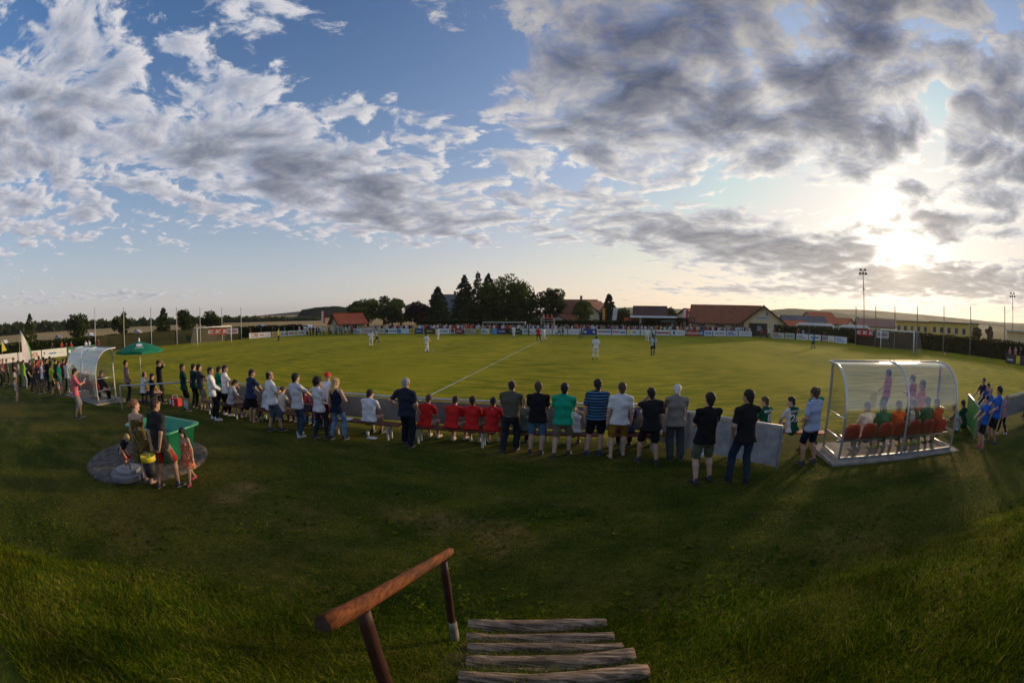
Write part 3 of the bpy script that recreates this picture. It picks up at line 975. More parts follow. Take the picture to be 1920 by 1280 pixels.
def figure(sp):
    """-> dict of arrays: body, shirt, bottoms (+ per leg socks), and frames for head, shoes"""
    g = sp.get
    fem = g('fem', False)
    b = g('build', 1.0)
    kid = g('kid', False)
    pose = g('pose', 'stand')
    rnd = random.Random(g('seed', 0) * 7 + 1)
    lean = g('lean', 0.0) + rnd.uniform(-.03, .06)
    st = g('step', rnd.uniform(-.13, .13))
    sw = g('sway', rnd.choice((-1, 1)) * rnd.uniform(.015, .055))
    hs = g('seat', 0.45)
    spread = g('spread', rnd.uniform(.10, .17))
    if pose == 'stand':
        pel = Vector((sw, 0, .945 - abs(st) * .12 - max(0, spread - .12) * .25)); feet = [Vector((-spread, st, .085)), Vector((spread, -st, .085))]; pole = [Vector((-.12, 1, 0)), Vector((.12, 1, 0))]
    elif pose == 'walk':
        s = .27; pel = Vector((0, 0, .925)); feet = [Vector((-.09, s, .09)), Vector((.09, -s, .12))]; pole = [Vector((0, 1, 0))] * 2
    elif pose == 'run':
        pel = Vector((0, 0, .90)); feet = [Vector((-.08, .30, .10)), Vector((.08, -.50, .32))]; pole = [Vector((0, 1, 0))] * 2
    elif pose == 'sit':
        pel = Vector((0, 0, hs + .105)); k = g('knees', .13)
        feet = [Vector((-k, .40 + rnd.uniform(-.10, .10), .085)), Vector((k, .42 + rnd.uniform(-.10, .10), .085))]; pole = [Vector((-.15, .6, 1)), Vector((.15, .6, 1))]
    elif pose == 'floor':
        pel = Vector((0, 0, .11)); feet = [Vector((-.16, .52, .085)), Vector((.16, .56, .085))]; pole = [Vector((-.25, .3, 1)), Vector((.25, .3, 1))]
    elif pose == 'bend':
        pel = Vector((0, -.10, .86)); feet = [Vector((-.12, .0, .085)), Vector((.12, .04, .085))]; pole = [Vector((-.1, 1, 0)), Vector((.1, 1, 0))]
    up = Vector((g('tilt', rnd.uniform(-.045, .045)), math.sin(lean), math.cos(lean))).normalized()
    right = Vector((1, 0, 0)); right = (right - up * right.dot(up)).normalized()
    fwd = up.cross(right)
    T = lambda x, y, z: pel + right * x + fwd * y + up * z
    shw = (.165 if fem else .186) * (0.5 + 0.5 * b)
    hip = [pel + Vector((-.095, 0, -.01)), pel + Vector((.095, 0, -.01))]
    knee, ank = [], []
    for i in (0, 1):
        k, a = ik(hip[i], feet[i], .435, .435, pole[i]); knee.append(k); ank.append(a)
    sho = [T(-shw, -.01, .455), T(shw, -.01, .455)]
    elb, wri = [], []
    arms = g('arms', ('down', 'down'))
    for i, s in ((0, -1), (1, 1)):
        t, p = ARMS[arms[i]]
        e, w = ik(sho[i], T(t[0] * s, t[1], t[2]), .285, .255, right * (p[0] * s) + fwd * p[1] + up * p[2])
        elb.append(e); wri.append(w)
    hy, hp = g('head', (rnd.uniform(-.35, .35), rnd.uniform(-.05, .2)))
    hs_ = g('headsize', 1.14 if kid else 1.0)
    hc = T(0, .0, .685) + fwd * (.02 + .10 * max(hp, 0)) - up * (.05 * max(hp, 0))
    HR = Matrix((right, fwd, up)).transposed() @ Matrix.Rotation(hy, 3, 'Z') @ Matrix.Rotation(-hp, 3, 'X')
    pts = [pel, *hip, *knee, *ank, *sho, *elb, *wri, hc]
    lo = np.min([tuple(p) for p in pts], 0) - .24; hi = np.max([tuple(p) for p in pts], 0) + .24
    lo[2] = max(lo[2], -.03)
    h = g('res', .018)
    fl = (fwd, .70)
    t3 = lambda v: tuple(v)
    out = {}
    # ---- body
    f = Field(lo, hi, h)
    wr = .118 if fem else .135
    f.cone(T(0, 0, -.02), T(0, 0, .15), .150 * b, wr * b, 0, flat=fl)
    f.cone(T(0, .0, .15), T(0, 0, .36), wr * b, (.145 if fem else .162) * b, .04, flat=fl)
    f.cone(T(0, -.005, .36), T(0, -.01, .46), .150 * b, .095, .04, flat=fl)
    cs = .80 if g('top', 'tshirt') not in (None, 'tank', 'dress') else 1.0
    f.cone(sho[0], sho[1], .052 * cs, .052 * cs, .04)
    for i in (0, 1): f.cone(T(0, -.02, .53 if cs == 1 else .515), sho[i], .045 * cs, .045 * cs, .03)
    f.cone(T(0, -.01, .46), hc - up * .06, .062, .054, .03)
    for i, s in ((0, -1), (1, 1)):
        lb = .5 + .5 * b
        cv = .76 if g('bottom', 'trousers') in ('trousers', 'slim') else 1.0
        f.cone(hip[i], knee[i], .086 * lb * cv, .057 * cv, .03)
        calf = knee[i].lerp(ank[i], .32) - (Vector((0, .018, 0)) if pose in ('stand', 'walk', 'run', 'bend') else Vector())
        f.cone(knee[i], calf, .056 * cv, .058 * cv, .03); f.cone(calf, ank[i], .057 * cv, .037, .03)
        f.cone(sho[i], elb[i], .050 * lb * cs, .042, .03); f.cone(elb[i], wri[i], .043, .029, .02)
        if g('shoe') in ('bare', 'sandal'):
            tox = s * .04
            f.cone(ank[i] + Vector((0, -.03, -.04)), ank[i] + Vector((tox, .14, -.058)), .036, .026, .03)
    V, F = f.mesh()
    nb = len(V)
    Vs, Fs, Ms = [V], [F], [np.zeros(len(F), int)]
    hv, hf, hm = (_hV, _hF, _hm) if h < .026 else (_lV, _lF, _lm)
    Vs.append((hv * hs_) @ np.array(HR).T + np.array(hc)); Fs.append(hf + nb); Ms.append(hm); nb += len(hv)
    if h < .026:
        for i, s in ((0, -1), (1, 1)):
            zv = -(wri[i] - elb[i]).normalized()
            inward = T(0, .1, .1) - wri[i] if arms[i] not in ('back', 'hold_low') else T(0, -.3, .0) - wri[i]
            if arms[i] in ('rail', 'thigh', 'knees'): inward = Vector((0, 0, -1))
            xv = -(inward - zv * inward.dot(zv)); xv = xv.normalized() if xv.length > 1e-3 else right.copy()
            yv = zv.cross(xv)
            style = 'grip' if arms[i] in ('drink', 'rail', 'paper', 'phone', 'hold_low', 'flag', 'carry') else 'relaxed'
            v, q = _hands[style]
            v = v.copy()
            # local hand: +X away from the palm; thumb side +Y must point forwards/upwards
            if yv.dot(fwd + up * .6) < 0: v = v * np.array((1, -1, 1)); q = q[:, ::-1]
            M = np.array(Matrix((xv, yv, zv)).transposed())
            Vs.append(v * (1.0 if not kid else 1.1) @ M.T + np.array(wri[i])); Fs.append(q + nb); Ms.append(np.zeros(len(q), int)); nb += len(v)
    out['body'] = (np.concatenate(Vs), np.concatenate(Fs), np.concatenate(Ms))
    # ---- top
    top = g('top', 'tshirt')
    if top:
        f = Field(lo, hi, h)
        lo_z = {'dress': -.10, 'crop': .06}.get(top, g('hem', -.13 if pose in ('stand', 'walk', 'run', 'bend') else -.07))
        ease = g('ease', .016)
        cr = (.146 if fem else .164) * b + ease
        f.cone(T(0, 0, lo_z - .02), T(0, 0, .15), (.157 if fem else .160) * b + ease, ((wr + .006) if fem else .150) * b + ease, 0, flat=fl)
        f.cone(T(0, 0, .15), T(0, 0, .36), ((wr + .006) if fem else .150) * b + ease, cr, .04, flat=fl)
        f.cone(T(0, -.005, .36), T(0, -.01, .455), cr, .112, .04, flat=fl)
        if lo_z < -.04: f.cone(T(-.088, 0, -.07), T(.088, 0, -.07), .122 * b, .122 * b, .05, flat=(fwd, .95)); f.cone(T(-.088, 0, lo_z - .02), T(.088, 0, lo_z - .02), .120 * b, .120 * b, .05)
        if fem:
            for s in (-1, 1): f.ell(t3(T(s * .065, .085, .33)), (.06, .055, .06), .04)
        if top == 'tank' or top == 'dress':
            a, c_ = sho[0].lerp(sho[1], .12), sho[1].lerp(sho[0], .12)
            f.cone(a, c_, .056, .056, .03)
        else:
            f.cone(sho[0], sho[1], .060, .060, .04)
            for i in (0, 1): f.cone(T(0, -.02, .515), sho[i], .055, .054, .03)
            for i in (0, 1):
                if top in ('long', 'hoodie', 'jacket'):
                    lb = .012 if top != 'long' else 0
                    f.cone(sho[i], elb[i], .060 + lb, .053 + lb, .03); f.cone(elb[i], elb[i].lerp(wri[i], .94), .054 + lb, .041 + lb, .02)
                else:
                    f.cone(sho[i], sho[i].lerp(elb[i], g('sleeve', .68)), .061, .060, .03)
            if top == 'hoodie': f.cone(T(-.05, -.07, .50), T(.05, -.07, .50), .05, .05, .03)
        if top == 'polo': f.cone(T(0, -.02, .50), T(0, -.012, .535), .070, .066, .012)
        if top == 'dress':
            f.cone(T(0, 0, .12), pel + Vector((0, .02, -g('skirt', .42))), (wr + .03) * b, .26, .03, flat=(Vector((0, 1, 0)), .90))
            f.ripple(.007, 26, 1.0)
            f.cut(pel + Vector((0, 0, -g('skirt', .42))), (0, 0, 1))
            f.cut(T(0, 0, .405), -up - fwd * .25)
        else:
            f.ripple(g('fold', .0062), 30, rnd.uniform(0, 6))
            f.cut(T(0, 0, lo_z), up)
        out['shirt'] = f.mesh()
    # ---- bottoms
    bt = g('bottom', 'trousers')
    if bt:
        f = Field(lo, hi, h)
        f.cone(T(0, 0, -.05), T(0, 0, .10), .158 * b, .148 * b, 0, flat=fl)
        for i in (0, 1):
            if bt == 'trousers':
                ez = g('leg_ease', .0)
                f.cone(hip[i], knee[i], .095 * (.5 + .5 * b), .072 + ez, .03); f.cone(knee[i], knee[i].lerp(ank[i], .93), .074 + ez, .060 + ez, .02)
            elif bt == 'slim':
                f.cone(hip[i], knee[i], .094 * (.5 + .5 * b), .067, .03); cf = knee[i].lerp(ank[i], .34) - Vector((0, .016, 0)); f.cone(knee[i], cf, .066, .071, .02); f.cone(cf, knee[i].lerp(ank[i], .92), .069, .050, .02)
            else:
                e = hip[i].lerp(knee[i], {'shorts': .98, 'mini': .55, 'long_shorts': 1.0}[bt])
                f.cone(hip[i], e, .100 * (.5 + .5 * b), .088, .03)
                if bt == 'long_shorts': f.cone(e, knee[i].lerp(ank[i], .18), .088, .083, .02)
                d = (e - hip[i]).normalized()
                if bt != 'long_shorts': f.cut(e + d * .01, -d + Vector((0, 0, .001))) if pose in ('stand',) else None
        f.ripple(.004, 27, rnd.uniform(0, 6))
        f.cut(T(0, 0, .075 if (g('hem', -.13) > 0 or not top) else -.025), -up)
        out['bottom'] = f.mesh()
    if g('socks'):
        out['socks'] = []
        for i in (0, 1):
            f = Field(np.minimum(knee[i], ank[i]) - .12, np.maximum(knee[i], ank[i]) + .12, h)
            tp = knee[i].lerp(ank[i], g('socktop', .12))
            calf = knee[i].lerp(ank[i], .35) - (Vector((0, .018, 0)) if pose != 'sit' else Vector())
            f.cone(tp, calf, .060, .064, 0); f.cone(calf, ank[i] - Vector((0, 0, .01)), .063, .043, .02)
            out['socks'].append(f.mesh())
    out.update(head=(hc, HR, hs_), ank=ank, knee=knee, wri=wri, elb=elb, frame=(pel, right, fwd, up), hip=hip)
    return out


SKIN = [(.46, .27, .19), (.50, .31, .22), (.40, .23, .15), (.33, .19, .12)]
HAIRC = {'black': (.014, .011, .010), 'dark': (.030, .020, .014), 'brown': (.07, .042, .024), 'grey': (.30, .29, .28), 'white': (.62, .60, .57), 'blond': (.44, .30, .13), 'red': (.55, .02, .02), 'ginger': (.20, .085, .035)}
_seed = [0]


def skinmat(i):
    return [mat(SKIN[i], rough=.6, spec=.35, var=.08, scale=12, name='skin'), mat((.03, .025, .022), rough=.3, var=0, name='eye'), mat((.36, .13, .11), rough=.5, var=0, name='lip')]


def as_mat(c, fab=cloth):
    return c if isinstance(c, bpy.types.Material) else fab(c)


def person(loc, face, label, H=1.78, **sp):
    """face: degrees, 0 looks across the pitch (+Y), positive turns left"""
    _seed[0] += 1
    sp.setdefault('seed', _seed[0])
    r = figure(sp)
    s = H / 1.78
    root = empty('person', loc, R(face))
    wd = sp.get('wide', 1.0 if sp.get('kid') else 1.09)
    root.scale = (s * wd, s * wd, s)
    tag(root, label, 'person', sp.get('group'))
    sk = skinmat(sp.get('skin', _seed[0] % 3))
    V, F, M = r['body']
    bo = link('body', mesh_np('body', V, F, True, M), root, sk)
    if 'shirt' in r:
        so_ = link('dress' if sp.get('top') == 'dress' else {'hoodie': 'hoodie', 'jacket': 'jacket'}.get(sp.get('top'), 'shirt'), mesh_np('shirt', *r['shirt'], True), root, as_mat(sp.get('tc', (.6, .6, .6))))
        if sp.get('num'):
            number_on(so_, r, sp['num'], sp.get('numname'), sp.get('numcol', (.75, .75, .75)))
    if 'bottom' in r:
        link({'trousers': 'trousers', 'slim': 'trousers'}.get(sp.get('bottom', 'trousers'), 'shorts'), mesh_np('trousers', *r['bottom'], True), root, as_mat(sp.get('bc', (.03, .03, .04))))
    for q in r.get('socks', []):
        link('sock', mesh_np('sock', *q, True), root, cloth(sp.get('sc', (.7, .7, .7))))
    hc, HR, hsz = r['head']
    st = sp.get('hair', 'short')
    if st:
        ho = link('cap' if st == 'cap' else 'hair', HAIR[st], root, mat(HAIRC[sp.get('hc', 'dark')] if isinstance(sp.get('hc', 'dark'), str) else sp['hc'], rough=.65, spec=.3, var=.3, scale=30, bump=.5, bscale=90))
        ho.matrix_local = Matrix.Translation(hc) @ HR.to_4x4() @ Matrix.Scale(hsz, 4)
    if sp.get('shoe', 'shoe') != 'bare' and sp.get('shoe') != 'sandal':
        c = sp.get('shc', (.03, .03, .035)); sole = sp.get('sole', (.55, .53, .50))
        for i, sg in ((0, 1), (1, -1)):
            so2 = link('shoe', SHOE, root, [mat(c, rough=.7, var=.2, scale=20), mat(sole, rough=.8, var=.15, scale=20)])
            a = r['ank'][i]; k = r['knee'][i]
            lift = max(a.z - .085, 0)
            so2.matrix_local = Matrix.Translation((a.x, a.y, lift)) @ Matrix.Rotation(R(9) * sg, 4, 'Z') @ (Matrix.Rotation(-min(lift * 3.2, 1.2), 4, 'X') if (lift > .05 and a.y < 0) else Matrix.Identity(4))
    return root, r


def number_on(so_, r, num, nm, colr):
    from mathutils.bvhtree import BVHTree
    V, F = r['shirt']
    bvh = BVHTree.FromPolygons([tuple(v) for v in V], [tuple(q) for q in F])
    pel, right, fwd, up = r['frame']
    for body, size, zz, nme in ((num, .29, .25, 'shirt_number'), (nm, .085, .43, 'shirt_name')):
        if not body: continue
        me = text_mesh(body, size, 0.0, bold=.004 if size > .2 else .001)
        for v in me.vertices:
            p = pel + right * v.co.x + up * (zz + v.co.y) - fwd * .6
            hit = bvh.ray_cast(p, fwd)
            v.co = (hit[0] - fwd * .006) if hit[0] is not None else p + fwd * .45
        me.update()
        tag(link(nme, me, so_, mat(colr, rough=.8, var=0)), kind='stuff')


# ------------------------------------------------------------------ materials of the near furniture
M_ALU = mat((.55, .56, .58), rough=.35, spec=.5, var=.1, scale=8, metal=.75)
M_GALV = mat((.30, .31, .32), rough=.5, spec=.5, var=.2, scale=6, metal=.4, bump=.1)
M_RAILW = mat((.46, .46, .46), rough=.4, spec=.5, var=.1, scale=4)
M_PANEL = mat((.20, .195, .19), rough=.55, spec=.4, var=.18, scale=2.5, bump=.1, bscale=8)
M_PANELW = mat((.34, .345, .35), rough=.55, spec=.35, var=.32, scale=3.5)
M_SEATR = mat((.34, .014, .009), rough=.35, spec=.5, var=.12, scale=10)
M_CONC = mat((.30, .27, .23), rough=.95, spec=.1, var=.35, scale=3.0, bump=.6, bscale=30)
M_WHITE = mat((.74, .74, .73), rough=.5, var=.08)
M_BLACK = mat((.015, .015, .017), rough=.6, var=.1)
M_GREENB = mat((.05, .26, .07), rough=.45, spec=.4, var=.15, scale=3)


def wood_mat(c1, c2, name, rough=.75, scale=(1, 14, 14)):
    m = bpy.data.materials.new(name); m.use_nodes = True
    nt = NT(m.node_tree); b = nt.n['Principled BSDF']
    b.inputs['Roughness'].default_value = rough; b.inputs['Specular IOR Level'].default_value = .25
    tc = nt.n.new('ShaderNodeTexCoord').outputs['Object']
    g = nt.noise(nt.vec('MULTIPLY', tc, scale), 3.0, 6, .68, .6)
    g2 = nt.noise(tc, 3.5, 3, .6)
    c = nt.mix(nt.ramp(g, .34, .68), c1, c2)
    c = nt.vec('SCALE', c, scale=nt.ramp(g2, .3, .7, .6, 1.35, False))
    nt.l.new(c, b.inputs['Base Color'])
    bn = nt.n.new('ShaderNodeBump'); bn.inputs['Strength'].default_value = .9; bn.inputs['Distance'].default_value = .012
    nt.l.new(g, bn.inputs['Height']); nt.l.new(bn.outputs[0], b.inputs['Normal'])
    return m


M_LOG = wood_mat((.050, .034, .022), (.42, .30, .20), 'weathered_log', .95)
M_RAIL = wood_mat((.055, .013, .003), (.200, .056, .008), 'varnished_round_timber', .75, (16, 1.2, 16))
M_RAILEND = mat((.05, .028, .018), rough=.9, var=.4, scale=20, bump=.5)
M_BENCH = wood_mat((.10, .035, .018), (.20, .075, .035), 'bench_wood', .5)


def poly_mat(milk, rough=.12, tint=(.80, .82, .84), gl=.14):
    m = bpy.data.materials.new('polycarbonate'); m.use_nodes = True
    nt = NT(m.node_tree); nt.n.remove(nt.n['Principled BSDF'])
    out = nt.n['Material Output']
    tr = nt.n.new('ShaderNodeBsdfTransparent'); tr.inputs[0].default_value = (.86, .87, .87, 1)
    gls = nt.n.new('ShaderNodeBsdfGlossy'); gls.inputs[0].default_value = (*tint, 1); gls.inputs['Roughness'].default_value = rough
    df = nt.n.new('ShaderNodeBsdfDiffuse'); df.inputs[0].default_value = (.65, .66, .68, 1)
    tl = nt.n.new('ShaderNodeBsdfTranslucent'); tl.inputs[0].default_value = (.65, .66, .68, 1)
    lw = nt.n.new('ShaderNodeLayerWeight'); lw.inputs[0].default_value = .35
    m1 = nt.n.new('ShaderNodeMixShader')
    nt.l.new(df.outputs[0], m1.inputs[1]); nt.l.new(tl.outputs[0], m1.inputs[2]); m1.inputs[0].default_value = .5
    g = nt.n.new('ShaderNodeNewGeometry').outputs['Position']
    dirt = nt.noise(g, 2.2, 4, .65)
    m2 = nt.n.new('ShaderNodeMixShader'); nt.l.new(nt.ramp(dirt, .3, .75, milk * .5, milk * 1.6, False), m2.inputs[0])
    nt.l.new(tr.outputs[0], m2.inputs[1]); nt.l.new(m1.outputs[0], m2.inputs[2])
    m3 = nt.n.new('ShaderNodeMixShader'); nt.l.new(nt.math('MULTIPLY_ADD', lw.outputs['Fresnel'], .7, gl), m3.inputs[0])
    nt.l.new(m2.outputs[0], m3.inputs[1]); nt.l.new(gls.outputs[0], m3.inputs[2])
    nt.l.new(m3.outputs[0], out.inputs[0])
    return m


M_POLY = poly_mat(.025, gl=.17)
M_POLY2 = poly_mat(.34, gl=.26)

HOOP = [(0, .06), (-.02, .5), (-.02, .9), (0, 1.2), (.07, 1.5), (.19, 1.76), (.38, 1.98), (.62, 2.12), (.90, 2.18), (1.28, 2.20)]


def fine_hoop():
    pts = []
    P = [Vector((0, a, b)) for a, b in HOOP]
    for i in range(len(P) - 1):
        p0, p1, p2, p3 = P[max(i - 1, 0)], P[i], P[i + 1], P[min(i + 2, len(P) - 1)]
        for k in range(4):
            t = k / 4
            pts.append(0.5 * ((2 * p1) + (p2 - p0) * t + (2 * p0 - 5 * p1 + 4 * p2 - p3) * t * t + (3 * p1 - p0 - 3 * p2 + p3) * t ** 3))
    return pts + [P[-1]]


def seat_shell_mesh():
    prof = [(.40, .44, .20), (.36, .455, .21), (.20, .43, .215), (.06, .43, .215), (.0, .47, .215), (-.035, .60, .21), (-.055, .74, .20), (-.06, .81, .15), (-.06, .835, .07)]
    V, F = [], []
    n = 7
    for (y, z, w) in prof:
        for k in range(n):
            t = k / (n - 1) * 2 - 1
            V.append((t * w, y + .05 * t * t * (1 if z > .5 else .2), z + (.03 * t * t if z < .5 else 0)))
    m0 = len(V)
    V += [(x, y - (.02 if z > .5 else 0), z - (.02 if z <= .5 else .0)) for (x, y, z) in V]
    for i in range(len(prof) - 1):
        for k in range(n - 1):
            a = i * n + k
            F.append((a, a + 1, a + n + 1, a + n)); F.append((m0 + a, m0 + a + n, m0 + a + n + 1, m0 + a + 1))
    L = len(prof)
    for k in range(n - 1):
        F.append((k, m0 + k, m0 + k + 1, k + 1)); a = (L - 1) * n + k; F.append((a, a + 1, m0 + a + 1, m0 + a))
    for i in range(L - 1):
        a = i * n; F.append((a, a + n, m0 + a + n, m0 + a)); a = i * n + n - 1; F.append((a, m0 + a, m0 + a + n, a + n))
    me = bpy.data.meshes.new('seat'); me.from_pydata(V, [], F)
    me.polygons.foreach_set('use_smooth', [True] * len(F)); me.update()
    return me


SEAT = seat_shell_mesh()


def dugout(a, bpt, label, poly, nseat=7, length=4.2):
    ang = math.atan2(bpt.y - a.y, bpt.x - a.x)
    root = empty('dugout_shelter', (a.x, a.y, min(a.z, bpt.z) + .05), ang)
    tag(root, label, 'dugout', 'curved dugout shelters beside the pitch')
    hp = fine_hoop()
    MB().box((length / 2, .62, -.06), (length + .55, 1.75, .16)).build('concrete_base', M_CONC, root)
    fr = [0, length / 2, length]
    for i, x in enumerate(fr):
        MB().tube([(x, p.y, p.z) for p in hp], .035, 8).build('hoop', M_ALU, root, smooth=True)
        if i != 1: MB().bar((x, 1.08, .04), (x, 1.08, 2.15), .06, .06).build('front_post', M_GALV, root)
    for k in (0, 1):
        n = 1
        x0, x1 = fr[k] + .03, fr[k + 1] - .03
        V, F = [], []
        for p in hp[2:]:
            V += [(x0, p.y, p.z), (x1, p.y, p.z)]
        nn = len(hp[2:]); V2 = [(x, y + .008, z - .006) for x, y, z in V]
        for i in range(nn - 1):
            F.append((2 * i, 2 * i + 1, 2 * i + 3, 2 * i + 2))
        me = bpy.data.meshes.new('roof_panel'); me.from_pydata(V, [], F); me.polygons.foreach_set('use_smooth', [True] * len(F)); me.update()
        me.materials.append(poly)
        link('roof_panel', me, root)
    for x in (0.0, length):                       # clear end panes and their rails
        pts = [(x, p.y + .03, p.z - .03) for p in hp[10:]] + [(x, 1.06, 2.14), (x, 1.06, 1.02), (x, .02, 1.02)]
        me = bpy.data.meshes.new('end_pane'); me.from_pydata(pts, [], [tuple(range(len(pts)))]); me.update(); me.materials.append(M_POLY)
        link('end_pane', me, root)
        for zz, rr_ in ((1.0, .018), (.50, .022), (.06, .03)): MB().tube([(x, .0, zz), (x, 1.08, zz)], rr_, 6).build('side_rail', M_ALU, root, smooth=True)
    MB().bar((0, .0, .06), (length, .0, .06), .06, .06).build('floor_rail', M_GALV, root)
    MB().bar((0, 1.30, 2.20), (length, 1.30, 2.20), .05, .05).build('eaves_rail', M_GALV, root)
    MB().bar((0, .30, .40), (length, .30, .40), .06, .05).bar((.6, .3, 0), (.6, .3, .40), .05, .05).bar((length - .6, .3, 0), (length - .6, .3, .40), .05, .05).build('seat_beam', M_GALV, root)
    sx = []
    for i in range(nseat):
        x = .42 + (length - .84) * i / (nseat - 1)
        o = link('seat', SEAT, root, M_SEATR, loc=(x, .24, 0)); o.scale = (1.15, 1.1, 1.0)
        sx.append(x)
    M = Matrix.Translation(root.location) @ Matrix.Rotation(ang, 4, 'Z')
    return root, M, sx, ang


RD_A, RD_B = gpt(1571, 868), gpt(1773, 844)
dug_r, DM_R, SX_R, ANG_R = dugout(RD_A, RD_B, 'curved transparent dugout with red seats beside the end of the white barrier', M_POLY)
LD_A, LD_B = gpt(131, 741), gpt(183, 757)
LD_B = LD_A + (LD_B - LD_A).normalized() * 4.2
dug_l, DM_L, SX_L, ANG_L = dugout(LD_A, LD_B, 'curved milky dugout with red seats next to the green parasol', M_POLY2)


# ------------------------------------------------------------------ barriers, benches
def barrier(name, pts, label, panel=None, pz=(.34, .97), step=2.4, postm=M_GALV, rail=True, group='barriers along the near touchline'):
    root = empty(name, (pts[0][0], pts[0][1], 0))
    tag(root, label, 'barrier', group)
    o0 = Vector((pts[0][0], pts[0][1], 0))
    L = lambda p: Vector((p[0], p[1], 0)) - o0
    P = [L(p) for p in pts]
    if rail:
        MB().tube([p + Vector((0, 0, 1.05)) for p in P], .032, 10).build('rail', M_RAILW, root, smooth=True)
    for a, b in zip(P[:-1], P[1:]):
        d = b - a; n = max(1, round(d.length / step)); nv = Vector((-d.y, d.x, 0)).normalized()
        for k in range(n + 1):
            q = a + d * (k / n)
            z0 = float(ground_z(q.x + o0.x, q.y + o0.y))
            MB().bar(q + Vector((0, 0, z0 - .1)), q + Vector((0, 0, 1.02)), .05, .05).build('post', postm, root)
        if panel:
            for k in range(n):
                q0 = a + d * ((k + .012) / n) + nv * .035; q1 = a + d * ((k + .988) / n) + nv * .035
                MB().bar(q0 + Vector((0, 0, (pz[0] + pz[1]) / 2)), q1 + Vector((0, 0, (pz[0] + pz[1]) / 2)), .018, pz[1] - pz[0]).build('panel', panel[k % len(panel)], root)
    return root


barrier('barrier', [(-13.9, 10.75), (1.45, 10.98)], 'long grey barrier with white rail behind the row of benches', [M_PANEL])
barrier('barrier', [(-13.95, 10.65), (-16.6, 7.45)], 'bare white rail slanting towards the milky dugout', None, step=4.3)
bw = barrier('barrier', [(1.55, 10.93), (4.35, 8.38)], 'white scuffed panels of the barrier slanting towards the clear dugout', [M_PANELW], pz=(.12, 1.0), step=1.3)
gb0, gb1 = gp(1817.5, 739.7, 1.05), gp(1836.7, 763.7, 1.05)
gb = barrier('barrier', [(gb0.x, gb0.y), (gb1.x, gb1.y)], 'bright green advertising panel with the boys in blue leaning on it', [M_GREENB], pz=(.10, 1.0), step=2.6)
barrier('barrier', [(12.9, 8.35), (16.0, 8.72), (19.5, 8.95), (30, 9.9)], 'grey rail and panels running out at the right behind the pink girl', [M_PANEL], pz=(.30, .98), step=2.4)
# faded writing on the white panels, white marks on the green one


def scribble(parent, a, b, nv, z0, z1, m, n, seed, side=-1):
    """worn lettering: short strokes on a panel's face"""
    rr = random.Random(seed); mb = MB()
    d = Vector(b) - Vector(a); Ld = d.length; d.normalize(); nv = Vector(nv) * side * .014
    x = .12 * Ld
    while x < Ld * .88:
        w = rr.uniform(.03, .09); z = rr.uniform(z0, z1)
        hgt = rr.uniform(.02, .10)
        q = Vector(a) + d * x
        mb.bar(q + nv + Vector((0, 0, z)), q + d * w * rr.uniform(.2, 1) + nv + Vector((0, 0, z + hgt * rr.uniform(-.3, 1))), .004, rr.uniform(.012, .028), up=(0, 0, 1))
        x += w + rr.uniform(.02, .10)
    return tag(mb.build('lettering', m, parent), kind='stuff')


_a, _b = Vector((0, 0, 0)), Vector((2.8, -2.55, 0)); _n = Vector((2.55, 2.8, 0)).normalized()
scribble(bw, _a + _n * .035, _b + _n * .035, _n, .40, .68, mat((.30, .31, .34), var=.3), 20, 4, side=-.75)
scribble(bw, _a + _n * .035, _b + _n * .035, _n, .35, .55, mat((.34, .35, .37), var=.3), 20, 5, side=-.75)


def bench(a, b, label, wood=M_BENCH, legm=mat((.42, .42, .42), rough=.5, var=.1), seat_z=.45):
    a, b = Vector(a), Vector(b)
    L = (b - a).length; ang = math.atan2(b.y - a.y, b.x - a.x)
    root = empty('bench', (a.x, a.y, float(ground_z(a.x, a.y))), ang)
    tag(root, label, 'bench', 'benches along the near touchline')
    for k in range(2):
        MB().box((L / 2, -.09 + .18 * k, seat_z - .02), (L, .165, .04)).build('plank', wood, root)
    for x in (.35, L - .35):
        MB().bar((x, -.12, 0), (x, -.12, seat_z - .04), .05, .05).bar((x, .12, 0), (x, .12, seat_z - .04), .05, .05).bar((x, -.15, seat_z - .055), (x, .15, seat_z - .055), .04, .03).build('leg_frame', legm, root)
    return root


bench((-13.3, 9.9), (-11.0, 9.98), 'brown bench holding the man in the white patterned shirt', legm=M_GALV)
bench((-10.6, 10.0), (-8.1, 10.05), 'brown bench behind the man in the white shirt and grey shorts', legm=M_GALV)
bench((-7.3, 10.12), (-4.95, 10.14), 'brown bench with the lone man in the white shirt')
bench((-4.75, 10.14), (-2.3, 10.2), 'brown bench under the four boys in red')
bench((-2.1, 10.2), (.3, 10.26), 'brown bench behind the men in black and green shirts')
bench((.5, 10.26), (2.0, 10.3), 'short brown bench behind the man in mustard shorts')
bench((4.75, 10.35), (6.5, 9.75), 'reddish bench of the two players with shirt numbers 8 and 26', wood=mat((.40, .06, .03), rough=.5, var=.2), legm=mat((.35, .03, .02), rough=.5))

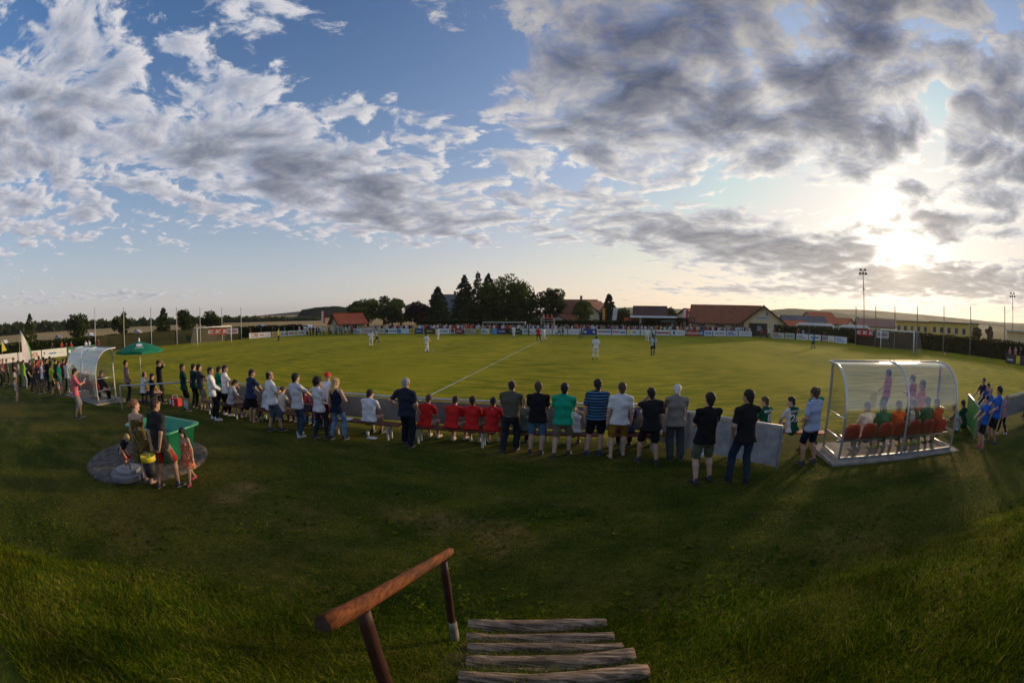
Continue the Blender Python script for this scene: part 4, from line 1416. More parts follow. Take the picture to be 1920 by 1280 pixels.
# ------------------------------------------------------------------ timber steps and handrail on the bank
def log(name, a, b, r0, r1, m, parent=None, seed=0, n=12, segs=9, flat=1.0, wob=.012, endm=None):
    rr = random.Random(seed)
    a, b = Vector(a), Vector(b)
    d = b - a; t = d.normalized(); u = t.cross(Vector((0, 0, 1))).normalized(); w = u.cross(t)
    V, F = [], []
    ph = [rr.uniform(0, 6.28) for _ in range(4)]
    for i in range(segs + 1):
        s = i / segs; c = a + d * s + u * wob * math.sin(3.1 * s * 2 + ph[0]) + w * wob * math.sin(2.3 * s * 2 + ph[1])
        r = r0 + (r1 - r0) * s
        if i in (0, segs): r *= .94
        for k in range(n):
            al = 2 * math.pi * k / n
            q = r * (1 + .07 * math.sin(3 * al + ph[2] + 2 * s) + .04 * math.sin(7 * al + 9 * s + ph[3]) + rr.uniform(-.05, .05))
            V.append(c + u * math.cos(al) * q + w * math.sin(al) * q * flat)
    for i in range(segs):
        for k in range(n):
            k2 = (k + 1) % n
            F.append((i * n + k, i * n + k2, (i + 1) * n + k2, (i + 1) * n + k))
    nb = len(F)
    F.append(tuple(reversed(range(n)))); F.append(tuple(segs * n + k for k in range(n)))
    me = bpy.data.meshes.new(name)
    mid = (a + b) / 2
    me.from_pydata([tuple(v - mid) for v in V], [], F)
    me.polygons.foreach_set('use_smooth', [True] * nb + [False] * 2)
    me.polygons.foreach_set('material_index', [0] * nb + [1 if endm else 0] * 2)
    me.update(); me.materials.append(m)
    if endm: me.materials.append(endm)
    o = bpy.data.objects.new(name, me); col.objects.link(o); o.location = mid
    if parent is not None:
        o.parent = parent; o.location = mid - parent.location
    return o


st_root = empty('timber_steps', (-.3, 2.7, .6))
tag(st_root, 'weathered grey log steps set into the bank beside the handrail', 'steps')
LOGPX = [((876, 1173), (1137, 1163)), ((874, 1196), (1150, 1190)), ((876, 1218), (1168, 1206)), ((872, 1246), (1190, 1222)), ((858, 1276), (1216, 1252))]
for i, (pa, pb) in enumerate(LOGPX):
    za = [.42, .52, .63, .80, 1.0][i]
    A, B = gp(*pa, za), gp(*pb, za)
    Ym = (A.y + B.y) / 2
    A.y = Ym + (A.y - Ym) * .8; B.y = Ym + (B.y - Ym) * .8
    log('log', A - Vector((0, 0, .02)), B - Vector((0, 0, .02)), .092, .080, M_LOG, st_root, seed=i + 2, wob=.016, flat=.72, n=18, segs=16)
    if i in (1, 2, 3):
        log('log', A + Vector((.06, -.105, -.005)), B + Vector((-.14, -.105, -.01)), .06, .05, M_LOG, st_root, seed=i + 20, wob=.016, flat=.6, n=14, segs=12)

hr = empty('handrail', (-1.03, 2.69, float(ground_z(-1.03, 2.69))))
tag(hr, 'reddish brown round timber handrail on two posts beside the log steps', 'handrail')
far_e = Vector((-1.045, 2.84, 1.47)); near_e = Vector((-1.03, 1.10, 2.08))
log('rail', near_e, far_e, .046, .036, M_RAIL, hr, seed=3, n=14, segs=14, wob=.006, endm=M_RAILEND)
pf = far_e.lerp(near_e, .09)
log('post', (pf.x + .03, pf.y, float(ground_z(pf.x, pf.y)) - .25), (pf.x, pf.y, pf.z - .045), .036, .032, mat((.040, .013, .007), rough=.6, var=.35, scale=7), hr, seed=5, wob=.004)
log('post_sleeve', (pf.x + .03, pf.y, float(ground_z(pf.x, pf.y)) - .25), (pf.x + .024, pf.y, float(ground_z(pf.x, pf.y)) + .26), .040, .039, mat((.24, .21, .16), rough=.8, var=.4, scale=9), hr, seed=6, wob=.0)
pn = near_e.lerp(far_e, .20)
log('post', (pn.x + .03, pn.y, float(ground_z(pn.x, pn.y)) - .2), (pn.x, pn.y, pn.z - .05), .046, .043, mat((.040, .013, .007), rough=.6, var=.35, scale=7), hr, seed=7, wob=.006)

# ------------------------------------------------------------------ well cover, tub, bucket
PZ = float(ground_z(*PLINTH))
pl = MB().lathe([(1.76, -.3), (1.76, .03), (1.70, .06), (.2, .075)], n=48).build('concrete_plinth', mat((.125, .110, .088), rough=.95, spec=.1, var=.6, scale=7, bump=1.0, bscale=45), smooth=False, loc=(PLINTH[0], PLINTH[1], PZ))
tag(pl, 'round pebbly concrete slab on the grass under the green tub', 'slab')
lc = gp(240, 885, PZ + .15)
lid = empty('well_lid', (lc.x, lc.y, PZ + .06))
tag(lid, 'stacked round grey concrete well lid beside the barefoot woman', 'well lid')
MB().lathe([(.45, 0), (.46, .02), (.46, .10), (.45, .115), (.30, .117)], n=40).build('base_ring', mat((.17, .17, .175), rough=.8, var=.25, scale=4, bump=.3), lid, smooth=False)
MB().lathe([(.31, .117), (.32, .125), (.32, .165), (.31, .175), (.12, .177), (.12, .19), (.05, .192)], n=36, c=(-.03, .04, 0)).build('upper_disc', mat((.22, .225, .235), rough=.7, var=.2, scale=4, bump=.2), lid)
MB().tube([(-.13, .05, .17), (-.13, .05, .24), (0, .06, .27), (.11, .05, .24), (.11, .05, .17)], .016, 6).build('handle', M_BLACK, lid, smooth=True)

tb = empty('water_tub', (-9.2, 5.22, PZ + .06), R(8))
tag(tb, 'large green plastic tub with a wide rim behind the couple', 'tub')


def rounded_rect(w, d, r, n=5):
    pts = []
    for cx, cy, a0 in ((w / 2 - r, d / 2 - r, 0), (-w / 2 + r, d / 2 - r, 90), (-w / 2 + r, -d / 2 + r, 180), (w / 2 - r, -d / 2 + r, 270)):
        for k in range(n):
            a = R(a0 + 90 * k / (n - 1)); pts.append((cx + r * math.cos(a), cy + r * math.sin(a)))
    return pts


def tub_mesh():
    levels = [(1.36, .86, .12, 0), (1.42, .92, .14, .04), (1.72, 1.14, .17, .70), (1.90, 1.32, .20, .71), (1.92, 1.34, .21, .745), (1.86, 1.28, .19, .765), (1.68, 1.10, .16, .74), (1.36, .86, .13, .10)]
    V, F = [], []
    for w, d, r, z in levels: V += [(x, y, z) for x, y in rounded_rect(w, d, r)]
    n = len(V) // len(levels)
    for i in range(len(levels) - 1):
        for k in range(n): F.append((i * n + k, i * n + (k + 1) % n, (i + 1) * n + (k + 1) % n, (i + 1) * n + k))
    F.append(tuple(reversed(range(n)))); F.append(tuple((len(levels) - 1) * n + k for k in range(n)))
    me = bpy.data.meshes.new('basin'); me.from_pydata(V, [], F); me.polygons.foreach_set('use_smooth', [True] * (len(F) - 2) + [False] * 2); me.update()
    return me


link('basin', tub_mesh(), tb, mat((.020, .26, .12), rough=.35, spec=.5, var=.12, scale=3))
tw = MB(); tw.add([(x, y, .46) for x, y in rounded_rect(1.54, 1.0, .14)], [tuple(range(20))])
tw.build('water', mat((.05, .13, .11), rough=.06, spec=.6, var=.1), tb)

# ------------------------------------------------------------------ parasol beside the milky dugout
pm = gpt(253, 752)
par = empty('parasol', (-17.9, 9.35, 0))
tag(par, 'green square parasol with white emblem beside the milky dugout', 'parasol')
MB().tube([(0, 0, 0), (0, 0, 2.72)], .022, 8).build('pole', M_WHITE, par, smooth=True)
MB().lathe([(.30, 0), (.30, .06), (.08, .12), (.04, .30)], n=20).build('base', M_BLACK, par)
cb = MB(); R0 = 1.25; zt, ze = 2.62, 2.22
ring = [(R0 * math.cos(R(22.5 + 45 * k)) * (1.0), R0 * math.sin(R(22.5 + 45 * k)), ze) for k in range(8)]
for k in range(8):
    a, b = Vector(ring[k]), Vector(ring[(k + 1) % 8]); top = Vector((0, 0, zt))
    am, bm_ = a.lerp(top, .5) + Vector((0, 0, .05)), b.lerp(top, .5) + Vector((0, 0, .05))
    cm = (a + b) / 2 + Vector((0, 0, .05))
    cb.add([a, cm, b, bm_, am, top], [(0, 1, 4), (1, 3, 4), (1, 2, 3), (4, 3, 5)])
    cb.add([a, a - Vector((0, 0, .08)), b - Vector((0, 0, .08)), b, cm], [(0, 1, 2, 3, 4)])
cano = cb.build('canopy', mat((.006, .17, .085), rough=.75, spec=.2, var=.1), par)
MB().lathe([(.05, 2.60), (.045, 2.70), (.01, 2.78)], n=10).build('finial', M_WHITE, par)
em = MB(); dirc = Vector((17.9, -9.35, 0)).normalized(); sd = Vector((-dirc.y, dirc.x, 0))
def on_canopy(u_, v_):   # v_ from the top downwards, on the side facing the spectators
    rr_ = v_; q = dirc * rr_ + sd * u_
    fr_ = math.hypot(q.x, q.y) / (R0 * .98)
    return Vector((q.x, q.y, zt - (zt - ze) * fr_ + .05 * math.sin(math.pi * min(fr_, 1)) + .025))
ov = [on_canopy(.17 * math.cos(2 * math.pi * k / 20), .62 + .17 * math.sin(2 * math.pi * k / 20)) for k in range(20)]
em.add(ov, [tuple(range(20))])
em.add([on_canopy(-.22, .84), on_canopy(.22, .84), on_canopy(.22, .88), on_canopy(-.22, .88)], [(0, 1, 2, 3)])
em.build('emblem', mat((.70, .71, .68), var=.05), cano)

# ------------------------------------------------------------------ small things on the grass
def cool_bag(loc, rz):
    r_ = empty('cool_bag', loc, rz); tag(r_, 'red and white cool bag on the grass by the slanting rail', 'bag')
    MB().box((0, 0, .14), (.56, .30, .28)).build('bag_body', mat((.50, .025, .02), rough=.7, var=.15), r_)
    MB().box((0, 0, .295), (.54, .28, .03), taper=.9).build('lid', mat((.55, .03, .025), rough=.7, var=.1), r_)
    MB().box((-.02, -.153, .15), (.09, .006, .26)).box((-.2, -.153, .18), (.08, .006, .2)).build('stripe', M_WHITE, r_)
    MB().tube([(-.2, 0, .30), (-.12, 0, .42), (.12, 0, .42), (.2, 0, .30)], .014, 6).build('handle', M_WHITE, r_)
cool_bag(gpt(330, 760), R(15))


def cup(loc, label, c=(.72, .55, .20)):
    o = MB().lathe([(.034, 0), (.046, .13), (.043, .13), (.032, .01)], n=12).build('plastic_cup', mat((.75, .75, .74), rough=.25, var=.05), smooth=True, loc=loc); tag(o, label, 'cup', 'beer cups on the grass')


for k, (px, py, lb) in enumerate([(690, 817, 'small white cup standing on the grass below the lone bench'), (1141, 838, 'white cup in the grass between the mustard shorts and the beer drinker'),
                                  (499, 785, 'white cup on the grass beside the blue shirted man'), (1316, 858, 'white cup at the foot of the white barrier panels')]):
    cup(gpt(px, py), lb)
pp = MB(); q = gpt(697, 822)
pp.add([(-.16, -.06, .0), (.14, -.09, .004), (.18, .05, .015), (.02, .09, .03), (-.14, .06, .012)], [(0, 1, 2, 3, 4)])
pp.add([(-.14, -.05, .012), (.12, -.07, .014), (.14, .04, .03), (-.1, .05, .035)], [(0, 1, 2, 3)])
o = pp.build('paper_sheet', M_WHITE, loc=(q.x, q.y, q.z + .012)); tag(o, 'crumpled white paper sheet lying on the grass by the lone bench', 'paper')
bp = MB(); bp.box((0, 0, .012), (.42, .22, .012)).box((.03, .02, .024), (.34, .18, .01), rz=.2)
o = bp.build('newspaper', M_WHITE, loc=(-6.72, 10.12, .45)); tag(o, 'white newspaper lying on the bench next to the blonde woman', 'newspaper')


# ------------------------------------------------------------------ the spectators near the camera
WT = (.66, .66, .67); BK = (.012, .012, .014); NV = (.018, .025, .05); DG = (.05, .05, .055); KH = (.16, .14, .10); JN = (.035, .055, .10); RD = (.50, .018, .016); GRN = (.008, .22, .12)
DKG = (.006, .075, .045)


def S(px, py, face, label, H=1.78, **k):
    return person(gpt(px, py), face, label, H, **k)


def SB(x, y, face, label, H=1.76, **k):
    k.setdefault('pose', 'sit')
    return person(on_ground(x, y), face, label, H, **k)


def in_dug(Mx, sx, i, ang, label, H=1.76, face=0, **k):
    p = Mx @ Vector((sx[i], .40, -.02))
    k.setdefault('pose', 'sit'); k.setdefault('seat', .42)
    return person(p, math.degrees(ang) + face, label, H, **k)


W_PAT = patchy([(.60, .60, .61), (.16, .16, .17), (.55, .55, .56), (.30, .30, .32)], 22)
DRESS_B = patchy([(.10, .07, .02), (.16, .11, .03), (.035, .035, .012), (.20, .13, .04)], 9)
DRESS_R = patchy([(.55, .05, .04), (.60, .30, .10), (.50, .04, .05), (.65, .35, .22)], 16)

# family at the tub
fam_w, _r = S(281, 905, 18, 'woman in brown patterned strapless dress with tied-up hair at the tub', 1.72, fem=True, top='dress', tc=DRESS_B, bottom=None, hair='bun', hc='ginger', shoe='sandal', arms=('down', 'carry'), head=(-.5, 0), skirt=.44, skin=1, step=.03)
fam_m, rm = S(318, 913, 12, 'man in dark grey T-shirt and red and beige shorts holding a bucket behind his back', 1.80, tc=(.030, .026, .026), bottom='shorts', bc=striped((.36, .02, .02), (.22, .17, .11), 3.2, .62, 'X'), hair='buzz', arms=('hold_low', 'hold_low'), head=(-.2, 0), skin=2, sole=(.7, .7, .7))
S(362, 905, 196, 'small girl with black fringe in a red and orange checked dress', 1.16, fem=True, kid=True, top='dress', tc=DRESS_R, bottom=None, hair='bob', hc='black', arms=('down', 'down'), pose='walk', shc=(.50, .06, .10), sole=(.5, .1, .12), skirt=.40, skin=1, build=.92)
S(240, 878, -75, 'toddler in dark clothes bending over the well lid', .98, kid=True, pose='bend', lean=.75, tc=NV, bottom='shorts', bc=(.30, .03, .03), hair='short', hc='blond', arms=('down_fwd', 'down_fwd'), head=(0, .2), headsize=1.3)
# bucket in the man's hands
w_ = (rm['wri'][0] + rm['wri'][1]) / 2
fw = (Matrix.Translation(fam_m.location) @ Matrix.Rotation(R(12), 4, 'Z') @ Matrix.Scale(1.80 / 1.78, 4)) @ (w_ + Vector((-.16, -.16, -.14)))
bk = empty('bucket', (fw.x, fw.y, fw.z - .44)); tag(bk, 'black bucket with a yellow band held between the couple', 'bucket')
MB().lathe([(.115, 0), (.125, .02), (.155, .33), (.14, .33)], n=24).build('pail', M_BLACK, bk, smooth=True)
MB().lathe([(.157, .31), (.172, .32), (.172, .41), (.16, .42), (.15, .39)], n=24).build('yellow_band', mat((.62, .50, .02), rough=.45, var=.12), bk, smooth=True)
MB().tube([(-.155, 0, .36), (-.11, -.02, .46), (0, -.03, .49), (.11, -.02, .46), (.155, 0, .36)], .008, 6).build('handle', M_GALV, bk)

# far left
pk, rp = S(148, 784, -8, 'man in pink T-shirt and grey shorts reading a white sheet', 1.80, tc=(.60, .13, .17), bottom='long_shorts', bc=(.22, .20, .21), arms=('paper', 'paper'), head=(0, .35), hair='short', hc='black', skin=2, shoe='shoe')
fw = (Matrix.Translation(pk.location) @ Matrix.Rotation(R(-8), 4, 'Z')) @ Vector((0, .44, 1.26))
o = MB().box((0, 0, 0), (.21, .30, .004), M=Matrix.Rotation(R(-8), 3, 'Z') @ Matrix.Rotation(R(35), 3, 'X')).build('paper_sheet', M_WHITE, loc=fw); tag(o, 'white paper sheet held by the man in pink', 'paper')
S(32, 752, -20, 'little girl in white top and denim pinafore standing far left', 1.15, kid=True, fem=True, tc=(.50, .44, .46), bottom='mini', bc=(.12, .20, .34), hair='ponytail', hc='dark', arms=('front', 'front'), spread=.17, shoe='bare', skin=1)

CROWDL = [  # px, feet py, face, H, top colour, bottoms, bottom colour, hair, phrase
    (60, 735, -30, 1.75, BK, 'trousers', (.02, .02, .03), 'short', 'man all in black with hands low at the back of the left crowd'),
    (74, 738, -15, 1.76, NV, 'trousers', DG, 'short', 'man in navy shirt and dark trousers in the left crowd'),
    (82, 737, -10, 1.70, striped((.55, .54, .58), (.06, .07, .20), 3.5, .5, 'X'), 'trousers', (.09, .08, .085), 'balding', 'grey haired man with a blue bag over pale shirt in the left crowd'),
    (92, 733, 20, 1.78, BK, 'trousers', (.03, .03, .04), 'short', 'dark haired man in black polo behind the green boy'),
    (100, 741, -30, 1.62, (.38, .52, .03), 'shorts', BK, 'short', 'boy in lime top half hidden by the boy in green'),
    (115, 742, -25, 1.72, (.006, .30, .16), 'shorts', (.16, .16, .18), 'short', 'boy in bright green T-shirt at the front of the left crowd'),
    (128, 736, 30, 1.68, (.50, .50, .52), 'trousers', BK, 'short', 'boy in white and black shirt right of the green boy'),
    (48, 728, 10, 1.72, (.20, .45, .04), 'trousers', (.30, .32, .30), 'short', 'man with bright green shirt beside the white flag'),
    (28, 722, -20, 1.78, BK, 'shorts', (.42, .40, .42), 'cap', 'man in black hoodie and pale shorts beside the white flag'),
    (16, 720, 20, 1.70, (.13, .14, .12), 'trousers', (.04, .04, .04), 'short', 'man in grey green shirt at the left edge'),
    (8, 718, -20, 1.68, (.20, .035, .04), 'trousers', BK, 'short', 'person in dark red top at the left edge'),
    (68, 724, 160, 1.74, (.38, .10, .06), 'trousers', NV, 'short', 'man in orange red shirt facing the camera in the left crowd'),
    (86, 722, 170, 1.78, (.40, .39, .40), 'trousers', BK, 'short', 'man in pale grey T-shirt facing the camera in the left crowd'),
    (98, 722, 150, 1.80, BK, 'trousers', BK, 'short', 'man in black T-shirt talking with his back to the pitch'),
    (106, 724, 120, 1.74, (.42, .55, .03), 'shorts', BK, 'short', 'boy in neon yellow bib behind the left crowd'),
    (122, 728, 60, 1.70, (.10, .03, .035), 'trousers', NV, 'short', 'man in maroon top behind the milky dugout'),
    (137, 732, -10, 1.62, (.36, .12, .16), 'trousers', BK, 'ponytail', 'woman in dusty pink top next to the pink reader'),
    (88, 729, -40, 1.66, (.05, .08, .22), 'trousers', (.05, .05, .05), 'short', 'boy in royal blue top in the thick of the left crowd'),
    (110, 732, 20, 1.74, (.03, .03, .035), 'shorts', BK, 'short', 'man in charcoal shirt with bare legs behind the green boy'),
    (54, 724, 30, 1.76, (.10, .10, .11), 'trousers', BK, 'cap', 'man with dark cap right of the white flag'),
    (38, 726, -10, 1.70, (.30, .28, .27), 'trousers', DG, 'balding', 'bald man in sand coloured shirt below the white flag'),
    (78, 719, 140, 1.80, (.30, .05, .05), 'trousers', BK, 'short', 'tall man in brick red shirt at the back of the left crowd'),
    (130, 724, 80, 1.72, (.40, .40, .42), 'shorts', NV, 'short', 'man in white top touching the milky dugout'),
    (3, 724, 0, 1.76, (.06, .06, .07), 'trousers', BK, 'short', 'man in dark jacket cut off by the left edge'),
]
for i, (px, py, fc, hh, tc_, bt, bc_, hr_, lb) in enumerate(CROWDL):
    S(px, py, fc, lb, hh, tc=tc_, bottom=bt, bc=bc_, hair=hr_, hc=['dark', 'black', 'brown'][i % 3], arms=[('down', 'pocket'), ('belly', 'belly'), ('cross', 'cross'), ('front', 'front'), ('down', 'down')][i % 5], group='crowd at the left end of the near side', res=.022, fem='woman' in lb, head=(.3 * ((i % 3) - 1), .1))

# between the milky dugout and the long barrier
in_dug(DM_L, SX_L, 6, ANG_L, 'man in dark hoodie sitting at the end of the milky dugout', top='hoodie', tc=(.022, .024, .030), bc=BK, arms=('thigh', 'thigh'), lean=.18, head=(-.2, 0))
in_dug(DM_L, SX_L, 4, ANG_L, 'man in white shirt sitting inside the milky dugout', tc=WT, bc=BK, arms=('thigh', 'thigh'), lean=.1)
in_dug(DM_L, SX_L, 2, ANG_L, 'dark clothed man sitting deep inside the milky dugout', tc=DG, bc=BK, arms=('lap', 'lap'), lean=.2)
p_ = at_d(237, 700, 20.6)
person(on_ground(p_.x, p_.y), -10, 'man in grey striped white shirt standing by the parasol pole', 1.82, tc=striped((.46, .45, .46), (.30, .20, .22), 2.6, .8, 'X'), bc=BK, arms=('down', 'pocket'), head=(-.3, 0), skin=2)
SB(-17.2, 9.0, -12, 'bald man in white T-shirt sitting under the parasol', tc=WT, bc=BK, hair='balding', arms=('thigh', 'face'), lean=.1, skin=2)
SB(-16.75, 9.25, -15, 'dark haired woman in black sitting under the parasol', 1.68, fem=True, tc=BK, bc=BK, hair='long', hc='black', arms=('thigh', 'lap'), lean=.1)
o = bench((-17.6, 9.0), (-16.2, 9.3), 'dark bench under the bald man by the parasol', wood=mat((.03, .03, .035), rough=.6), legm=M_BLACK)
S(303, 752, -15, 'bald man in black shading his eyes with his hand', 1.82, tc=BK, bc=(.02, .02, .025), hair='buzz', arms=('down', 'brow'), head=(-.4, 0), skin=1)
S(349, 770, -22, 'man in dark green polo and black shorts with a white sling bag', 1.82, top='polo', tc=(.008, .035, .024), bottom='shorts', bc=BK, arms=('down_fwd', 'belly'), head=(-.5, 0), socks=True, socktop=.7, sc=(.5, .5, .5))
S(381, 768, -18, 'man in slate T-shirt and beige shorts left of the white sweater', 1.78, tc=(.040, .046, .062), bottom='shorts', bc=(.26, .22, .17), arms=('belly', 'rail'), head=(.0, 0), hc='black')
S(404, 787, -40, 'man in white long sleeved sweater, black trousers and white trainers', 1.84, top='long', tc=WT, bottom='slim', bc=BK, arms=('front', 'front'), shc=(.6, .6, .6), head=(-.35, 0))
S(427, 779, -35, 'man in white T-shirt, black trousers and white trainers on the rail', 1.84, tc=WT, bottom='slim', bc=BK, arms=('down_fwd', 'rail'), shc=(.6, .6, .6), head=(-.2, 0))
SB(-11.75, 9.95, -25, 'man in white patterned shirt sitting on a bench', tc=W_PAT, bc=(.04, .06, .10), arms=('thigh', 'elbows'), lean=.25)
S(474, 792, -12, 'man in navy T-shirt and black shorts leaning on the barrier', 1.78, tc=(.022, .034, .085), bottom='shorts', bc=BK, arms=('rail', 'rail'), lean=.12, head=(-.4, 0), shoe='bare', skin=2)
S(517, 808, -24, 'bearded man in white T-shirt and grey blue shorts', 1.84, tc=WT, bottom='long_shorts', bc=(.055, .085, .11), arms=('down_fwd', 'drink'), head=(-.4, 0), hair='balding', hc='black', sole=(.7, .7, .7), skin=2, build=1.06)
SB(-10.0, 10.1, -10, 'man in white vest and white cap sitting behind the white shirts', tc=WT, top='tank', bc=DG, arms=('elbows', 'elbows'), lean=.25, hair='cap', hc='white')
SB(-9.35, 10.15, -5, 'boy in pale top sitting between two standing men', 1.6, tc=(.55, .50, .42), bc=DG, arms=('thigh', 'elbows'), lean=.2, hc='brown')
SB(-8.45, 10.15, -5, 'person in red and blue sitting behind the jeans', 1.65, tc=(.36, .05, .06), bc=(.02, .10, .30), arms=('lap', 'thigh'), lean=.3)
S(562, 818, -14, 'man in pale grey T-shirt and blue jeans with a shoulder bag', 1.86, tc=(.52, .51, .53), bottom='trousers', bc=(.030, .055, .085), arms=('down_fwd', 'rail'), head=(0, 0), hc='black', shc=(.4, .4, .4))
bagp = gpt(571, 818)
sb = MB().box((0, 0, 0), (.30, .12, .22), taper=.9).tube([(-.14, 0, .10), (-.10, .02, .45), (.05, .1, .55)], .012, 6)
o = sb.build('shoulder_bag', mat((.035, .03, .03), rough=.6, var=.2), loc=(bagp.x + .22, bagp.y - .02, bagp.z + .86)); tag(o, 'dark shoulder bag at the hip of the man in jeans', 'bag')
S(602, 822, -18, 'woman with dark curly hair in white T-shirt and dark jeans', 1.76, fem=True, tc=(.62, .60, .61), bottom='slim', bc=(.014, .028, .036), arms=('down_fwd', 'belly'), hair='curly', hc='black', head=(-.6, 0), skin=2)
p_ = gpt(623, 800)
person(on_ground(-7.55, 10.35), 0, 'man in white shirt, red cap and red trousers hidden behind the blonde', 1.76, tc=WT, bc=(.25, .015, .02), hair='cap', hc='red', arms=('rail', 'rail'))
S(634, 824, -6, 'blonde woman in navy sleeveless top and light blue jeans', 1.76, fem=True, top='tank', tc=(.012, .016, .032), bottom='slim', bc=(.13, .22, .36), hair='long', hc='blond', arms=('down', 'drink'), sole=(.7, .7, .7), build=1.02, skin=1)
SB(-5.95, 10.15, -2, 'lone man in white shirt and khaki shorts sitting on a bench', 1.76, top='tshirt', tc=(.64, .64, .67), bottom='shorts', bc=KH, arms=('thigh', 'thigh'), lean=.14, hc='dark', build=1.1, hem=-.1)
S(764, 836, -4, 'grey haired man in navy polo and dark navy trousers', 1.84, top='polo', tc=(.018, .024, .042), bc=(.010, .013, .024), arms=('hip', 'pocket'), hc='grey', build=1.06, leg_ease=.012)
for i, (x, ln_, lb, ar) in enumerate([(-4.25, .30, 'leftmost red shirted boy on the bench with pale shorts', ('elbows', 'elbows')), (-3.50, .36, 'second red shirted boy from the left hunched on the bench', ('elbows', 'elbows')),
                                    (-2.95, .28, 'third red shirted boy from the left with dark hair on the bench', ('elbows', 'thigh')), (-2.42, .20, 'rightmost red shirted boy beside the man in olive', ('rail', 'thigh'))]):
    SB(x, 10.2, [-6, -10, 4, 6][i], lb, 1.70, tc=RD, bottom='shorts', bc=[(.30, .33, .36), BK, BK, BK][i], arms=ar, lean=ln_, hc=['brown', 'dark', 'black', 'black'][i], sole=(.6, .6, .6), shc=(.5, .4, .35), build=.95, hem=-.1, hair=['short', 'side', 'short', 'short'][i], group='boys in red on the bench')
S(955, 847, -3, 'man in olive shirt and dark trousers in the middle of the row', 1.84, tc=(.085, .082, .055), bottom='trousers', bc=(.020, .022, .026), arms=('belly', 'front'), build=1.08, hair='balding', hc='dark', leg_ease=.012, sleeve=.75, hem=-.02)
SB(-1.68, 10.25, 8, 'person in faded green shirt sitting beside the man in olive', 1.68, tc=(.10, .13, .11), bc=BK, arms=('elbows', 'face'), lean=.25, hc='brown')
S(1004, 852, 2, 'man in black T-shirt and light denim shorts', 1.82, tc=BK, bottom='shorts', bc=(.07, .13, .22), arms=('belly', 'belly'), hc='brown')
S(1052, 856, -3, 'man in bright green T-shirt and khaki shorts', 1.84, tc=(.008, .30, .17), bottom='shorts', bc=KH, arms=('belly', 'belly'), build=1.05, hc='black', sole=(.5, .5, .5))
SB(-.38, 10.3, 0, 'boy in white sleeveless shirt with his hand at his neck on the bench', 1.66, top='tank', tc=(.55, .55, .58), bottom='shorts', bc=(.06, .05, .04), arms=('thigh', 'face'), lean=.16, hc='brown')
S(1112, 853, 2, 'tall man in blue and black striped polo and black shorts', 1.90, top='polo', tc=striped((.06, .17, .32), (.010, .011, .014), 15.5, .52), bottom='shorts', bc=BK, arms=('down', 'down_fwd'), build=1.08, hc='black', shc=(.02, .03, .10), sole=(.5, .5, .5), hem=-.10)
S(1156, 857, 4, 'barefoot man in white T-shirt and mustard shorts', 1.86, tc=(.64, .63, .64), bottom='shorts', bc=(.26, .13, .015), arms=('down', 'down'), shoe='bare', hair='short', hc='brown', skin=1)
S(1213, 868, 10, 'man in black T-shirt and black shorts filming with a phone and holding a beer', 1.80, tc=(.016, .016, .018), bottom='shorts', bc=(.014, .014, .016), arms=('face', 'down'), hc='black', build=1.05, head=(.1, 0), sole=(.5, .5, .5), skin=2)
bcp = gpt(1222, 868)
o = empty('beer_cup', (bcp.x + .16, bcp.y + .02, bcp.z + .66)); tag(o, 'half full beer cup in the hand of the man filming', 'cup')
MB().lathe([(.030, 0), (.042, .13), (.039, .13), (.028, .01)], n=14).build('cup_wall', mat((.62, .58, .50), rough=.2, var=.05), o, smooth=True)
MB().lathe([(.031, -.001), (.0385, .075), (.01, .076)], n=14).build('beer', mat((.55, .26, .03), rough=.2, var=.05), o, smooth=True)
S(1265, 862, -2, 'white haired man in beige shirt and grey trousers', 1.84, tc=(.21, .185, .16), bottom='trousers', bc=(.055, .06, .065), arms=('rail', 'front'), hair='balding', hc='white', build=1.10, leg_ease=.018, sleeve=.8, lean=.06, head=(-.1, .2))
S(1316, 905, 8, 'man in black T-shirt and olive green shorts nearest the camera', 1.87, tc=(.010, .010, .012), bottom='shorts', bc=(.095, .10, .07), arms=('belly', 'belly'), hc='black', sole=(.05, .05, .05), spread=.15)
S(1382, 905, 6, 'man in black T-shirt and blue jeans at the end of the barrier', 1.92, tc=(.014, .014, .016), bottom='trousers', bc=(.020, .034, .060), arms=('pocket', 'face'), hc='black', shc=BK, sole=(.4, .4, .4), step=.08)
SB(4.78, 10.25, 28, 'player with white number 8 on a dark green shirt', 1.76, tc=DKG, bottom='shorts', bc=DKG, arms=('lap', 'lap'), lean=.12, num='8', numname='MÜLLER', head=(.5, 0), hc='brown', hem=-.1)
SB(5.50, 10.0, 18, 'player with white number 26 on a dark green and white shirt', 1.78, tc=side_panel(DKG, (.55, .55, .58), -.135), bottom='shorts', bc=DKG, arms=('thigh', 'lap'), lean=.15, num='26', numname='S.DANCSÓ', head=(.9, 0), hc='black', hem=-.1, shc=(.6, .6, .6))
S(1514, 870, 16, 'man in blue and white striped polo and navy shorts beside the clear dugout', 1.84, top='polo', tc=striped((.06, .12, .34), (.50, .54, .62), 24, .62), bottom='shorts', bc=(.012, .016, .034), arms=('pocket', 'front'), hc='brown', build=1.08)
p_ = on_ground(6.02, 9.72)
person(p_, 10, 'man in green top hidden behind the striped polo', 1.70, tc=(.01, .20, .13), bc=DKG, arms=('front', 'front'), hair='balding', hc='brown')
S(366, 764, -10, 'man in dark teal shirt standing between the sling bag and the slate T-shirt', 1.76, tc=(.012, .05, .05), bc=BK, arms=('rail', 'rail'), lean=.1, hc='black')
S(413, 772, -20, 'man in green shirt hidden between the two men in white', 1.74, tc=(.01, .16, .09), bc=BK, arms=('rail', 'rail'), lean=.1)
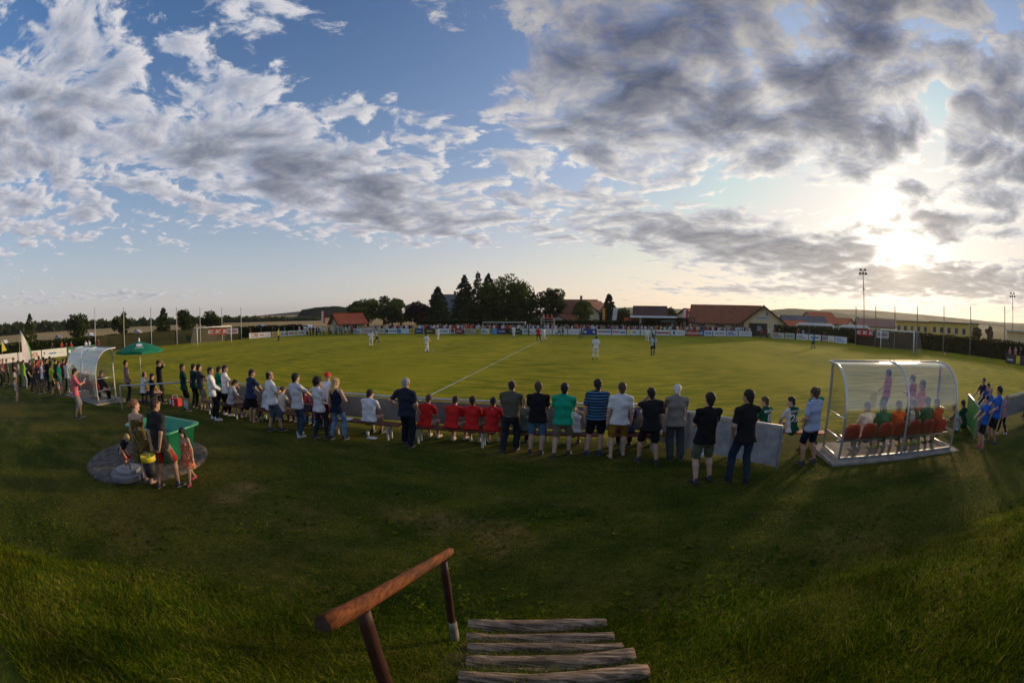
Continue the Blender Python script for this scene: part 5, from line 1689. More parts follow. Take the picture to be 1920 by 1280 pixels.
SB(-10.85, 10.0, -10, 'man in black sitting with a pale bag beside the navy T-shirt', 1.72, tc=BK, bc=BK, arms=('elbows', 'thigh'), lean=.35)
SB(-9.7, 10.05, 10, 'woman in white sleeveless top sitting next to the white cap', 1.66, fem=True, top='tank', tc=WT, bc=(.25, .22, .2), hair='ponytail', hc='brown', arms=('lap', 'lap'), lean=.1)
SB(-7.75, 10.1, 0, 'child in pink cap sitting behind the blonde woman', 1.35, kid=True, tc=(.45, .06, .16), bc=NV, hair='cap', hc=(.45, .04, .12), arms=('lap', 'thigh'), lean=.1)
SB(.95, 10.35, 0, 'man in navy jersey sitting behind the mustard shorts', 1.74, tc=(.02, .03, .09), bc=BK, arms=('elbows', 'elbows'), lean=.25)
SB(1.55, 10.4, -5, 'person in white shirt sitting behind the man filming', 1.68, tc=(.5, .5, .52), bc=BK, arms=('lap', 'thigh'), lean=.1, hc='brown')
# inside and in front of the clear dugout
in_dug(DM_R, SX_R, 1, ANG_R, 'man in white T-shirt sitting at the left end of the clear dugout', tc=WT, bottom='shorts', bc=(.10, .10, .11), arms=('thigh', 'thigh'), lean=.16, hc='brown', shc=(.6, .6, .6), face=6)
in_dug(DM_R, SX_R, 2, ANG_R, 'player in green T-shirt sitting low in the clear dugout', tc=(.008, .14, .07), bottom='shorts', bc=DKG, arms=('thigh', 'lap'), lean=.25, hc='dark', shc=(.4, .5, .05), face=-8)
in_dug(DM_R, SX_R, 3, ANG_R, 'player in orange bib sitting in the middle of the clear dugout', tc=(.60, .09, .01), bottom='shorts', bc=DKG, arms=('elbows', 'thigh'), lean=.2, shc=(.6, .6, .6))
in_dug(DM_R, SX_R, 4, ANG_R, 'player in white and green shirt beside the middle hoop of the dugout', tc=striped((.50, .50, .52), (.006, .07, .045), 2.9, .55, 'X'), bottom='shorts', bc=DKG, arms=('thigh', 'thigh'), lean=.14, head=(.3, 0), hc='black', shc=(.4, .5, .05))
in_dug(DM_R, SX_R, 5, ANG_R, 'player in green shirt sitting upright right of the middle hoop', 1.86, tc=(.008, .12, .06), bottom='shorts', bc=DKG, arms=('lap', 'lap'), lean=.08, hc='dark', shc=(.4, .5, .05))
in_dug(DM_R, SX_R, 6, ANG_R, 'player in red bib at the right end of the clear dugout', tc=(.55, .06, .02), bottom='shorts', bc=BK, arms=('thigh', 'thigh'), lean=.2, hc='black')
lp = at_d(1662, 740, 16.2)
ln_, rl = person(on_ground(lp.x, lp.y), 25, 'linesman in red shirt with a yellow flag seen through the dugout', 1.80, tc=(.45, .03, .03), bottom='shorts', bc=BK, arms=('flag', 'down'), socks=True, sc=BK, hc='black')
fl0 = on_ground(lp.x, lp.y) + Vector((-.34, .20, .95))
fo = empty('linesman_flag', fl0); tag(fo, 'small yellow flag in the hand of the linesman', 'flag')
MB().tube([(0, 0, .05), (-.05, .0, -.50)], .008, 6).build('stick', M_WHITE, fo)
MB().add([(-.01, .004, 0), (-.05, .004, -.55), (-.24, .15, -.62), (-.26, .14, -.12), (-.012, -.004, 0), (-.052, -.004, -.55), (-.242, .142, -.62), (-.262, .132, -.12)], [(0, 1, 2, 3), (7, 6, 5, 4)]).build('cloth', mat((.75, .48, .02), rough=.8), fo)
lp = at_d(1728, 740, 13.6)
person(on_ground(lp.x, lp.y), 30, 'coach in orange bib and dark trousers standing in front of the dugout', 1.80, tc=(.60, .085, .015), bc=BK, arms=('paper', 'paper'), hc='black', head=(.3, 0))
lp = at_d(1710, 740, 14.6)
person(on_ground(lp.x, lp.y), 20, 'man in red shirt standing left of the coach in orange', 1.84, tc=(.42, .035, .03), bc=BK, arms=('cross', 'cross'), hc='black')
# right edge: players on the grass, boys at the green panel
S(1792, 808, 22, 'player in green and white sitting on the grass right of the dugout', 1.75, pose='floor', tc=striped((.45, .46, .48), (.006, .08, .05), 2.9, .4, 'X'), bottom='shorts', bc=DKG, arms=('knees', 'knees'), lean=.25, hc='dark')
S(1806, 800, 10, 'player in dark green sitting on the grass beside the green panel', 1.78, pose='floor', tc=DKG, bottom='shorts', bc=DKG, arms=('knees', 'knees'), lean=.2, num='9', hc='black')
BLU = (.010, .10, .46)
S(1838, 840, 62, 'boy in bright blue T-shirt and black shorts nearest on the green panel', 1.45, kid=True, tc=BLU, bottom='shorts', bc=BK, arms=('rail', 'rail'), shc=(.35, .05, .10), hc='black', head=(.2, .1), headsize=1.06)
S(1858, 832, 55, 'tall boy in blue shirt with dark hair behind the nearest boy', 1.66, tc=BLU, bottom='shorts', bc=BK, arms=('front', 'rail'), hc='black', hair='curly')
S(1846, 815, 70, 'blond boy in blue leaning on the green panel', 1.52, kid=True, tc=BLU, bottom='shorts', bc=BK, arms=('rail', 'rail'), hc='blond', headsize=1.06, res=.022)
S(1843, 802, 75, 'boy in dark blue shirt third along the green panel', 1.55, kid=True, tc=(.02, .05, .22), bottom='shorts', bc=BK, arms=('rail', 'rail'), hc='brown', headsize=1.06, res=.022)
S(1836, 790, 80, 'boy with black hair at the far end of the green panel', 1.62, tc=(.012, .02, .05), bottom='shorts', bc=BK, arms=('rail', 'rail'), hc='black', res=.022)
S(1877, 815, 20, 'blond girl in pink top and black leggings walking at the right', 1.30, kid=True, fem=True, tc=(.36, .17, .26), bottom='slim', bc=BK, pose='walk', hair='ponytail', hc='blond', shc=(.6, .6, .6), arms=('down', 'down'), headsize=1.06)
person(on_ground(18.3, 8.2), 0, 'person in grey top sitting at the right edge by the rail', 1.7, pose='sit', tc=(.30, .29, .28), bc=BK, arms=('lap', 'lap'), lean=.2)
bench((17.5, 8.15), (19.2, 8.35), 'dark bench at the right edge under the person in grey', wood=M_BENCH, legm=M_GALV)


# ------------------------------------------------------------------ players, officials and goalkeepers on the pitch
def player(px, py, face, kit, label, pose='stand', arms=('down', 'down'), H=1.80, num=None, **k):
    t = {'white': dict(tc=(.68, .68, .69), bc=(.66, .66, .67), sc=(.68, .68, .68)), 'dark': dict(tc=striped((.42, .44, .46), (.008, .05, .045), 2.7, .38, 'X'), bc=(.010, .022, .030), sc=(.006, .07, .07)),
         'ref': dict(tc=(.48, .02, .03), bc=(.012, .012, .018), sc=(.015, .015, .02)), 'neon': dict(tc=(.62, .75, .02), bc=(.03, .03, .035), sc=(.03, .03, .035)), 'blue': dict(tc=(.02, .22, .48), bc=(.02, .03, .05), sc=(.02, .03, .05))}[kit]
    p = gp(px, py)
    return person((p.x, p.y, 0), face, label, H, pose=pose, arms=arms, bottom='shorts', socks=True, res=.026, num=num, **t, **k)


player(695, 650, 20, 'white', 'white player standing left beside a dark shirted opponent', arms=('hip', 'hip'))
player(706, 642, -60, 'dark', 'dark shirted player walking behind the leftmost white player', pose='walk', arms=('swing_f', 'swing_b'))
player(800, 661, -35, 'white', 'white player jogging left of the halfway line', pose='walk', arms=('swing_b', 'swing_f'))
player(821, 638, -20, 'white', 'white player walking behind the jogging white player', pose='walk', arms=('swing_f', 'swing_b'))
player(849, 628, 30, 'ref', 'red shirted official at the far touchline', arms=('down', 'out'))
player(869, 628, -30, 'dark', 'dark shirted player in front of the beige board', pose='walk')
player(963, 632, 10, 'white', 'white player alone left of the referee', pose='walk', arms=('swing_b', 'swing_f'))
player(977, 628, 60, 'dark', 'dark shirted player left of the referee near the boards', pose='stand')
player(991, 629, -30, 'dark', 'dark shirted player just left of the referee', pose='walk')
player(1010, 639, 4, 'ref', 'referee in red shirt and black shorts at the halfway line', spread=.19, arms=('hip', 'hip'), H=1.84)
player(1020, 639, 70, 'white', 'white player walking right beside the referee', pose='walk', arms=('swing_f', 'swing_b'))
player(1041, 629, -80, 'white', 'white player running with an opponent by the white boards', pose='run', arms=('swing_f', 'swing_b'), lean=.3)
player(1048, 629, -70, 'dark', 'dark shirted player chasing the white runner', pose='run', arms=('swing_b', 'swing_f'), lean=.35)
player(1055, 629, -20, 'dark', 'dark shirted player right of the two runners', pose='walk')
player(1089, 634, 10, 'dark', 'dark shirted player standing in front of the blue board', spread=.16)
player(1116, 673, 6, 'white', 'large white player seen from behind right of the referee', pose='stand', arms=('down', 'down'), num='7', numcol=(.10, .22, .30), H=1.82, spread=.15)
player(1213, 641, -8, 'white', 'white player in front of the grandstand', pose='stand', arms=('down', 'hip'))
player(1221, 645, 5, 'dark', 'dark shirted player hidden behind number 9', pose='stand')
player(1224, 666, 4, 'dark', 'dark shirted player with number 9 seen from behind', arms=('down_fwd', 'down'), num='9', H=1.82, spread=.13)
player(1525, 653, 30, 'blue', 'goalkeeper in blue standing out from the right goal', arms=('down', 'down'))
player(522, 639, -40, 'neon', 'goalkeeper in neon yellow near the corner boards', arms=('belly', 'belly'), H=1.85)


def _lt(me, parent, mats, **k):
    return tag(link('lettering', me, parent, mats, **k), kind='stuff')


# ------------------------------------------------------------------ foliage
def foliage_mat(c1, c2, name, trans=.25):
    m = bpy.data.materials.new(name); m.use_nodes = True
    nt = NT(m.node_tree); nt.n.remove(nt.n['Principled BSDF']); out = nt.n['Material Output']
    A = nt.n.new('ShaderNodeAttribute'); A.attribute_name = 'tone'
    g = nt.n.new('ShaderNodeNewGeometry').outputs['Position']
    n = nt.noise(g, .55, 3, .6)
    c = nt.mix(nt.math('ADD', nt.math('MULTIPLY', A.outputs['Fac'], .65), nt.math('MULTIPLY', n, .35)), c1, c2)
    d = nt.n.new('ShaderNodeBsdfDiffuse'); t = nt.n.new('ShaderNodeBsdfTranslucent')
    nt.l.new(c, d.inputs[0]); nt.l.new(c, t.inputs[0])
    mx = nt.n.new('ShaderNodeMixShader'); mx.inputs[0].default_value = trans
    nt.l.new(d.outputs[0], mx.inputs[1]); nt.l.new(t.outputs[0], mx.inputs[2]); nt.l.new(mx.outputs[0], out.inputs[0])
    return m


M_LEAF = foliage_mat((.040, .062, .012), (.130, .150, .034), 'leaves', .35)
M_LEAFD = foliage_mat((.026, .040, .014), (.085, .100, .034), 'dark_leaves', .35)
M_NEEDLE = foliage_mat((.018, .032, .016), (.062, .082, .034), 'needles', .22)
M_COPPER = foliage_mat((.026, .017, .019), (.075, .044, .044), 'copper_leaves')
M_HEDGE = foliage_mat((.018, .030, .008), (.060, .068, .018), 'hedge_leaves', .2)
M_BARK = mat((.06, .045, .035), rough=.95, var=.3, scale=3)
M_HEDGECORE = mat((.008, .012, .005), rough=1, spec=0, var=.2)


def leaf_mesh(name, C, size, rng, tone):
    n = len(C)
    a = rng.normal(0, 1, (n, 3)); a /= np.linalg.norm(a, axis=1)[:, None]
    b = rng.normal(0, 1, (n, 3)); b -= a * (a * b).sum(1)[:, None]; b /= np.linalg.norm(b, axis=1)[:, None]
    s = size * rng.uniform(.6, 1.4, n)[:, None]
    V = np.stack([C - a * s, C + b * s * .5, C + a * s, C - b * s * .5], 1).reshape(-1, 3)
    k = np.arange(n) * 4
    me = mesh_np(name, V, np.stack([k, k + 1, k + 2, k + 3], 1))
    at = me.attributes.new('tone', 'FLOAT', 'POINT'); at.data.foreach_set('value', np.repeat(np.clip(tone, 0, 1), 4).astype(np.float32))
    return me


def broad_tree(base, H, W, label, m=M_LEAF, seed=0, n=3800, leaf=.24, trunk=.18, group=None, name='tree', dens=1.0, blobs=26):
    rng = np.random.default_rng(seed)
    root = empty(name, base); tag(root, label, 'tree', group)
    trunk = min(trunk, .10); zc = H * (trunk + (1 - trunk) * .5); rz = H * (1 - trunk) * .5; rx = W / 2
    # lumps on an uneven crown
    cs = []
    while len(cs) < blobs:
        p = rng.uniform(-1, 1, 3); r = np.linalg.norm(p)
        if .35 < r < 1: cs.append(p * np.array((rx * .80, rx * .80, rz * .84)) + (0, 0, zc))
    cs = np.array(cs); br = rng.uniform(.20, .40, len(cs)) * min(rx, rz) * 1.15
    nl = int(n * dens); w = br ** 2; pick = rng.choice(len(cs), nl, p=w / w.sum())
    d = rng.normal(0, 1, (nl, 3)); d /= np.linalg.norm(d, axis=1)[:, None]
    C = cs[pick] + d * (br[pick] * rng.uniform(.55, 1.08, nl))[:, None] * np.array((1.1, 1.1, .85))
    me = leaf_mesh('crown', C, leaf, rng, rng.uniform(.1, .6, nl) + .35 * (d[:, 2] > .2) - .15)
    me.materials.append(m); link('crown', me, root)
    mb = MB(); mb.tube([(0, 0, -.2), (.05, 0, H * trunk), (0, .05, zc), (0, 0, zc + rz * .7)], [W * .035 + .06, W * .028 + .05, W * .018 + .03, .02], 7)
    for k in range(0, len(cs), 3):
        c = cs[k]; mb.tube([(0, 0, H * trunk + (c[2] - H * trunk) * .35), tuple(c * np.array((.6, .6, 1)) - (0, 0, .2)), tuple(c)], [W * .012 + .03, .03, .012], 5, cap=False)
    mb.build('trunk', M_BARK, root)
    return root


def conifer(base, H, W, label, m=M_NEEDLE, seed=0, n=3600, leaf=.20, group=None, open_=0.0, name='spruce_tree'):
    rng = np.random.default_rng(seed)
    root = empty(name, base); tag(root, label, 'tree', group)
    nb = int(16 + H * 5)
    Cs, T = [], []
    for k in range(nb):
        t = (k + rng.uniform(-.4, .4)) / nb
        z = H * (.06 + .94 * max(t, 0)); L = W / 2 * (1 - t) ** .75 * rng.uniform(.75, 1.3) + .10
        for j in range(4):
            if rng.uniform() < open_: continue
            az = rng.uniform(0, 2 * np.pi)
            q = max(4, int(n / nb / 4 * (.35 + 1.3 * (1 - t))))
            r = L * rng.uniform(.12, 1, q) ** .55
            side = rng.normal(0, .11, q) * (L * .8 + .12)
            x = r * np.cos(az) - side * np.sin(az); y = r * np.sin(az) + side * np.cos(az)
            zz = z - r * .28 + rng.normal(0, .06, q) - np.abs(side) * .2
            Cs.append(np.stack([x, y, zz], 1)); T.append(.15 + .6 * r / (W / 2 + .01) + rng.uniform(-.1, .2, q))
    C = np.concatenate(Cs); T = np.concatenate(T)
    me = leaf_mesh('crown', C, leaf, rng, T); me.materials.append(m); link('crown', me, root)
    MB().tube([(0, 0, -.2), (0, 0, H * .97)], [W * .03 + .08, .02], 7).build('trunk', M_BARK, root)
    return root


def gdist(px, D):
    d = cam_ray(px, 600); a = math.atan2(d.x, d.y)
    x, y = D * math.sin(a), D * math.cos(a)
    return Vector((x, y, float(ground_z(x, y))))


def zpix(px, py, D):
    d = cam_ray(px, py)
    return CAM_H + d.z / math.hypot(d.x, d.y) * D


def wpix(px0, px1, D):
    d0, d1 = cam_ray(px0, 600), cam_ray(px1, 600)
    return D * abs(math.atan2(d1.x, d1.y) - math.atan2(d0.x, d0.y))


def tree_px(kind, px, py, wpx, D, label, seed, **k):
    b = gdist(px, D); H = zpix(px, py, D) - b.z; W = wpix(px - wpx / 2, px + wpx / 2, D)
    return (conifer if kind == 'c' else broad_tree)(b, H, W, label, seed=seed, **k)


GL = 'young trees behind the left hedge'
tree_px('c', 55, 588, 38, 92, 'small ragged two-topped conifer at the far left behind the hedge', 1, group=GL, n=1500, leaf=.30, open_=.25, m=M_LEAFD)
tree_px('b', 145, 583, 42, 92, 'round leafy young tree, second from the left behind the hedge', 2, group=GL, n=1500, leaf=.30, m=M_LEAFD, blobs=16, trunk=.12)
tree_px('b', 228, 584, 36, 95, 'leafy young tree behind the second net pole from the left', 3, group=GL, n=1500, leaf=.30, m=M_LEAFD, blobs=15, trunk=.12)
tree_px('c', 306, 577, 40, 98, 'pointed young tree between the third and fourth net poles', 4, group=GL, n=1700, leaf=.32, m=M_LEAFD, open_=.1)
tree_px('b', 347, 575, 38, 100, 'tall leafy young tree behind the fourth net pole', 5, group=GL, n=1700, leaf=.30, m=M_LEAFD, blobs=16, trunk=.12)
tree_px('b', 396, 583, 44, 104, 'broad low tree above the left goal', 6, group=GL, n=1500, leaf=.32, m=M_LEAFD, blobs=16, trunk=.12)
GC = 'trees behind the far hedge'
tree_px('b', 690, 558, 76, 150, 'bushy green tree right of the red roofed hut', 11, group=GC, leaf=.42)
tree_px('b', 720, 554, 76, 158, 'tall knobbly tree in the wood right of the hut', 12, group=GC, leaf=.42, m=M_LEAFD)
tree_px('b', 752, 563, 72, 150, 'lighter green rounded tree left of the copper tree', 13, group=GC, leaf=.42)
tree_px('b', 668, 566, 36, 160, 'small dark tree directly behind the red roof', 16, group=GC, leaf=.42, m=M_LEAFD)
tree_px('b', 782, 561, 52, 135, 'dark purple copper tree left of the lone spruce', 14, group=GC, leaf=.36, m=M_COPPER)
tree_px('b', 675, 575, 40, 140, 'low bush tree filling the wood behind the hut gable', 17, group=GC, leaf=.42, n=2200)
tree_px('b', 735, 572, 60, 140, 'low spreading tree at the foot of the wood', 18, group=GC, leaf=.42, n=2600, m=M_LEAFD)
tree_px('b', 800, 574, 40, 138, 'low dark tree between the copper tree and the lone spruce', 19, group=GC, leaf=.40, n=2200, m=M_LEAFD)
tree_px('c', 821, 537, 62, 112, 'lone dark spruce left of the turquoise house', 15, group=GC, n=5200, leaf=.34)
tree_px('c', 871, 515, 70, 106, 'dark spruce at the left of the tall tree group', 21, group=GC, n=5200, leaf=.34)
tree_px('c', 896, 509, 54, 110, 'slim open spruce with the highest tip of the tall group', 22, group=GC, n=3600, leaf=.30, open_=.2)
tree_px('c', 916, 513, 64, 104, 'dense spruce in the middle of the tall group', 23, group=GC, n=5200, leaf=.34)
tree_px('b', 942, 510, 116, 104, 'big broadleaf tree, the widest crown of the tall group', 24, group=GC, n=7500, leaf=.34, blobs=46, trunk=.08)
tree_px('b', 980, 524, 66, 100, 'broadleaf tree with open right side beside the big crown', 25, group=GC, n=3400, leaf=.32, blobs=22, trunk=.10)
tree_px('c', 1000, 550, 44, 98, 'low drooping conifer at the right foot of the tall group', 26, group=GC, n=2200, leaf=.32)
tree_px('b', 968, 560, 60, 99, 'low broadleaf tree filling the foot of the tall group', 34, group=GC, n=3000, leaf=.32, m=M_LEAFD)
tree_px('b', 895, 562, 60, 99, 'low dark tree under the spruces of the tall group', 35, group=GC, n=3000, leaf=.32, m=M_LEAFD)
tree_px('b', 1034, 535, 58, 102, 'rounded dark tree above the scaffold platform', 27, group=GC, n=5200, leaf=.32, m=M_LEAFD, blobs=30, trunk=.06)
tree_px('b', 1093, 558, 36, 92, 'small green tree in front of the brown roofed house', 28, group=GC, n=1800, leaf=.30, trunk=.25)
tree_px('c', 1142, 551, 46, 100, 'pointed spruce behind the yellow banner', 29, group=GC, n=4200, leaf=.32)
tree_px('b', 1168, 577, 36, 110, 'dark bush between the spruce and the brown roof', 30, group=GC, n=2000, leaf=.34, m=M_LEAFD)
tree_px('b', 1211, 571, 24, 150, 'green tree top rising over the brown grandstand roof', 31, group=GC, n=1400, leaf=.4)
tree_px('b', 1258, 577, 30, 125, 'dark tree right of the brown grandstand roof', 32, group=GC, n=1800, leaf=.36, m=M_LEAFD)
tree_px('b', 1283, 577, 26, 120, 'dark tree behind the red and white flag', 33, group=GC, n=1500, leaf=.36, m=M_LEAFD)
GR = 'trees by the houses on the right'
tree_px('b', 1477, 590, 14, 210, 'small tree by the grey roof right of the clubhouse', 41, group=GR, n=700, leaf=.5)
tree_px('b', 1607, 596, 18, 150, 'dark round tree left of the floodlight mast', 42, group=GR, n=900, leaf=.4, m=M_LEAFD)
tree_px('b', 1644, 593, 12, 150, 'thin dark tree right of the floodlight mast', 43, group=GR, n=700, leaf=.36, m=M_LEAFD)
tree_px('b', 1664, 598, 26, 170, 'wide bush in front of the yellow flats', 44, group=GR, n=900, leaf=.45)
tree_px('b', 1832, 612, 16, 130, 'small dark tree right of the yellow flats', 45, group=GR, n=800, leaf=.36, m=M_LEAFD)
tree_px('b', 1856, 611, 16, 130, 'reddish dark tree near the right floodlight', 46, group=GR, n=800, leaf=.36, m=M_COPPER)
tree_px('b', 1912, 618, 18, 120, 'dark tree at the right edge above the flat roof', 47, group=GR, n=800, leaf=.36, m=M_LEAFD)


# ------------------------------------------------------------------ far wood and hills
def far_wood(px0, px1, pts, D, label, seed, m=M_LEAFD, n=26000, leaf=1.3, depth=40):
    rng = np.random.default_rng(seed)
    px = rng.uniform(px0, px1, n)
    top = np.interp(px, [p[0] for p in pts], [p[1] for p in pts])
    cl = 3.0 * np.sin(px * .35 + 1.3 * np.sin(px * .11)) + 1.5 * np.sin(px * .9 + 2)
    C = []
    for i in range(n):
        Dd = D + rng.uniform(0, depth)
        b = gdist(px[i], Dd); zt = zpix(px[i], top[i] + cl[i] * .8, Dd)
        C.append((b.x, b.y, b.z + max(zt - b.z, 1.5) * rng.uniform(0, 1) ** .6))
    me = leaf_mesh('far_wood', np.array(C), leaf, rng, rng.uniform(0, .8, n)); me.materials.append(m)
    o = link('far_wood', me); tag(o, label, 'wood', kind='stuff')


far_wood(-40, 600, [(-40, 612), (0, 610), (60, 606), (120, 604), (200, 602), (300, 600), (400, 597), (480, 597), (560, 598), (600, 599)], 330, 'long dark line of distant trees beyond the grain field', 5, n=9000, leaf=1.9)


def hill(name, prof, D, thick, m, seed, base_z=-2.0, bump=0.0):
    V, F = [], []
    rr = random.Random(seed)
    P = []
    for (a, b) in zip(prof[:-1], prof[1:]):
        k = max(2, int(abs(b[0] - a[0]) / 6))
        for i in range(k): P.append((a[0] + (b[0] - a[0]) * i / k, a[1] + (b[1] - a[1]) * i / k))
    P.append(prof[-1])
    rows = 6
    for (px, py) in P:
        for j in range(rows):
            t = j / (rows - 1); Dd = D + thick * t
            zt = zpix(px, py - rr.uniform(0, bump), D + thick)
            g_ = gdist(px, Dd)
            z = base_z + (zt - base_z) * math.sin(t * math.pi / 2) ** 1.1
            V.append((g_.x, g_.y, z))
    n = len(P)
    for i in range(n - 1):
        for j in range(rows - 1):
            a = i * rows + j; F.append((a, a + rows, a + rows + 1, a + 1))
    for i in range(n):      # back skirt
        g_ = gdist(P[i][0], D + thick * 1.6); V.append((g_.x, g_.y, base_z))
    for i in range(n - 1):
        F.append((i * rows + rows - 1, (i + 1) * rows + rows - 1, n * rows + i + 1, n * rows + i))
    me = bpy.data.meshes.new(name); me.from_pydata(V, [], F); me.polygons.foreach_set('use_smooth', [True] * len(F)); me.update(); me.materials.append(m)
    return tag(link(name, me), kind='structure')


def hill_mat(c1, c2, sc):
    m = bpy.data.materials.new('hill_cover'); m.use_nodes = True
    nt = NT(m.node_tree); b = nt.n['Principled BSDF']; b.inputs['Roughness'].default_value = 1; b.inputs['Specular IOR Level'].default_value = 0
    g = nt.n.new('ShaderNodeNewGeometry').outputs['Position']
    n = nt.noise(g, sc, 4, .6); nt.l.new(nt.mix(nt.ramp(n, .42, .58), c1, c2), b.inputs['Base Color'])
    bn = nt.n.new('ShaderNodeBump'); bn.inputs['Strength'].default_value = 1; bn.inputs['Distance'].default_value = 6
    nt.l.new(nt.noise(g, sc * 6, 4, .7), bn.inputs['Height']); nt.l.new(bn.outputs[0], b.inputs['Normal'])
    return m


M_HILLF = hill_mat((.010, .016, .010), (.018, .026, .013), .03)
M_HILLM = hill_mat((.036, .060, .030), (.070, .092, .044), .006)
hill('hill', [(440, 598), (480, 592), (520, 588), (560, 584), (620, 582), (680, 590)], 1500, 500, M_HILLF, 1)
hill('hill', [(552, 600), (566, 581), (590, 577), (630, 574), (655, 577), (700, 585), (740, 592)], 420, 120, M_HILLF, 2, bump=.8)
hill('hill', [(1090, 592), (1130, 578), (1180, 576), (1240, 578), (1300, 580), (1380, 584)], 1500, 500, M_HILLM, 3)
hill('hill', [(1380, 590), (1440, 582), (1480, 578), (1530, 581), (1600, 590), (1700, 600), (1800, 606)], 900, 300, M_HILLM, 4, bump=.5)
hill('hill', [(1480, 590), (1533, 582), (1545, 580), (1600, 580), (1660, 584), (1720, 589), (1800, 597), (1870, 604), (1930, 607), (2000, 612)], 1500, 500, hill_mat((.040, .058, .028), (.085, .10, .05), .006), 5, bump=.6)


# ------------------------------------------------------------------ hedges
def hedge(name, pts, h, label, th=1.0, dens=90, leaf=.16, seed=0):
    rng = np.random.default_rng(seed)
    root = empty(name, (pts[0][0], pts[0][1], 0)); tag(root, label, 'hedge')
    o0 = np.array((pts[0][0], pts[0][1], 0))
    core = MB(); C = []
    for i, (a, b) in enumerate(zip(pts[:-1], pts[1:])):
        a = np.array((a[0], a[1], 0.)) - o0; b = np.array((b[0], b[1], 0.)) - o0
        L = np.linalg.norm(b - a); d = (b - a) / L; nv = np.array((-d[1], d[0], 0))
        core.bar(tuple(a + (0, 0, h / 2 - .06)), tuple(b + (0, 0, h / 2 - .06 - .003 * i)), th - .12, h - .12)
        n = int(L * dens); s = rng.uniform(0, L, n)
        face = rng.uniform(0, 1, n); side = np.where(face < .38, -th / 2, np.where(face < .5, th / 2, 0)); zz = rng.uniform(0, h, n)
        off = np.where(face < .5, side, rng.uniform(-th / 2, th / 2, n)); zz = np.where(face < .5, zz, h + .05 * np.sin(s * 1.3) + rng.uniform(-.1, .12, n))
        C.append(a + d * s[:, None] + nv * (off + rng.normal(0, .05, n))[:, None] + np.array((0, 0, 1)) * zz[:, None])
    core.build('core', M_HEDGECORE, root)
    C = np.concatenate(C)
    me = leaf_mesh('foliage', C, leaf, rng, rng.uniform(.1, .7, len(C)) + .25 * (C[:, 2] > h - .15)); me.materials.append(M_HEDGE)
    link('foliage', me, root)


hedge('hedge', [(-63.5, -12), (-63.5, 30), (-61.5, 58), (-57.5, 71)], 1.9, 'long clipped hedge behind the left goal and the net poles', dens=70, leaf=.20, seed=1)
hedge('hedge', [(-34, 79.5), (14, 79.5)], 2.3, 'clipped hedge behind the far crowd under the tall trees', dens=60, leaf=.2, seed=2)
hedge('hedge', [(34.5, 72), (41.0, 61), (48.5, 46), (51, 30), (51.5, 0)], 2.0, 'tall dark hedge behind the right goal', dens=70, leaf=.2, seed=3)


# ------------------------------------------------------------------ net poles, goals, floodlights
M_POLE = mat((.44, .43, .40), rough=.5, var=.12, scale=2)
M_POLED = mat((.20, .18, .165), rough=.6, var=.2, scale=2)
M_NETG = mat((.035, .038, .020), rough=.95, spec=.05, var=.25, scale=.7)


def net_pole(px, D, py_top, label, m, grp, r=.055):
    b = gdist(px, D); b.z = 0; h = zpix(px, py_top, D)
    o = MB().tube([(0, 0, 0), (0, 0, h)], r, 8).lathe([(r * 1.25, h - .02), (r * 1.25, h + .03), (.02, h + .05)], n=8).build('net_pole', m, loc=b, smooth=False)
    tag(o, label, 'pole', grp)
    return b, h


ordn = ['leftmost', 'second from the left', 'third from the left', 'fourth from the left', 'fifth from the left', 'sixth from the left', 'seventh from the left']
PL = []
for i, (px, xx) in enumerate([(178, -59.4), (232, -59.2), (283, -59.0), (331, -58.6), (375, -58.2), (416, -57.6), (452, -56.8)]):
    d = cam_ray(px, 600); D = abs(xx / math.sin(math.atan2(d.x, d.y)))
    PL.append(net_pole(px, D, 577, 'tall pale net pole behind the left goal, ' + ordn[i], M_POLE, 'net poles behind the left goal', .07))
PR = []
for i, (px, D) in enumerate([(1605, 66), (1642, 64), (1678, 62.5), (1720, 61.5), (1770, 60.5), (1820, 60.0), (1884, 58.5)]):
    PR.append(net_pole(px, D, 575, 'tall dark net pole behind the right goal, ' + ordn[i].replace('left', 'left end') if False else 'tall dark net pole behind the right goal, ' + ordn[i], M_POLED, 'net poles behind the right goal', .07))
# olive wind screen hung low between the left poles
sc = empty('wind_screen', (0, 0, 0)); tag(sc, 'olive brown wind screen hung between the left net poles', 'screen')
for (a, b) in zip(PL[:-1], PL[1:]):
    MB().bar(a[0] + Vector((-.12, 0, 1.05)), b[0] + Vector((-.12, 0, 1.05)), .02, 2.0).build('screen_panel', M_NETG, sc)
sc2 = empty('wind_screen', (0, 0, 0)); tag(sc2, 'dark brown wind screen hung between the right net poles', 'screen')
for (a, b) in zip(PR[:3], PR[1:4]):
    MB().bar(a[0] + Vector((.12, 0, 1.05)), b[0] + Vector((.12, 0, 1.05)), .02, 2.0).build('screen_panel', mat((.040, .028, .022), rough=.95, spec=.05, var=.3, scale=.7), sc2)
wr_ = MB().tube([PR[5][0] + Vector((0, 0, 3.9)), PR[6][0] + Vector((0, 0, 3.75))], .035, 6).build('cross_bar', M_POLED); tag(wr_, 'thin bar joining the two rightmost dark net poles', 'bar')


def net_mat():
    m = bpy.data.materials.new('net_mesh'); m.use_nodes = True
    nt = NT(m.node_tree); b = nt.n['Principled BSDF']; out = nt.n['Material Output']
    b.inputs['Base Color'].default_value = (.45, .42, .38, 1)
    tr = nt.n.new('ShaderNodeBsdfTransparent'); mx = nt.n.new('ShaderNodeMixShader'); mx.inputs[0].default_value = .13
    nt.l.new(tr.outputs[0], mx.inputs[1]); nt.l.new(b.outputs[0], mx.inputs[2]); nt.l.new(mx.outputs[0], out.inputs[0])
    return m


M_NET = net_mat()


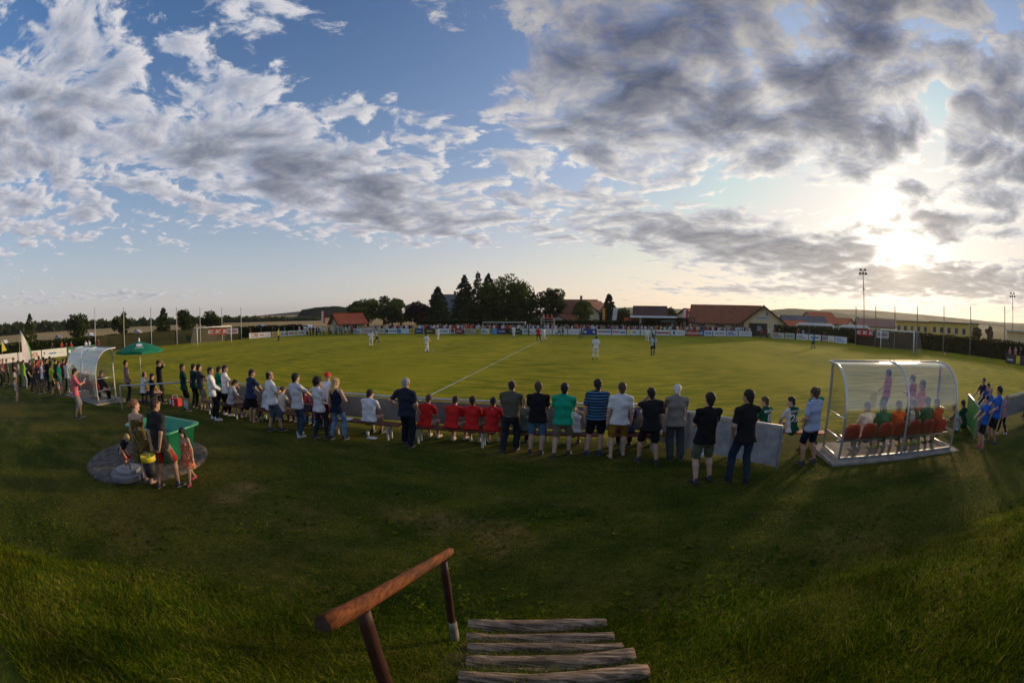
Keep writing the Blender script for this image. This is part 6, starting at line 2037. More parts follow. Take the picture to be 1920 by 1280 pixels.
def goal(x, yc, back, label):
    root = empty('goal', (x, yc, 0)); tag(root, label, 'goal', 'goals at the two ends of the pitch')
    w = 3.66; h = 2.44
    for s in (-1, 1): MB().tube([(0, s * w, 0), (0, s * w, h)], .075, 10).build('post', M_WHITE, root, smooth=True)
    MB().tube([(0, -w - .07, h), (0, w + .07, h)], .075, 10).build('crossbar', M_WHITE, root, smooth=True)
    for s in (-1, 1): MB().tube([(0, s * w, h), (back * .9, s * w, h - .05), (back * 2.0, s * w, 0)], .02, 6).build('stay', M_GALV, root)
    for q in ([(0, -w, h), (0, w, h), (back * .9, w, h - .05), (back * .9, -w, h - .05)], [(back * .9, -w, h - .05), (back * .9, w, h - .05), (back * 2, w, 0), (back * 2, -w, 0)],
              [(0, -w, 0), (0, -w, h), (back * .9, -w, h - .05), (back * 2, -w, 0)], [(0, w, 0), (0, w, h), (back * .9, w, h - .05), (back * 2, w, 0)]):
        MB().quad(*q).build('net', M_NET, root)


goal(-52.5, 42.0, -1, 'white goal at the left end under the young trees')
goal(39.3, 42.0, 1, 'white goal at the right end in front of the dark hedge')


def banner(px0, px1, py0, py1, D0, D1, c, label, text=None, tcol=(.75, .75, .75), size=.6):
    a, b = gdist(px0, D0), gdist(px1, D1)
    z1, z0 = zpix(px0, py0, D0), zpix(px0, py1, D0)
    d = Vector((b.x - a.x, b.y - a.y, 0)); L = d.length; d.normalize()
    c0 = Vector(((a.x + b.x) / 2, (a.y + b.y) / 2, (z0 + z1) / 2))
    root = empty('banner', c0, math.atan2(d.y, d.x)); tag(root, label, 'banner')
    MB().box((0, 0, 0), (L, .03, z1 - z0)).build('banner_cloth', mat(c, rough=.8, var=.1), root)
    if text:
        me = text_mesh(text, size, .004, bold=.02, shear=.2)
        lo = _lt(me, root, mat(tcol, rough=.8, var=0), loc=(0, -.03, 0), rot=(math.pi / 2, 0, 0))


banner(391, 425, 617, 628, 70.5, 70.8, (.50, .018, .012), 'red banner with three white marks behind the left goal', 'BC  BC  BC', (.72, .70, .70), .72)
banner(424, 446, 616, 626, 70.9, 71.0, (.62, .56, .56), 'white banner with faded lettering right of the red one by the left goal', 'RAIBA', (.30, .10, .12), .60)
banner(1609, 1636, 617, 629, 65.5, 64.3, (.40, .018, .014), 'red banner with three white marks left of the right goal', 'BC  BC  BC', (.70, .66, .68), .62)
banner(1644, 1667, 620, 633, 63.0, 62.2, (.55, .50, .52), 'white banner with dark lettering behind the right goal post', 'RAIBA', (.10, .06, .10), .62)


def floodlight(px, D, pyt, label):
    b = gdist(px, D); b.z = 0; h = zpix(px, pyt, D)
    root = empty('floodlight_mast', b); tag(root, label, 'floodlight', 'floodlight masts on the right')
    MB().tube([(0, 0, 0), (0, 0, h * .99)], [.12, .07], 8).build('mast', M_POLED, root, smooth=True)
    a = cam_ray(px, 600); s = Vector((a.y, -a.x, 0)).normalized(); f = Vector((-a.x, -a.y, 0)).normalized()
    MB().bar(s * -.75 + Vector((0, 0, h - .75)), s * .75 + Vector((0, 0, h - .75)), .07, .07).bar(s * -.55 + Vector((0, 0, h - .15)), s * .55 + Vector((0, 0, h - .15)), .07, .07).build('cross_arm', M_POLED, root)
    for x, zz in ((-.6, -.75), (.0, -.7), (.6, -.75), (-.45, -.1), (.45, -.1)):
        c = s * x + f * .15 + Vector((0, 0, h + zz))
        MB().box((c.x, c.y, c.z), (.5, .3, .36), rz=math.atan2(s.y, s.x) + x * .3, taper=.8).build('lamp_head', mat((.05, .05, .05), rough=.4, var=.1), root)
    MB().box((0, 0, h * .72), (.3, .25, .3)).build('junction_box', M_POLED, root)


floodlight(1620, 82, 505, 'tall floodlight mast standing left of the sun')
floodlight(1899, 105, 549, 'floodlight mast near the right edge')


# ------------------------------------------------------------------ advertising boards
def board(a, b, h, c, label, marks=(), z0=.06, group='advertising boards round the pitch'):
    """marks: (kind, s0, s1, z0, z1, colour) with s along the board, z as a share of the height, or ('text', s, size, string, colour)"""
    a, b = Vector((a[0], a[1], 0)), Vector((b[0], b[1], 0)); d = b - a; L = d.length; ang = math.atan2(d.y, d.x)
    root = empty('advertising_board', (a.x, a.y, 0), ang); tag(root, label, 'board', group)
    MB().box((L / 2, 0, z0 + h / 2), (L - .05, .04, h)).build('panel', mat(c, rough=.55, var=.07, scale=1.2), root)
    MB().box((.1, .06, .3 + h * .2), (.06, .06, .6 + h * .4)).build('stake', M_GALV, root)
    for mk in marks:
        if mk[0] == 'text':
            _, s, size, string, cc = mk
            _lt(text_mesh(string, size, .004, bold=size * .012), root, mat(cc, rough=.7, var=0), loc=(L * s, -.026, z0 + h * .5), rot=(math.pi / 2, 0, 0))
        elif mk[0] == 'disc':
            _, s, zc, r, cc = mk
            n = 16; mb = MB(); mb.add([(L * s + r * math.cos(2 * math.pi * k / n), -.026, z0 + h * zc + r * math.sin(2 * math.pi * k / n)) for k in range(n)], [tuple(range(n))]); mb.build('emblem', mat(cc, rough=.6, var=0), root)
        else:
            _, s0, s1, q0, q1, cc = mk
            MB().box((L * (s0 + s1) / 2, -.024, z0 + h * (q0 + q1) / 2), (L * (s1 - s0), .008, h * (q1 - q0))).build('print_block', mat(cc, rough=.6, var=.25, scale=6), root)
    return root


BW, BN, BR_, BG, BY = (.62, .63, .63), (.020, .045, .16), (.36, .03, .025), (.02, .16, .07), (.60, .46, .02)
TXD, TXB, TXR = (.14, .14, .16), (.05, .10, .28), (.40, .06, .06)
tb_ = lambda c, s0=.15, s1=.85: [('bar', s0, s0 + (s1 - s0) * .42, .38, .62, c), ('bar', s0 + (s1 - s0) * .47, s1, .38, .62, c)]
tb2 = lambda c, c2: [('bar', .10, .55, .55, .75, c), ('bar', .10, .80, .25, .42, c2)]
FAR = [  # px0, px1, colour, marks, phrase
    (658, 679, BW, tb2(TXD, TXD), 'white board with grey lettering nearest the hut'),
    (680, 701, BW, [('bar', 0, 1, .62, .78, (.26, .05, .08)), ('bar', .1, .7, .25, .4, TXR)], 'white board with maroon stripes behind the leftmost players'),
    (702, 722, (.52, .48, .40), tb_(TXD), 'cream board right of the maroon striped board'),
    (723, 745, BW, [('disc', .12, .5, .3, (.04, .04, .05))] + tb_(TXD, .3, .95), 'white board with a black disc at its left end'),
    (746, 768, (.50, .58, .64), [('disc', .15, .5, .38, (.05, .20, .36))], 'pale blue board with a blue disc'),
    (769, 777, BY, [('bar', .3, .7, .3, .7, (.10, .08, .02))], 'short yellow board left of the navy board'),
    (778, 793, BN, tb_((.30, .34, .44)), 'navy board right of the short yellow board'),
    (794, 817, (.020, .020, .022), [('bar', 0, .06, 0, 1, BY), ('bar', .94, 1, 0, 1, BY), ('bar', .25, .75, .35, .65, (.40, .33, .05))], 'black board with yellow ends'),
    (818, 843, BW, tb_((.10, .26, .18)), 'white board with green lettering left of the red official'),
    (844, 853, BW, tb_(TXD), 'short white board behind the red official'),
    (854, 867, (.24, .03, .04), tb_((.50, .40, .40)), 'dark red board left of the beige board'),
    (868, 894, (.42, .37, .28), tb2((.24, .18, .12), (.24, .18, .12)), 'beige board with brown lettering'),
    (895, 900, BY, [('bar', .2, .8, .3, .7, (.2, .15, .02))], 'very short yellow board right of the beige board'),
    (901, 918, (.56, .62, .60), tb2(TXD, TXD), 'pale grey green board left of the blue and violet board'),
    (919, 922, (.40, .42, .05), [('bar', .2, .8, .3, .7, (.2, .2, .03))], 'narrow olive yellow board'),
    (923, 949, (.06, .03, .10), [('bar', 0, .35, 0, 1, (.10, .30, .55)), ('bar', .45, .9, .4, .6, (.45, .42, .5))], 'board half light blue and half dark violet'),
    (953, 978, (.022, .026, .026), tb_((.10, .30, .20)), 'black board with green lettering left of the referee'),
    (979, 1006, BW, tb2(TXD, (.10, .25, .16)), 'white board directly behind the referee'),
    (1007, 1035, BW, tb_((.45, .47, .46)), 'white board under the scaffold platform'),
    (1036, 1064, BW, tb_((.42, .44, .44)), 'white board behind the two runners'),
    (1065, 1092, BW, tb_((.48, .48, .47)), 'blank looking white board left of the royal blue board'),
    (1093, 1118, (.022, .060, .24), [('disc', .18, .5, .2, (.60, .62, .66)), ('disc', .82, .5, .2, (.60, .62, .66))], 'royal blue board with two white discs'),
    (1119, 1146, BW, [('bar', .08, .5, .45, .7, TXR), ('bar', .5, .94, .45, .7, TXB)], 'white board with red and blue print right of the royal blue board'),
    (1147, 1174, BW, [('bar', .08, .5, .45, .7, TXR), ('bar', .55, .94, .35, .6, TXB), ('disc', .05, .5, .12, (.1, .3, .3))], 'second white board with red and blue print'),
    (1175, 1200, BW, [('disc', .2, .55, .28, (.70, .55, .03))] + tb_(TXD, .45, .7), 'white board with a yellow disc left of the grandstand'),
    (1201, 1228, BW, tb_((.40, .42, .44)), 'faint white board in front of the grandstand'),
    (1229, 1256, BW, [('bar', .1, .95, .32, .62, TXR), ('bar', .0, .12, .4, .7, TXD)], 'white board with a long red line of print by the grandstand'),
    (1257, 1284, BW, [('disc', .25, .5, .25, (.08, .08, .28))] + tb_((.45, .45, .45), .5, .9), 'white board with a dark blue disc left of the red board'),
    (1285, 1311, BR_, [('text', .52, .62, "McDonald's", (.72, .70, .66))], 'red board with white lettering by the clubhouse'),
    (1312, 1319, (.03, .13, .30), [('bar', .3, .7, .3, .7, (.5, .55, .6))], 'short blue board right of the red board'),
    (1320, 1336, (.48, .56, .62), tb_(TXB), 'pale blue board right of the short blue board'),
    (1337, 1362, BW, tb_((.16, .20, .24)), 'white board with dark lettering before the clubhouse'),
    (1363, 1384, (.56, .60, .64), tb2(TXB, TXB), 'white board with blue lettering before the clubhouse'),
    (1385, 1410, BW, tb_((.44, .43, .42)), 'last white board left of the gateway'),
]
YB = 72.2


def x_at(px, Y):
    d = cam_ray(px, 625); return d.x / d.y * Y


for (p0, p1, c, mk, lb) in FAR:
    board((x_at(p0, YB), YB), (x_at(p1, YB), YB), .95, c, lb + ' along the far touchline' if len(lb.split()) < 12 else lb, mk)
# corner runs
ca, cb_ = gp(467, 635.5), gp(575, 628.0)
for (t0, t1, c, mk, lb) in [(0, .36, BW, [('text', .25, .95, 'OBI', (.36, .03, .03)), ('bar', .48, .66, .45, .62, TXR)], 'white board with big dark red letters near the left corner'),
                            (.37, .50, (.44, .30, .15), tb_((.30, .14, .05)), 'tan board behind the neon goalkeeper'), (.51, .64, BW, tb2(TXD, TXD) + [('disc', .92, .5, .3, (.15, .22, .03))], 'white board with an olive disc right of the neon goalkeeper'),
                            (.65, .80, BW, [('bar', .1, .75, .35, .65, TXR), ('disc', .9, .5, .25, BY)], 'white board with red print near the hut'), (.81, 1, BW, [('disc', .15, .5, .25, BY)] + tb_(TXD, .3, .7), 'white board with a yellow disc at its left near the hut')]:
    board(tuple(ca.lerp(cb_, t0))[:2], tuple(ca.lerp(cb_, t1))[:2], .95, c, lb, mk)
qa = gp(1447, 634.5), gp(1490, 636.5), gp(1541, 640.0), gp(1588, 645.5)
for (a, b, c, mk, lb) in [(qa[0], qa[0].lerp(qa[1], .55), (.48, .44, .36), tb2((.25, .10, .08), TXD), 'cream board right of the gateway'), (qa[0].lerp(qa[1], .57), qa[1], (.44, .42, .34), tb_((.03, .22, .14)), 'cream board with green lettering right of the gateway'),
                          (qa[1].lerp(qa[2], .06), qa[1].lerp(qa[2], .50), BW, tb2((.10, .25, .40), TXD), 'white board with blue print before the dark hedge'), (qa[1].lerp(qa[2], .52), qa[1].lerp(qa[2], .96), BW, tb_(TXD), 'white board behind the blue goalkeeper'),
                          (qa[2], qa[2].lerp(qa[3], .22), (.40, .32, .36), tb_(TXB), 'short pinkish board right of the blue goalkeeper'), (qa[2].lerp(qa[3], .24), qa[2].lerp(qa[3], .52), BW, [('bar', .2, .8, .1, .3, BY)], 'white board with a yellow foot right of the blue goalkeeper'),
                          (qa[2].lerp(qa[3], .54), qa[3], (.60, .62, .66), tb2((.20, .30, .48), (.20, .30, .48)), 'last white board with pale blue print towards the right goal')]:
    board(tuple(a)[:2], tuple(b)[:2], .95, c, lb, mk)
la = [gp(0, 679), gp(38, 676.5), gp(69, 673.5), gp(109, 669), gp(146, 663.5), gp(182, 658)]
lz = [Vector((-57.2, 1.5, 0)), Vector((-57.2, 5.0, 0)), Vector((-57.2, 8.6, 0)), Vector((-57.3, 12.6, 0)), Vector((-57.4, 17.0, 0)), Vector((-57.5, 22.0, 0))]
for i, (c, mk, lb) in enumerate([((.60, .42, .02), [('bar', 0, 1, 0, .35, (.45, .06, .02))], 'yellow and red board at the left edge'), (BW, tb_((.50, .46, .42)), 'white board left of the red lettered board at the left'),
                                 (BW, [('text', .55, .80, 'BIEDER', (.42, .05, .04))], 'white board with large red lettering behind the left crowd'), (BW, [('bar', .28, .58, .4, .6, (.10, .25, .45)), ('bar', .62, .9, .45, .55, (.45, .44, .42)), ('disc', .1, .6, .15, TXD)], 'white board with blue print behind the left crowd'),
                                 (BG, [('text', .5, .62, 'LAGERHAUS', (.62, .66, .62)), ('disc', .08, .5, .22, (.62, .66, .62)), ('disc', .93, .5, .22, (.62, .66, .62))], 'green board with white lettering left of the first net pole')]):
    a, b = lz[i], lz[i + 1]
    board((a.x, a.y + .05), (b.x, b.y - .05), 1.0, c, lb, mk)
ra, rb = gp(1874, 683), gp(1903, 688)
board((45.3, 25.8), (45.8, 22.8), .95, (.03, .035, .045), 'dark board with yellow slash at the right edge', [('bar', .55, .75, .1, .9, BY), ('bar', .1, .4, .3, .5, (.4, .42, .46))])
board((45.85, 22.7), (46.2, 19.5), .95, (.55, .60, .66), 'pale blue board at the right edge', tb_((.3, .35, .4)))


# ------------------------------------------------------------------ buildings
M_ROOFR = mat((.46, .105, .040), rough=.85, var=.2, scale=.8, bump=.4, bscale=6)
M_ROOFB = mat((.24, .075, .032), rough=.85, var=.2, scale=.8, bump=.4, bscale=6)
M_ROOFD = mat((.085, .042, .036), rough=.85, var=.15, scale=.8, bump=.4, bscale=6)
M_ROOFG = mat((.11, .11, .12), rough=.85, var=.15, scale=.8, bump=.3, bscale=6)
M_CREAM = mat((.66, .50, .30), rough=.9, var=.08, scale=.8)
M_CREAM2 = mat((.62, .54, .36), rough=.9, var=.08, scale=.8)
M_TEAL = mat((.13, .42, .36), rough=.9, var=.08)
M_WIN = mat((.03, .04, .05), rough=.08, spec=.6, var=.1)
M_FRAME = mat((.62, .62, .60), rough=.6, var=.05)
M_DARKW = mat((.045, .028, .020), rough=.8, var=.2)


def gable_house(name, c, ang, L, W, he, hr_, wall, roof, label, over=.5, wins=(), cat='house', chimney=False, door=None, tiles=0):
    """ridge along local x; front wall at -y; c is the middle of the footprint on the ground; wins: (wall 'f'|'r'|'l', s, z, w, h)"""
    root = empty(name, c, ang); tag(root, label, cat)
    w = MB()
    x, y = L / 2, W / 2
    w.add([(-x, -y, -.2), (x, -y, -.2), (x, y, -.2), (-x, y, -.2), (-x, -y, he), (x, -y, he), (x, y, he), (-x, y, he), (-x, 0, hr_ - .12), (x, 0, hr_ - .12)],
          [(0, 1, 5, 4), (2, 3, 7, 6), (1, 2, 6, 9, 5), (3, 0, 4, 8, 7), (4, 5, 9, 8), (6, 7, 8, 9)])
    w.build('wall', wall, root)
    sl = (hr_ - he) / y; X = x + over; Yv = y + over; ez = he - over * sl
    rr_ = MB(); t = .16
    for s in (-1, 1):
        rr_.add([(-X, s * Yv, ez), (X, s * Yv, ez), (X, 0, hr_), (-X, 0, hr_), (-X, s * Yv, ez + t), (X, s * Yv, ez + t), (X, 0, hr_ + t), (-X, 0, hr_ + t)], [(0, 1, 2, 3), (7, 6, 5, 4), (0, 4, 5, 1), (1, 5, 6, 2), (3, 2, 6, 7), (0, 3, 7, 4)])
    ro = rr_.build('roof', roof, root)
    nrow = max(4, int(math.hypot(Yv, hr_ - ez) / .35))
    MB().bar((-X - .02, 0, hr_ + t), (X + .02, 0, hr_ + t), .28, .12).build('ridge_cap', roof, ro)
    for s in (-1, 1):
        for e in (-1, 1): MB().bar((e * (X + .03), s * (Yv + .02), ez + t * .3), (e * (X + .03), 0, hr_ + t * .3), .05, .28).build('verge_board', M_DARKW, ro)
        MB().tube([(-X, s * (Yv + .07), ez + .04), (X, s * (Yv + .07), ez + .04)], .07, 6).build('gutter', M_DARKW, ro)
    if chimney: MB().box((L * .1, W * .1, hr_ + .35), (.6, .6, 1.5)).box((L * .1, W * .1, hr_ + 1.13), (.75, .75, .1)).build('chimney', mat((.20, .10, .07), var=.2), ro)
    for (side, s, z, ww, hh) in wins:
        if side == 'f': cx, cy, rz_ = -x + L * s, -y - .01, 0
        elif side == 'r': cx, cy, rz_ = x + .01, -y + W * s, math.pi / 2
        else: cx, cy, rz_ = -x - .01, -y + W * s, math.pi / 2
        wo = MB().box((cx, cy, z), (ww, .06, hh), rz=rz_).build('window', M_WIN, root)
        f_ = MB()
        cr, sr = math.cos(rz_), math.sin(rz_)
        for (ox, oz, sx_, sz_) in ((-ww / 2, 0, .09, hh + .09), (ww / 2, 0, .09, hh + .09), (0, hh / 2, ww, .09), (0, -hh / 2, ww, .09), (0, 0, .06, hh)):
            f_.box((cx + ox * cr, cy + ox * sr, z + oz), (sx_, .12, sz_), rz=rz_)
        f_.build('frame', M_FRAME, wo)
    return root


def ang_perp(px):
    d = cam_ray(px, 600); return -math.atan2(d.x, d.y)


# hut with red roof at the far left corner
Dh = 92
hb = gdist(652, Dh); hz = zpix(640, 588, Dh); he_ = zpix(640, 607, Dh)
gable_house('hut', hb, ang_perp(652) + R(24), 5.9, 4.4, he_ + .35, hz - .1, mat((.42, .38, .26), var=.1), M_ROOFR, 'small hut with a bright red tiled roof and open gable', over=.7, wins=(('f', .25, 1.6, 1.2, 1.5), ('f', .6, 1.6, 1.2, 1.5), ('r', .5, 1.5, 1.6, 2.0)), cat='hut')
# turquoise house
Dt = 128
gable_house('house', gdist(846, Dt), ang_perp(846), 11, 9, zpix(846, 577, Dt), zpix(846, 553, Dt), M_TEAL, M_ROOFG, 'turquoise house with a grey roof glimpsed between spruces', wins=(('f', .40, zpix(846, 588, Dt), 1.5, 1.5), ('f', .62, zpix(846, 588, Dt), 1.5, 1.5)), chimney=True)
# brown roofed house with cross gable
Dc = 108
hb = gdist(1083, Dc)
gable_house('house', hb, ang_perp(1083), 9.2, 9, zpix(1083, 592, Dc), zpix(1083, 563, Dc), M_CREAM2, mat((.22, .085, .05), rough=.85, var=.2, scale=.8), 'brown roofed house behind the small green tree', wins=(('f', .3, 2.2, 1.3, 1.3),), chimney=True)
hb2 = gdist(1112, Dc - 4)
gable_house('house', hb2, ang_perp(1112) + R(62), 6.5, 6.6, zpix(1112, 585, Dc), zpix(1112, 566, Dc), M_CREAM2, mat((.20, .075, .045), rough=.85, var=.2, scale=.8), 'cream gabled house wing left of the pointed spruce', wins=(('l', .5, zpix(1112, 593, Dc), 1.6, 1.4),), over=.7)
hb3 = gdist(1061, Dc - 8)
gable_house('shed', hb3, ang_perp(1061) + R(55), 5.5, 5.0, zpix(1061, 601, Dc - 8), zpix(1061, 590, Dc - 8), mat((.40, .39, .37), var=.1), M_ROOFB, 'low shed with a steep brown roof beside the round dark tree', over=.6, cat='shed')
# grandstand with brown roof behind
Dg = 96
gable_house('house', gdist(1219, Dg + 10), ang_perp(1219), wpix(1188, 1250, Dg + 10) - .8, 8, zpix(1219, 596, Dg + 10), zpix(1219, 575, Dg + 10), M_CREAM, M_ROOFD, 'long dark brown roof rising behind the grandstand', cat='building')
gs = empty('grandstand', (x_at(1222, 79.5), 79.5, 0)); tag(gs, 'covered grandstand with a white roof edge and dark interior', 'grandstand')
xl, xr = x_at(1180, 78) - gs.location.x, x_at(1300, 78) - gs.location.x
xf = x_at(1266, 78) - gs.location.x
zt_ = zpix(1222, 594, 78.5)
MB().box(((xl + xr) / 2, 0, zt_ - .12), (xr - xl, 5.2, .14)).build('roof', M_ROOFD, gs)
MB().box(((xl + xf) / 2, -2.65, zt_ + .02), (xf - xl, .08, .34)).build('roof_edge', mat((.70, .71, .73), var=.05), gs)
MB().box(((xl + xr) / 2, 2.5, zt_ / 2), (xr - xl, .15, zt_ - .2)).build('back_wall', M_DARKW, gs)
for k in range(6): MB().bar((xl + (xr - xl) * k / 5, -2.3, 0), (xl + (xr - xl) * k / 5, -2.3, zt_ - .2), .1, .1).build('post', M_DARKW, gs)
for k in range(3): MB().box(((xl + xr) / 2, .4 + .8 * k, .2 + .2 * k), (xr - xl - .2, .78, .4 + .4 * k)).build('terrace_step', mat((.12, .11, .10), var=.2), gs)
MB().box(((xl + xr) / 2 + 1, -2.2, zt_ - .75), (2.6, .05, .35)).build('sign', mat((.07, .12, .09), var=.1), gs)
kb = gdist(1186, 82)
gable_house('kiosk', kb, ang_perp(1186), wpix(1171, 1201, 82) - .8, 3, zpix(1186, 606.5, 82), zpix(1186, 597.5, 82), M_DARKW, M_ROOFR, 'low kiosk with a reddish roof left of the grandstand', cat='kiosk')
# clubhouse
Dk = 86
A0 = gdist(1362, Dk + 3)
Lc = wpix(1310, 1432, Dk)
rz_c = ang_perp(1375)
gable_house('clubhouse', A0, rz_c, Lc, 10.5, zpix(1362, 603, Dk - 3), zpix(1362, 573.5, Dk + 3), M_CREAM, M_ROOFB, 'clubhouse with a big brown roof behind the far crowd', over=.8, wins=(('f', .14, 1.5, 1.6, 1.4), ('f', .40, 1.4, 2.2, 1.9), ('f', .64, 1.5, 1.8, 1.6)), cat='clubhouse')
W0 = gdist(1432, Dk - 1)
Wk = wpix(1396, 1470, Dk - 5)
wing = gable_house('clubhouse_wing', W0, ang_perp(1432) + math.pi / 2, 9.5, Wk, zpix(1432, 604, Dk - 5), zpix(1432, 574.5, Dk - 5), M_CREAM, M_ROOFB, 'cream gable of the clubhouse with a white name sign', over=.75, wins=(('l', .18, zpix(1454, 614, Dk - 5), 1.1, 1.3), ('l', .42, zpix(1436, 588, Dk - 5), .55, .9)), cat='clubhouse')
zs = zpix(1428, 596, Dk - 5)
sg = MB().box((0, 0, 0), (.06, 2.5, .62)).build('name_sign', mat((.52, .50, .50), var=.05), wing, loc=(-4.80, .25, zs))
_lt(text_mesh('SC KOHFIDISCH', .30, .004, bold=.004), sg, mat((.04, .045, .06), var=0), loc=(-.045, 0, -.01), rot=(math.pi / 2, 0, -math.pi / 2))
MB().box((-4.78, 1.1, 1.25), (.10, 3.6, 2.3)).build('porch_opening', mat((.035, .025, .020), var=.3), wing)
MB().box((-4.84, .9, 1.45), (.06, .8, .9)).build('notice_board', mat((.18, .24, .28), var=.2), wing)
gable_house('house', gdist(1296, 100), ang_perp(1296) + R(70), 8, 7, zpix(1296, 600, 100), zpix(1296, 580, 100), M_CREAM2, M_ROOFB, 'yellowish gabled house behind the red and white flag', wins=(('l', .5, 4.2, 1.0, 1.2),))
# houses on the right
gable_house('house', gdist(1505, 125), ang_perp(1505) + R(12), 13, 9, zpix(1505, 607, 125), zpix(1505, 593, 125), mat((.36, .38, .33), var=.1), M_ROOFG, 'low grey roofed house right of the clubhouse')
gable_house('house', gdist(1535, 150), ang_perp(1535) + R(30), 10, 10, zpix(1535, 600, 150), zpix(1535, 586, 150), M_CREAM2, M_ROOFR, 'red roofed house above the left bus')
gable_house('house', gdist(1570, 135), ang_perp(1570) - R(20), 9, 9, zpix(1570, 607, 135), zpix(1570, 597, 135), M_CREAM2, M_ROOFR, 'red hipped house between the two buses')
gable_house('house', gdist(1488, 118), ang_perp(1488), 6, 6, zpix(1488, 610, 118), zpix(1488, 602, 118), M_CREAM2, M_ROOFR, 'low red roof beside the clubhouse gable')
gable_house('house', gdist(1640, 130), ang_perp(1640) + R(10), 12, 8, zpix(1640, 611, 130), zpix(1640, 599, 130), M_CREAM2, mat((.30, .15, .11), rough=.85, var=.2), 'pinkish roofed house behind the floodlight mast')


def flats(px0, px1, pt, D, label):
    a, b = gdist(px0, D), gdist(px1, D * .94); d = b - a; L = math.hypot(d.x, d.y)
    root = empty('flats', (a + b) / 2, math.atan2(d.y, d.x)); tag(root, label, 'building', 'yellow flats on the right')
    h = zpix((px0 + px1) / 2, pt, D * .97)
    MB().box((0, 4, h / 2), (L, 8, h)).build('wall', mat((.62, .46, .10), rough=.9, var=.1, scale=.5), root)
    MB().box((0, 3.9, h + .12), (L + .8, 9.2, .25)).build('roof', mat((.06, .05, .045), var=.1), root)
    n = 5
    for k in range(n):
        x = -L / 2 + L * (k + .5) / n
        wo = MB().box((x, -.02, h - 2.0), (L / n * .42, .08, 1.5)).build('window', M_WIN, root)
        MB().box((x - L / n * .32, -.05, h - 2.1), (L / n * .16, .1, 1.7)).build('curtain_panel', mat((.50, .46, .46), var=.1), root)
        MB().box((x, -.05, h - 2.78), (L / n * .5, .16, .07)).build('sill', M_FRAME, wo)


flats(1680, 1742, 603.5, 150, 'left block of yellow flats with a flat dark roof')
flats(1746, 1815, 605.5, 135, 'right block of yellow flats with a flat dark roof')
fs = empty('low_building', gdist(1925, 80), ang_perp(1925)); tag(fs, 'low building with a pale flat roof at the right edge', 'building')
zf = zpix(1912, 622, 80)
MB().box((0, 2, zf / 2), (9, 5, zf)).build('wall', M_CREAM, fs)
MB().box((0, 1.9, zf + .1), (10, 6.2, .22)).build('roof', mat((.55, .53, .50), var=.1), fs)


def bus(px0, px1, pyt, D, label):
    a, b = gdist(px0, D), gdist(px1, D); d = b - a; L = math.hypot(d.x, d.y)
    root = empty('bus', ((a.x + b.x) / 2, (a.y + b.y) / 2, 0), math.atan2(d.y, d.x)); tag(root, label, 'bus', 'coaches parked behind the dark hedge')
    h = zpix((px0 + px1) / 2, pyt, D); x = L / 2
    prof = [(-x, .4), (x, .4), (x, h - 1.2), (x - .35, h - .25), (x - .9, h), (-x + 1.0, h), (-x + .3, h - .3), (-x, h - 1.3)]
    MB().prism([(p[0], -1.25, p[1]) for p in prof], (0, 2.5, 0)).build('body', mat((.66, .66, .67), rough=.3, spec=.5, var=.05), root)
    n = 6
    for k in range(n):
        x0 = -x + .6 + (L - 1.2) * k / n
        MB().box((x0 + (L - 1.2) / n / 2, -1.27, h - 1.0), ((L - 1.2) / n - .06, .05, 1.0)).build('window', M_WIN, root)
    for sx in (-x * .6, x * .62):
        wh = MB().tube([(sx, -1.30, .5), (sx, -1.0, .5)], .5, 16).build('wheel', M_BLACK, root)
        MB().tube([(sx, -1.32, .5), (sx, -1.29, .5)], .28, 12).build('rim', M_ALU, wh)


# ------------------------------------------------------------------ thin summer haze over the whole place
def haze_box():
    mb = MB().box((0, 1900, 58), (8600, 5600, 126))
    m = bpy.data.materials.new('haze_air'); m.use_nodes = True
    nt = NT(m.node_tree); nt.n.remove(nt.n['Principled BSDF'])
    v = nt.n.new('ShaderNodeVolumePrincipled')
    v.inputs['Color'].default_value = (.80, .82, .85, 1); v.inputs['Density'].default_value = HAZE; v.inputs['Anisotropy'].default_value = .5
    nt.l.new(v.outputs[0], nt.n['Material Output'].inputs['Volume'])
    tag(mb.build('haze', m), 'thin pale evening haze filling the air over the fields', 'haze', kind='stuff')


HAZE = 0.00013
haze_box()

bus(1491, 1566, 605.5, 92, 'left white coach whose roof shows over the dark hedge')
bus(1571, 1633, 609.5, 88, 'right white coach whose roof shows over the dark hedge')


def car(px, D, ang, c, label):
    b = gdist(px, D)
    root = empty('parked_car', b, ang); tag(root, label, 'car', 'cars parked in the field behind the left hedge')
    prof = [(-2.1, .3), (2.1, .3), (2.15, .7), (1.9, .85), (1.1, .95), (.5, 1.42), (-1.1, 1.45), (-1.9, 1.0), (-2.15, .9)]
    MB().prism([(x, -.85, z) for x, z in prof], (0, 1.7, 0)).build('body', mat(c, rough=.3, spec=.5, var=.05), root)
    MB().prism([(-1.55, -.87, 1.0), (.75, -.87, .98), (.38, -.87, 1.36), (-1.0, -.87, 1.38)], (0, 1.74, 0)).build('window', M_WIN, root)
    for sx in (-1.3, 1.35):
        for sy in (-.8, .8): MB().tube([(sx, sy - .1, .32), (sx, sy + .1, .32)], .32, 12).build('wheel', M_BLACK, root)


car(110, 150, R(10), (.20, .21, .23), 'grey car in the field left of the first net pole')
car(170, 155, R(-5), (.45, .55, .66), 'pale blue car in the field behind the round young tree')
car(8, 140, R(20), (.62, .62, .62), 'white car at the far left behind the hedge')
car(258, 165, R(5), (.35, .36, .38), 'silver car in the field behind the third net pole')
car(490, 150, R(8), (.34, .48, .60), 'light blue car beyond the corner boards')
car(578, 120, R(-10), (.64, .65, .66), 'white car left of the red and white banner')


